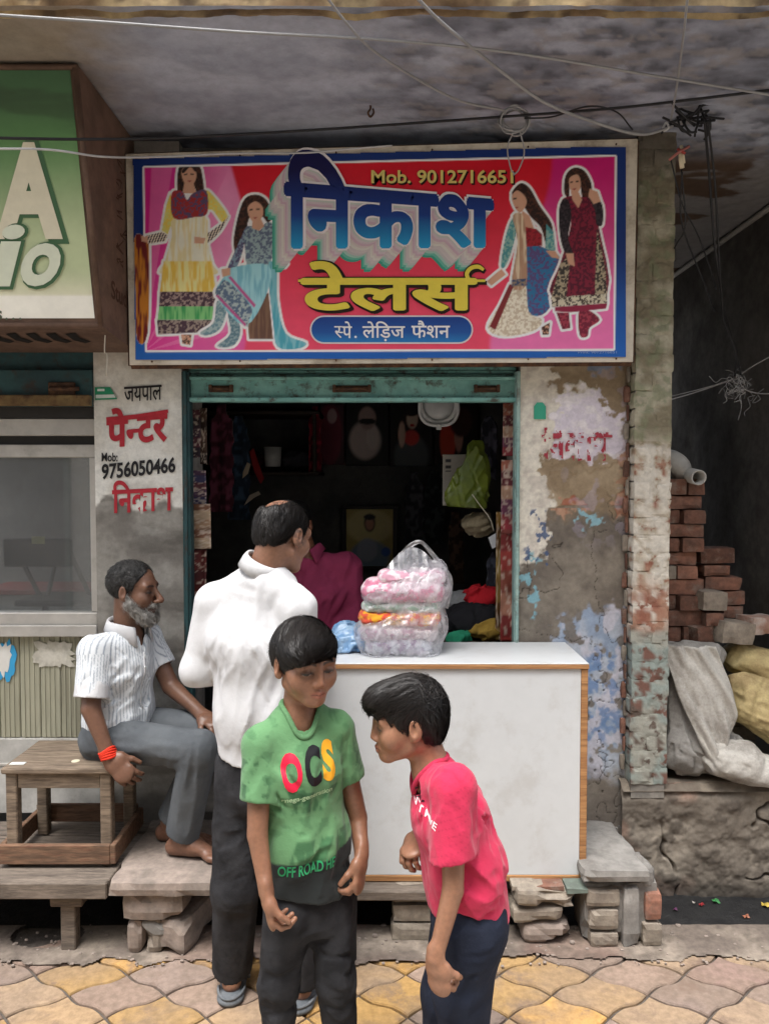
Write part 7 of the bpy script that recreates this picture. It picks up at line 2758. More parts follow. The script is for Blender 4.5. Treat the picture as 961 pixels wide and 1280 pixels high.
def shirt_collar(name, c, axis, f, r0, m, parent, rv=1.0, gap=0.35, h=.034, out=.02, tip=.035, low=.006):
    """folded shirt collar round the neck, open at the front"""
    ax = Vector(axis).normalized()
    f = (Vector(f) - ax * Vector(f).dot(ax)).normalized()
    s_ = ax.cross(f)
    V, n = [], 40
    for k in range(n + 1):
        a = gap + (2 * math.pi - 2 * gap) * k / n
        q = f * math.cos(a) * rv + s_ * math.sin(a)
        fr = max(0.0, math.cos(a)) ** 2
        c0 = Vector(c) - ax * .022 * fr
        V += [c0 + q * r0 - ax * .012, c0 + q * (r0 + .001) + ax * h * .6, c0 + q * (r0 + .003) + ax * h, c0 + q * (r0 + .007) + ax * (h - .001),
              c0 + q * (r0 + .012) + ax * h * .5, c0 + q * (r0 + out + .006 * fr) - ax * (low + tip * fr)]
    F = [[i * 6 + j, (i + 1) * 6 + j, (i + 1) * 6 + j + 1, i * 6 + j + 1] for i in range(n) for j in range(5)]
    o = link(name, mesh_np(name, V, F, True), m, parent)
    md = o.modifiers.new('thickness', 'SOLIDIFY')
    md.thickness = 0.0025
    return o


def rot_to(a, b, t):
    return (Vector(a) * (1 - t) + Vector(b) * t)


# ---- the man in the white shirt, seen from behind
def white_shirt_man():
    Y = 2.52
    root = thing('person', 'balding man in white shirt and black trousers standing with his back turned', 'person', (at(335, 1255, Y).x, Y, 0))
    f = Vector((math.sin(R(22)), math.cos(R(22)), 0))
    ax = Vector((f.y, -f.x, 0))                     # his right = picture's right
    skin = np.array(srgb(136, 98, 78))
    H = Head(at(355, 669, Y + .03), (.60, .78, -.26), (.12, .2, 1), .98)
    neck = at(330, 708, Y)
    chest, waist, hip = at(317, 800, Y), at(323, 890, Y), at(329, 960, Y + .01)
    sL, sR = at(266, 752, Y + .05), at(372, 760, Y - .05)
    eL, wL = at(247, 838, Y + .05), at(300, 836, Y + .30)
    eR, wR = at(388, 852, Y - .02), at(398, 826, Y + .26)
    hL, hR = hip - ax * .088, hip + ax * .088
    kL, kR = at(295, 1110, Y), at(377, 1115, Y - .01)
    aL, aR = Vector((at(289, 1240, Y).x, Y + .03, .095)), Vector((at(380, 1250, Y - .03).x, Y - .01, .095))
    S = SDF()
    H.build(S, nose=1.05)
    S.cap(H.w((0, -.045, -.045)), neck - Vector((0, 0, .03)), .052, .056, .02)
    S.cap(neck - Vector((0, 0, .09)), waist, .07, .1, .03, u=ax, su=1.35)
    S.cap(waist, hip, .1, .1, .03, u=ax, su=1.3)
    for a, b, c in ((sL, eL, wL), (sR, eR, wR)):
        S.cap(a, b, .042, .036, .02)
        S.cap(b, c, .036, .025, .01)
        hand(S, c, (c - b).normalized() + Vector((.1, 0, -.15)), (0, 0, -1), (.4 if b is eL else -1, .3, 0), 1.0, (.25, .35, .2), .05)
    for a, b, c in ((hL, kL, aL), (hR, kR, aR)):
        S.cap(a, b, .075, .052, .03)
        S.cap(b, c, .05, .033, .02)
    foot(S, aL, (-.05, 1), 1.0)
    foot(S, aR, (.2, 1), 1.0)

    def col(V):
        c = np.broadcast_to(skin, V.shape).copy()
        c = c * (.9 + .2 * fbm(V[:, 0] * 30, V[:, 1] * 30, V[:, 2] * 30, 3, 8)[:, None])
        l = H.loc(V)
        hm = sstep(-.05, -.02, l[:, 2]) * sstep(.05, .02, l[:, 1]) * sstep(.2, .15, np.abs(l).max(1))
        c = mixc(c, np.array(srgb(60, 45, 40)), hm * .7 * sstep(.3, .6, fbm(V[:, 0] * 90, V[:, 1] * 90, V[:, 2] * 90, 2, 3)))
        return H.paint(V, c, skin, np.array(srgb(130, 80, 70)), eye_open=.3)
    sdf_obj('body', S, SKIN_M, root, .008, col, fine=H.fine(.0028) + [around(aL, .1, .005), around(aR, .1, .005)])
    # hair round a bald crown
    G = SDF()
    G.ell(H.w((0, -.018, .034)), np.array((.0815, .1, .086)) * H.s, H.M)
    G.ell(H.w((0, -.07, -.01)), np.array((.062, .042, .055)) * H.s, H.M, .02)
    G.ell(H.w((-.008, -.062, .112)), np.array((.042, .046, .046)) * H.s, H.M, .02, 's')

    def hairline(X, Y_, Z):
        P = np.stack(np.broadcast_arrays(X, Y_, Z), -1)
        l = ((P - H.c) @ H.M) / H.s
        x, y, z = l[..., 0], l[..., 1], l[..., 2]
        line = np.interp(y, [-.1, -.04, -.028, -.004, .004, .022, .035, .055, .08], [-.052, -.045, .018, .02, -.02, -.01, .03, .05, .08])
        return (line + .004 * np.sin(y * 150 + x * 90) - z) * H.s * .75
    G.add(hairline, (-9, -9, -9), (9, 9, 9), .006, 'i')
    G.fold(folds(tuple(H.M @ np.array((.2, -.3, -1))), (.05, .009), .0022, 15))
    hair = sdf_obj('hair', G, HAIR_M, root, .004)

    def flow(l):
        x, y, z = l.T
        return np.stack([.3 * np.sign(x), -.25 + 0 * y, -1 + 0 * z], 1)
    strands('strand', G, H, flow, hair, HAIR_S, 6000, 6, .006, .0011, 8, None, .003, .3)
    # shirt
    T = SDF()
    T.cap(neck - Vector((0, 0, .075)), chest, .074, .108, .05, u=ax, su=1.34)
    T.cap(chest, waist, .11, .108, .05, u=ax, su=1.28)
    T.cap(waist, hip - Vector((0, 0, .12)), .108, .12, .05, u=ax, su=1.26)
    for a in (sL, sR):
        T.cap(neck - Vector((0, 0, .05)), a - Vector((0, 0, .002)), .056, .054, .05)
    T.fold(folds((.15, 0, 1), (.3, .055), .010, 101), folds((.35, 0, 1), (.4, .05), .008, 103, ball_w(at(300, 880, Y - .12), .3)),
           folds((.6, 0, 1), (.35, .045), .009, 105, ball_w(at(268, 820, Y - .08), .2)), folds((-.5, 0, 1), (.35, .045), .010, 107, ball_w(at(365, 830, Y - .1), .24)),
           folds((1, 0, -.4), (.25, .04), .004, 109, ball_w(at(300, 750, Y - .1), .1)), folds((.8, 0, .9), (.25, .04), .006, 111, ball_w(at(362, 765, Y - .1), .12)))
    for a, b, c, sg in ((sL, eL, wL, -1), (sR, eR, wR, 1)):
        T.cap(a, b, .058, .052, .03)
        T.sleeve(b, b.lerp(c, .55), .054, .052, .03, .05, .007, None, folds((0, 0, 1), (.1, .03), .008, 113))
    n_ax = (Vector(H.w((0, -.045, -.045))) - neck).normalized()
    T.cap(neck - n_ax * .03, neck + n_ax * .12, .058, .058, .006, 's')
    T.plane(at(330, 967, Y - .12), (.02, .3, -1), .004)
    T.cap(hip - Vector((0, 0, .25)), hip - Vector((0, 0, .03)), .108, .102, .004, 's', u=ax, su=1.24)
    shirt = sdf_obj('shirt', T, WHITE_M, root, .0055)
    shirt_collar('collar', neck - n_ax * .006, n_ax, f, .062, WHITE_M, shirt, 1.0, .5, .03, .017, .03, .016)
    # trousers
    J = SDF()
    J.cap(hip + Vector((0, 0, .03)), hip - Vector((0, 0, .05)), .112, .115, .03, u=ax, su=1.28)
    for a, b, c in ((hL, kL, aL), (hR, kR, aR)):
        J.cap(a, b, .09, .074, .025)
    J.fold(folds((.1, 0, 1), (.35, .07), .009, 121), folds((1, 0, .5), (.14, .035), .010, 123, ball_w(at(310, 1060, Y - .1), .22)),
           folds((1, 0, -.4), (.14, .035), .009, 125, ball_w(kL - Vector((0, 0, .03)), .16)))
    for b, c in ((kL, aL), (kR, aR)):
        J.sleeve(b, Vector((c.x, c.y, .075)), .073, .066, .03, .06, .012, (0, .25, 0), folds((.1, 0, 1), (.3, .06), .008, 127))
    tr = sdf_obj('trousers', J, DENIM_M, root, .006)
    # sandals
    for a, d in ((aL, Vector((-.05, 1, 0))), (aR, Vector((.2, 1, 0)))):
        d = d.normalized()
        r_ = d.cross(Vector((0, 0, 1)))
        W = SDF()
        b0 = Vector((a.x, a.y, .012)) - d * .05
        W.cap(b0 + d * .005, b0 + d * .2, .040, .048, .01, u=Vector((0, 0, 1)), su=.32)
        W.cap(b0 - d * .005, b0 + d * .05, .043, .04, .006, u=Vector((0, 0, 1)), su=.5)
        W.plane((0, 0, .001), (0, 0, -1), .001)
        W.plane((0, 0, .03), (0, 0, 1), .003)
        sn = sdf_obj('sandal', W, SANDAL_M, root, .004)
        pts = [Vector((a.x, a.y, 0)) + d * .03 + r_ * (.05 * math.cos(t)) + Vector((0, 0, .02 + .075 * math.sin(t))) + d * (.06 * math.sin(t)) for t in np.linspace(0, math.pi, 12)]
        tube('strap', pts, .006, SANDAL_M, sn, 8)
        pts = [b0 + Vector((0, 0, .016)) + d * .03 + r_ * (.044 * math.cos(t)) - d * (.078 * math.sin(t)) * .93 for t in np.linspace(0, math.pi, 14)]
        tube('strap', pts, .005, SANDAL_M, sn, 6)
    return root


# ---- the seated man with the grey beard
STRIPE_M = mat('striped shirting', vcol='Col', rough=0.9, var=0.03, bump=0.45, bscale=36, spec=0.15, bdist=0.005)
GREY_TR_M = mat('grey trouser cloth', (0.105, 0.115, 0.125), (0.085, 0.094, 0.104), 10, rough=0.85, var=0.06, bump=0.5, bscale=30, spec=0.2, bdist=0.006)
BEARD_M = mat('grey beard', (0.36, 0.345, 0.32), (0.2, 0.19, 0.175), 60, rough=0.75, var=0.2, spec=0.3)


def seated_man():
    root = thing('person', 'grey-bearded man in striped shirt sitting on the wooden stool, barefoot', 'person', (at(150, 940, 3.02).x, 3.02, .29))
    f = Vector((.90, -.43, 0)).normalized()
    ax = Vector((f.y, -f.x, 0))                  # his right: nearer to the viewer
    skin = np.array(srgb(108, 77, 61))
    c0 = at(152, 796, 3.02)
    H = Head(at(169, 737, 3.0), (1, -.16, -.06), (-.03, 0, 1), .95)
    neck = at(160, 784, 3.02)
    chest, waist, pel = at(153, 830, 3.02), at(150, 890, 3.03), at(148, 916, 3.04)
    sR, sL = c0 + ax * .142 + Vector((0, 0, -.025)), c0 - ax * .14 + Vector((0, 0, -.02))
    eR, wR = at(114, 886, 2.83), at(137, 946, 2.80)
    eL, wL = at(214, 858, 3.10), at(253, 893, 2.98)
    hR, hL = pel + ax * .085, pel - ax * .085
    kR, kL = at(249, 936, 2.84), at(270, 914, 3.0)
    aR, aL = at(226, 1046, 2.90), at(213, 1034, 3.02)
    aR.z = .29 + .083
    aL.z = .29 + .083
    S = SDF()
    H.build(S, nose=1.25, lips=.9, jaw=1.05)
    S.cap(H.w((0, -.032, -.05)), neck - Vector((0, 0, .03)), .05, .055, .02)
    S.cap(neck - Vector((0, 0, .08)), waist, .065, .095, .03, u=ax, su=1.3)
    S.cap(waist, pel, .095, .095, .03, u=ax, su=1.3)
    for a, b, c in ((sR, eR, wR), (sL, eL, wL)):
        S.cap(a, b, .043, .034, .015)
        S.cap(b, c, .036, .023, .006)
    for a, b, c in ((hR, kR, aR), (hL, kL, aL)):
        S.cap(a, b, .066, .047, .02)
        S.cap(b, c, .044, .029, .01)
        foot(S, c, (.95, -.22), 1.0)
    hand(S, wR, at(151, 962, 2.79) - wR, (.25, .8, -.5), (.7, -.5, .5), 1.0, (.45, .5, .4), .06, (.75, .5, .25), .3)
    hand(S, wL, at(268, 903, 2.93) - wL, (.1, .1, -1), (.1, -1, 0), .95, (.4, .5, .4), .05, (.75, .5, .2), .3)

    def col(V):
        c = np.broadcast_to(skin, V.shape).copy()
        c = c * (.85 + .3 * fbm(V[:, 0] * 40, V[:, 1] * 40, V[:, 2] * 40, 3, 8)[:, None])
        ft = V[:, 2] < .29 + .13
        c[ft] *= 1.25
        return H.paint(V, c, skin, np.array(srgb(95, 60, 52)), eye_open=.25, gaze=.0)
    sdf_obj('body', S, SKIN_M, root, .007, col, fine=H.fine(.0026) + [around(wR + Vector((.03, 0, -.04)), .1, .004), around(aR + Vector((.08, 0, -.03)), .12, .0045)])
    # hair and beard
    G = SDF()
    G.ell(H.w((0, -.02, .034)), np.array((.081, .1, .086)) * H.s, H.M)

    def hairline(X, Y_, Z):
        P = np.stack(np.broadcast_arrays(X, Y_, Z), -1)
        l = ((P - H.c) @ H.M) / H.s
        x, y, z = l[..., 0], l[..., 1], l[..., 2]
        line = np.interp(y, [-.1, -.04, -.03, -.002, .004, .022, .032, .052, .07], [-.045, -.04, .012, .02, -.03, -.012, .035, .068, .11])
        return (line + .004 * np.sin(y * 160 + x * 60) - z) * H.s * .75
    G.add(hairline, (-9, -9, -9), (9, 9, 9), .005, 'i')
    G.fold(folds((.2, 1, .3), (.02, .012), .003, 15))
    HG_M = mat('greying hair', (0.012, 0.011, 0.011), (0.05, 0.049, 0.047), 45, rough=0.6, var=0.3, spec=0.3)
    hair = sdf_obj('hair', G, HG_M, root, .004)
    strands('strand', G, H, lambda l: np.stack([0 * l[:, 0], -.5 + 0 * l[:, 1], -.8 + 0 * l[:, 2]], 1), hair, HG_M, 5500, 5, .005, .0010, 9, None, .004, .6)
    B = SDF()
    B.cap(H.w((-.052, .012, -.05)), H.w((-.026, .055, -.098)), .02, .026, .02)
    B.cap(H.w((.052, .012, -.05)), H.w((.026, .055, -.098)), .02, .026, .02)
    B.cap(H.w((-.062, .002, -.02)), H.w((-.052, .012, -.05)), .009, .018, .01)
    B.cap(H.w((.062, .002, -.02)), H.w((.052, .012, -.05)), .009, .018, .01)
    B.ell(H.w((0, .07, -.112)), np.array((.036, .028, .03)) * H.s, H.M, .02)
    B.cap(H.w((-.03, .076, -.062)), H.w((0, .0915, -.056)), .006, .0075, .006)
    B.cap(H.w((.03, .076, -.062)), H.w((0, .0915, -.056)), .006, .0075, .006)
    B.fold(folds((.3, 0, -1), (.03, .01), .005, 33))
    beard = sdf_obj('beard', B, BEARD_M, root, .0042)
    strands('strand', B, H, lambda l: np.stack([.4 * np.sign(l[:, 0]), .35 + 0 * l[:, 1], -1 + 0 * l[:, 2]], 1), beard, BEARD_M, 5000, 6, .005, .0009, 10, None, .009, .55)
    # shirt
    T = SDF()
    T.cap(neck - Vector((0, 0, .07)), chest, .07, .098, .05, u=ax, su=1.3)
    T.cap(chest, waist, .102, .108, .05, u=ax, su=1.25)
    T.cap(waist, pel - Vector((0, 0, .02)), .108, .118, .05, u=ax, su=1.25)
    for a in (sR, sL):
        T.cap(neck - Vector((0, 0, .05)), a, .048, .048, .05)
    T.fold(folds((.2, 0, 1), (.22, .05), .009, 131), folds((.8, 0, .6), (.16, .035), .013, 133, ball_w(at(160, 880, 2.9), .2)),
           folds((.9, 0, -.5), (.14, .035), .010, 135, ball_w(at(140, 835, 2.9), .14)))
    slR, slL = sR.lerp(eR, .80), sL.lerp(eL, .62)
    T.sleeve(sR, slR, .053, .060, .03, .05, .008, (-.1, 0, 0), folds((.2, 0, 1), (.12, .03), .008, 137))
    T.sleeve(sL, slL, .052, .057, .03, .05, .008, None, folds((.2, 0, 1), (.12, .03), .008, 139))
    n_ax = (Vector(H.w((0, -.035, -.05))) - neck).normalized()
    T.cap(neck - n_ax * .07 + f * .01, neck + n_ax * .12 + f * .01, .06, .064, .006, 's')
    T.cap(neck + f * .075 - Vector((0, 0, .1)), neck + f * .085 + Vector((0, 0, .04)), .004, .03, .004, 's')   # open neck
    T.plane(at(150, 934, 2.9), (.34, -.1, -1), .004)
    T.cap(pel - Vector((0, 0, .2)), pel - Vector((0, 0, .0)), .11, .106, .004, 's', u=ax, su=1.25)
    base, line = np.array(srgb(214, 218, 221)), np.array(srgb(128, 138, 152))

    def tcol(V):
        rel = V - np.array(chest)
        ang = np.arctan2(rel @ np.array(f), rel @ np.array(ax))
        t_torso = ang * .125
        # sleeves: angle round the sleeve axis
        t = t_torso
        for a, b in ((sR, slR), (sL, slL)):
            d = np.array((b - a).normalized())
            q = V - np.array(a)
            h_ = q @ d
            qp = q - h_[:, None] * d
            near = (np.linalg.norm(qp, axis=1) < .082) & (h_ > .02) & (np.abs(rel @ np.array(ax)) > .13)
            e1 = np.array(f) - d * (np.array(f) @ d)
            e1 /= np.linalg.norm(e1)
            e2 = np.cross(d, e1)
            t = np.where(near, np.arctan2(qp @ e1, qp @ e2) * .07, t)
        s_ = np.abs(((t / .0135) % 1.0) - .5)
        m_ = sstep(.17, .07, s_)
        return mixc(np.broadcast_to(base, V.shape), line, m_ * .8)
    shirt = sdf_obj('shirt', T, STRIPE_M, root, .0042, tcol)
    shirt_collar('collar', neck + n_ax * .004, n_ax, f, .066, WHITE_M, shirt, 1.05, .45, .03, .02, .045, .008)
    pk = [neck + f * .10 + Vector((0, 0, -.09)), chest + f * .122, waist + f * .125 + Vector((0, 0, .03))]
    bv = bvh_of(shirt)
    pts = []
    for p in spline(pk, 8):
        h_ = bv.ray_cast(p + f * .2, -f, .6)
        if h_[0] is not None:
            pts.append(h_[0] + f * .001)
    if len(pts) > 3:
        tube('placket', pts, .004, WHITE_M, shirt, 6)
        for q in pts[3::5]:
            V, F = tube_arrays([q + f * .003, q + f * .006], [.0055, .005], 10)
            link('button', mesh_np('button', V, F), flat('cfd2d2'), shirt)
    # rolled cuffs
    for a, b, r_ in ((sR, slR, .054),):
        d = (b - a).normalized()
        T2 = SDF()
        T2.sleeve(b - d * .035, b + d * .004, r_ + .007, r_ + .008, .01, .05, .008, (-.1, 0, 0), folds((0, 0, 1), (.1, .04), .004, 141))
        sdf_obj('cuff', T2, WHITE_M, shirt, .004)
    # trousers
    J = SDF()
    J.cap(pel + Vector((0, 0, .05)), pel, .108, .112, .03, u=ax, su=1.3)
    for a, b, c in ((hR, kR, aR), (hL, kL, aL)):
        J.cap(a, b, .085, .066, .02)
    J.fold(folds(tuple(kR - hR), (.3, .05), .009, 151), folds((-.4, 0, 1), (.16, .03), .011, 153, ball_w(hR + Vector((.07, -.05, .04)), .16)),
           folds((.6, 0, 1), (.14, .03), .009, 155, ball_w(kR - Vector((.05, 0, .05)), .14)))
    for b, c in ((kR, aR), (kL, aL)):
        J.sleeve(b, c + Vector((.01, 0, .005)), .065, .062, .02, .06, .011, (-.15, 0, 0), folds((.15, 0, 1), (.3, .05), .010, 157))
    sdf_obj('trousers', J, GREY_TR_M, root, .0056)
    # red thread round the wrist
    d = (wR - eR).normalized()
    q = wR - d * .012
    u_ = d.cross(Vector((0, 1, 0))).normalized()
    v_ = d.cross(u_)
    for k in range(5):
        ph = 0.9 * k
        pts = [q - d * .007 * (k - 2) + (u_ * math.cos(t) + v_ * math.sin(t)) * .0285 + d * .003 * math.sin(2 * t + ph) for t in np.linspace(0, 2 * math.pi, 28, endpoint=False)]
        tube('wrist_thread', pts, .0048, flat('d5341f', .8), root, 6, True, True)
    return root


# ---- the tailor inside, in a maroon shirt
def tailor():
    Y = 3.72
    root = thing('person', 'tailor in maroon shirt behind the counter, face hidden by the customer', 'person', (at(396, 760, Y).x, Y, .3))
    f = Vector((-.15, -1, 0)).normalized()
    ax = Vector((-f.y, f.x, 0))
    skin = np.array(srgb(128, 84, 62))
    H = Head(at(369, 656, Y - .03), (-.3, -1, -.3), (-.08, -.1, 1), .95)
    neck = at(386, 694, Y)
    chest, waist, pel = at(394, 745, Y), at(396, 800, Y + .02), at(396, 850, Y + .04)
    sR, sL = at(350, 708, Y), at(434, 708, Y)
    eR, wR = at(343, 775, Y - .02), at(372, 800, Y - .22)
    eL, wL = at(446, 775, Y - .02), at(418, 800, Y - .22)
    S = SDF()
    H.build(S)
    S.cap(H.w((0, -.03, -.05)), neck - Vector((0, 0, .03)), .05, .054, .02)
    S.cap(neck - Vector((0, 0, .08)), waist, .07, .1, .03, u=ax, su=1.3)
    S.cap(waist, pel, .1, .1, .03, u=ax, su=1.3)
    for a, b, c, q in ((sR, eR, wR, 1), (sL, eL, wL, -1)):
        S.cap(a, b, .042, .036, .015)
        S.cap(b, c, .036, .025, .006)
        hand(S, c, Vector((.3 * q, -1, -.1)), (0, 0, -1), (q, 0, 0), .95, (.4, .5, .4))
    for q in (-1, 1):
        k_ = pel + ax * q * .12 + f * .34 + Vector((0, 0, -.02))
        an = Vector((k_.x, k_.y + .04, .39))
        S.cap(pel + ax * q * .085, k_, .075, .055, .03)
        S.cap(k_, an, .05, .035, .02)
        foot(S, an, (f.x, f.y), 1.0)

    def col(V):
        c = np.broadcast_to(skin, V.shape) * (.9 + .2 * fbm(V[:, 0] * 30, V[:, 1] * 30, V[:, 2] * 30, 3, 8)[:, None])
        return H.paint(V, c, skin, np.array(srgb(110, 66, 58)), eye_open=.1)
    sdf_obj('body', S, SKIN_M, root, .0075, col)
    G = SDF()
    G.ell(H.w((0, -.018, .036)), np.array((.083, .102, .09)) * H.s, H.M)
    G.ell(H.w((0, .05, .075)), np.array((.06, .04, .03)) * H.s, H.M, .02)
    G.add(lambda X, Y_, Z: (lambda l: (np.interp(l[..., 1], [-.1, -.03, .0, .04, .06], [-.05, -.04, .0, .03, .055]) - l[..., 2]) * .7)(
        ((np.stack(np.broadcast_arrays(X, Y_, Z), -1) - H.c) @ H.M) / H.s), (-9, -9, -9), (9, 9, 9), .005, 'i')
    sdf_obj('hair', G, HAIR_M, root, .005)
    T = SDF()
    T.cap(neck - Vector((0, 0, .075)), chest, .078, .112, .05, u=ax, su=1.36)
    T.cap(chest, waist, .115, .115, .05, u=ax, su=1.3)
    T.cap(waist, pel, .115, .118, .05, u=ax, su=1.3)
    for a in (sR, sL):
        T.cap(neck - Vector((0, 0, .05)), a, .055, .06, .05)
    for a, b, c in ((sR, eR, wR), (sL, eL, wL)):
        T.cap(a, b, .064, .056, .03)
    T.fold(folds((.2, 0, 1), (.22, .05), .009, 161), folds((.8, 0, .6), (.14, .035), .012, 163, ball_w(eL, .16)), folds((.8, 0, 1), (.14, .035), .012, 165, ball_w(sL - Vector((.05, .1, .1)), .14)))
    for a, b, c in ((sR, eR, wR), (sL, eL, wL)):
        T.sleeve(b, b.lerp(c, .75), .057, .05, .03, .05, .007)
    n_ax = (Vector(H.w((0, -.035, -.05))) - neck).normalized()
    T.cap(neck - n_ax * .07, neck + n_ax * .12, .06, .064, .006, 's')
    T.plane(pel - Vector((0, 0, .08)), (0, 0, -1), .004)
    MAR_M = mat('maroon shirting', srgb(146, 54, 86), srgb(132, 48, 78), 10, rough=0.85, var=0.05, bump=0.2, bscale=400, spec=0.2)
    shirt = sdf_obj('shirt', T, MAR_M, root, .007)
    shirt_collar('collar', neck + n_ax * .004, n_ax, f, .066, MAR_M, shirt, 1.05, .45, .03, .02, .045, .008)
    J = SDF()
    J.cap(pel + Vector((0, 0, .0)), pel - Vector((0, 0, .02)), .108, .11, .03, u=ax, su=1.3)
    for q in (-1, 1):
        k_ = pel + ax * q * .12 + f * .34 + Vector((0, 0, -.02))
        J.cap(pel + ax * q * .085, k_, .09, .07, .03)
        J.sleeve(k_, Vector((k_.x, k_.y + .04, .37)), .07, .06, .02)
    sdf_obj('trousers', J, DENIM_M, root, .007)
    st = thing('work_stool', 'low wooden stool under the tailor behind the counter', 'stool', (pel.x, pel.y, .3))
    wm = mat('stool wood', (0.12, 0.07, 0.04), (0.08, 0.045, 0.025), 20, stretch=(1, 6, 1), rough=.7)
    zt = pel.z - .115
    box('seat', pel.x - .16, pel.x + .16, pel.y - .14, pel.y + .14, zt - .03, zt, wm, st)
    for a in (-1, 1):
        for b in (-1, 1):
            box('leg', pel.x + a * .13 - .018, pel.x + a * .13 + .018, pel.y + b * .11 - .018, pel.y + b * .11 + .018, .302, zt - .031, wm, st)
    return root


white_shirt_man()
seated_man()
tailor()
# ------------------------------------------------------------------ cables under the overhang
BLKW = mat('black cable', (.018, .018, .02), rough=.55, var=.1)
GRYW = mat('grey cable', (.30, .30, .30), rough=.5, var=.1)
PALE = mat('pale cable', (.52, .52, .52), rough=.45, var=.1)


def cable(label, pts, r, m, depth=None, n=8, cat='cable'):
    P = [at(px, py, min(Y, 1.375 * FPX / max(601.0 - py, 1.0)) if py < 250 else Y) for px, py, Y in pts]     # kept below the slab
    o = tube('cable', P, r, m, None, 6, True, False, n)
    tag(o, label, cat)
    return o


cable('long pale cable crossing the whole top under the overhang', [(-30, 17, 2.5), (120, 27, 2.52), (300, 40, 2.55), (480, 50, 2.58), (640, 66, 2.62), (800, 92, 2.66), (1000, 125, 2.7)], .0042, GRYW)
cable('grey cable dropping from the top centre to the coil over the phone number', [(400, -15, 2.45), (430, 25, 2.5), (465, 62, 2.6), (520, 98, 2.72), (575, 126, 2.82), (630, 138, 2.9)], .0042, GRYW)
cable('pale thick cable from the top centre right down to the junction by the pillar', [(510, -15, 2.4), (545, 22, 2.45), (590, 60, 2.52), (630, 92, 2.58), (680, 128, 2.65), (740, 152, 2.74), (800, 168, 2.85), (840, 158, 2.95)], .0052, GRYW)
cable('vertical grey cable at the upper right dropping to the junction', [(860, -15, 2.6), (853, 50, 2.68), (845, 110, 2.8), (838, 150, 2.92)], .0038, GRYW)
cable('dark cable running level across the sign box and the banner top to the pillar', [(-30, 172, 2.55), (100, 174, 2.6), (220, 172, 2.75), (400, 162, 2.95), (600, 148, 3.0), (760, 136, 3.0), (860, 125, 3.02), (1000, 108, 3.05)], .0048, BLKW)
cable('thin white cable sagging over the left corner of the banner', [(-30, 186, 2.5), (60, 187, 2.55), (130, 196, 2.7), (200, 196, 2.9), (290, 192, 3.03), (380, 191, 3.04), (440, 186, 3.05), (490, 182, 3.06)], .0036, PALE)
cable('short dark cable looping from the coil to the junction', [(655, 148, 2.9), (690, 146, 2.9), (735, 133, 2.92), (770, 140, 2.92), (790, 162, 2.95)], .003, BLKW)
# coil of spare cable
co = thing('cable_coil', 'coil of spare grey cable hanging above the phone number', 'cable coil', tuple(at(644, 152, 2.9)))
rr = random.Random(3)
for k in range(5):
    c = at(643 + rr.uniform(-3, 3), 151 + rr.uniform(-2, 2), 2.9 + .004 * k)
    rx, rz_ = .05 * rr.uniform(.85, 1.1), .045 * rr.uniform(.85, 1.1)
    tube('loop', [c + Vector((math.cos(a) * rx, .012 * math.sin(a * 2 + k), math.sin(a) * rz_)) for a in np.linspace(0, 2 * math.pi, 26, endpoint=False)], .0036, GRYW, co, 6, True, True)
tube('tail', [at(641, 166, 2.9), at(634, 185, 2.95), at(638, 210, 3.0), at(643, 218, 3.02)], .0028, GRYW, co, 6, True, False, 6)
tube('tail', [at(650, 166, 2.9), at(655, 190, 2.95), at(648, 212, 3.0), at(641, 219, 3.02)], .0028, GRYW, co, 6, True, False, 6)
# junction by the pillar
ju = thing('cable_junction', 'dark knot of taped cable joints at the top of the pillar', 'cable junction', tuple(at(860, 150, 2.98)))
for k in range(26):
    c = at(862 + rr.uniform(-18, 22), 146 + rr.uniform(-12, 16), 2.98 + rr.uniform(-.05, .08))
    v_ = Vector((rr.uniform(-1, 1), rr.uniform(-.5, .5), rr.uniform(-.8, .5))) * .07
    w_ = Vector((rr.uniform(-1, 1), rr.uniform(-.5, .5), rr.uniform(-1, 1))) * .03
    tube('tape_end', [c - v_, c + w_, c + v_], .0045, BLKW, ju, 5, True, False, 5)
for px, py, r_ in ((851, 196, .009), (853, 190, .007)):
    tube('joint_sleeve', [at(px - 2, py - 8, 2.96), at(px + 1, py + 14, 2.96)], r_, flat('cfc3a6'), ju, 8)
tube('red_wrap', [at(836, 200, 2.95), at(848, 190, 2.95), at(861, 183, 2.95)], .0055, flat('a86a62'), ju, 6)
tube('red_wrap', [at(846, 186, 2.95), at(856, 192, 2.95)], .005, flat('a0403a'), ju, 6)
tube('white_knot', [at(828, 160, 2.93), at(832, 153, 2.93), at(835, 160, 2.93), at(829, 164, 2.93)], .004, PALE, ju, 6, True, False, 4)
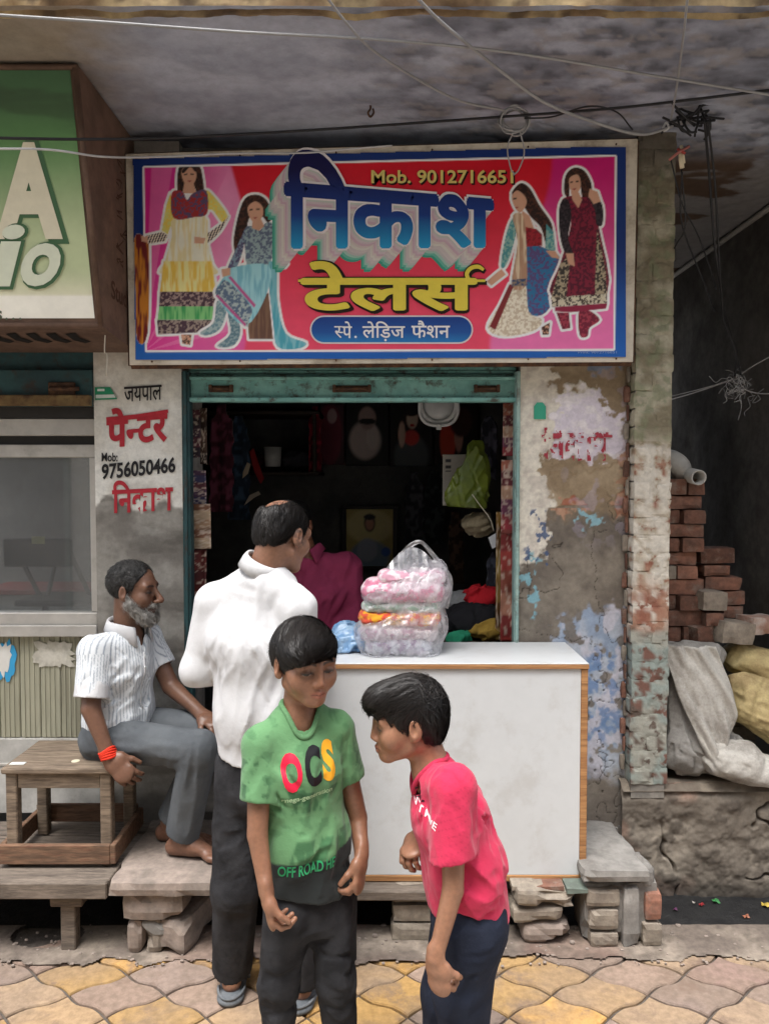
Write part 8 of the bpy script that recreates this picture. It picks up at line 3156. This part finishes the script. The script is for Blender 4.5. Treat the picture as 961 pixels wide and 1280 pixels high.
# bundle falling into the passage
falls = [([(880, 150, 3.0), (886, 220, 3.1), (892, 300, 3.2), (900, 360, 3.35), (905, 400, 3.45), (920, 440, 3.55), (918, 470, 3.6)], 'thick dark cable falling straight from the junction into the passage', .005),
         ([(884, 150, 3.0), (893, 230, 3.1), (898, 320, 3.25), (903, 380, 3.4), (916, 430, 3.55), (926, 472, 3.6)], 'second dark cable falling beside the thick one', .0042),
         ([(852, 215, 2.97), (850, 265, 3.05), (858, 300, 3.15), (880, 355, 3.35), (893, 390, 3.5)], 'thin dark cable slanting from the taped joint down behind the pillar', .0032),
         ([(838, 200, 2.97), (852, 255, 3.05), (870, 290, 3.2), (885, 330, 3.3), (895, 362, 3.4)], 'thin dark cable curving from the pillar top into the passage', .003),
         ([(851, 212, 2.97), (856, 280, 3.05), (845, 305, 3.15), (838, 318, 3.2)], 'short dark cable end hanging close to the pillar', .003),
         ([(836, 500, 3.5), (870, 490, 3.55), (905, 478, 3.6), (925, 472, 3.62)], 'grey cable from behind the pillar to the tangle on the passage wall', .0034),
         ([(836, 496, 3.52), (880, 485, 3.56), (915, 474, 3.6)], 'thin grey cable running just above it to the tangle', .0024),
         ([(925, 468, 3.6), (945, 455, 3.55), (1000, 425, 3.5)], 'grey cable rising from the tangle to the right edge', .003),
         ([(925, 485, 3.6), (950, 492, 3.58), (1000, 490, 3.55)], 'grey cable leaving the tangle level to the right edge', .003)]
for pts, lb, r_ in falls:
    cable(lb, pts, r_, GRYW if 'grey' in lb else BLKW)
tg = thing('cable_tangle', 'frayed tangle of thin wires against the dark passage wall', 'cable tangle', tuple(at(925, 480, 3.6)))
for k in range(34):
    c = at(926 + rr.gauss(0, 11), 482 + rr.gauss(0, 9), 3.6 + rr.uniform(-.04, .04))
    pts = [c]
    for _ in range(4):
        pts.append(pts[-1] + Vector((rr.uniform(-1, 1), rr.uniform(-.5, .5), rr.uniform(-1, 1))) * .035)
    tube('frayed_wire', pts, .0016, PALE if k % 2 else GRYW, tg, 4, True, False, 4)
tube('wire_tail', [at(924, 490, 3.6), at(926, 508, 3.6), at(922, 525, 3.6)], .002, GRYW, tg, 5, True, False, 4)
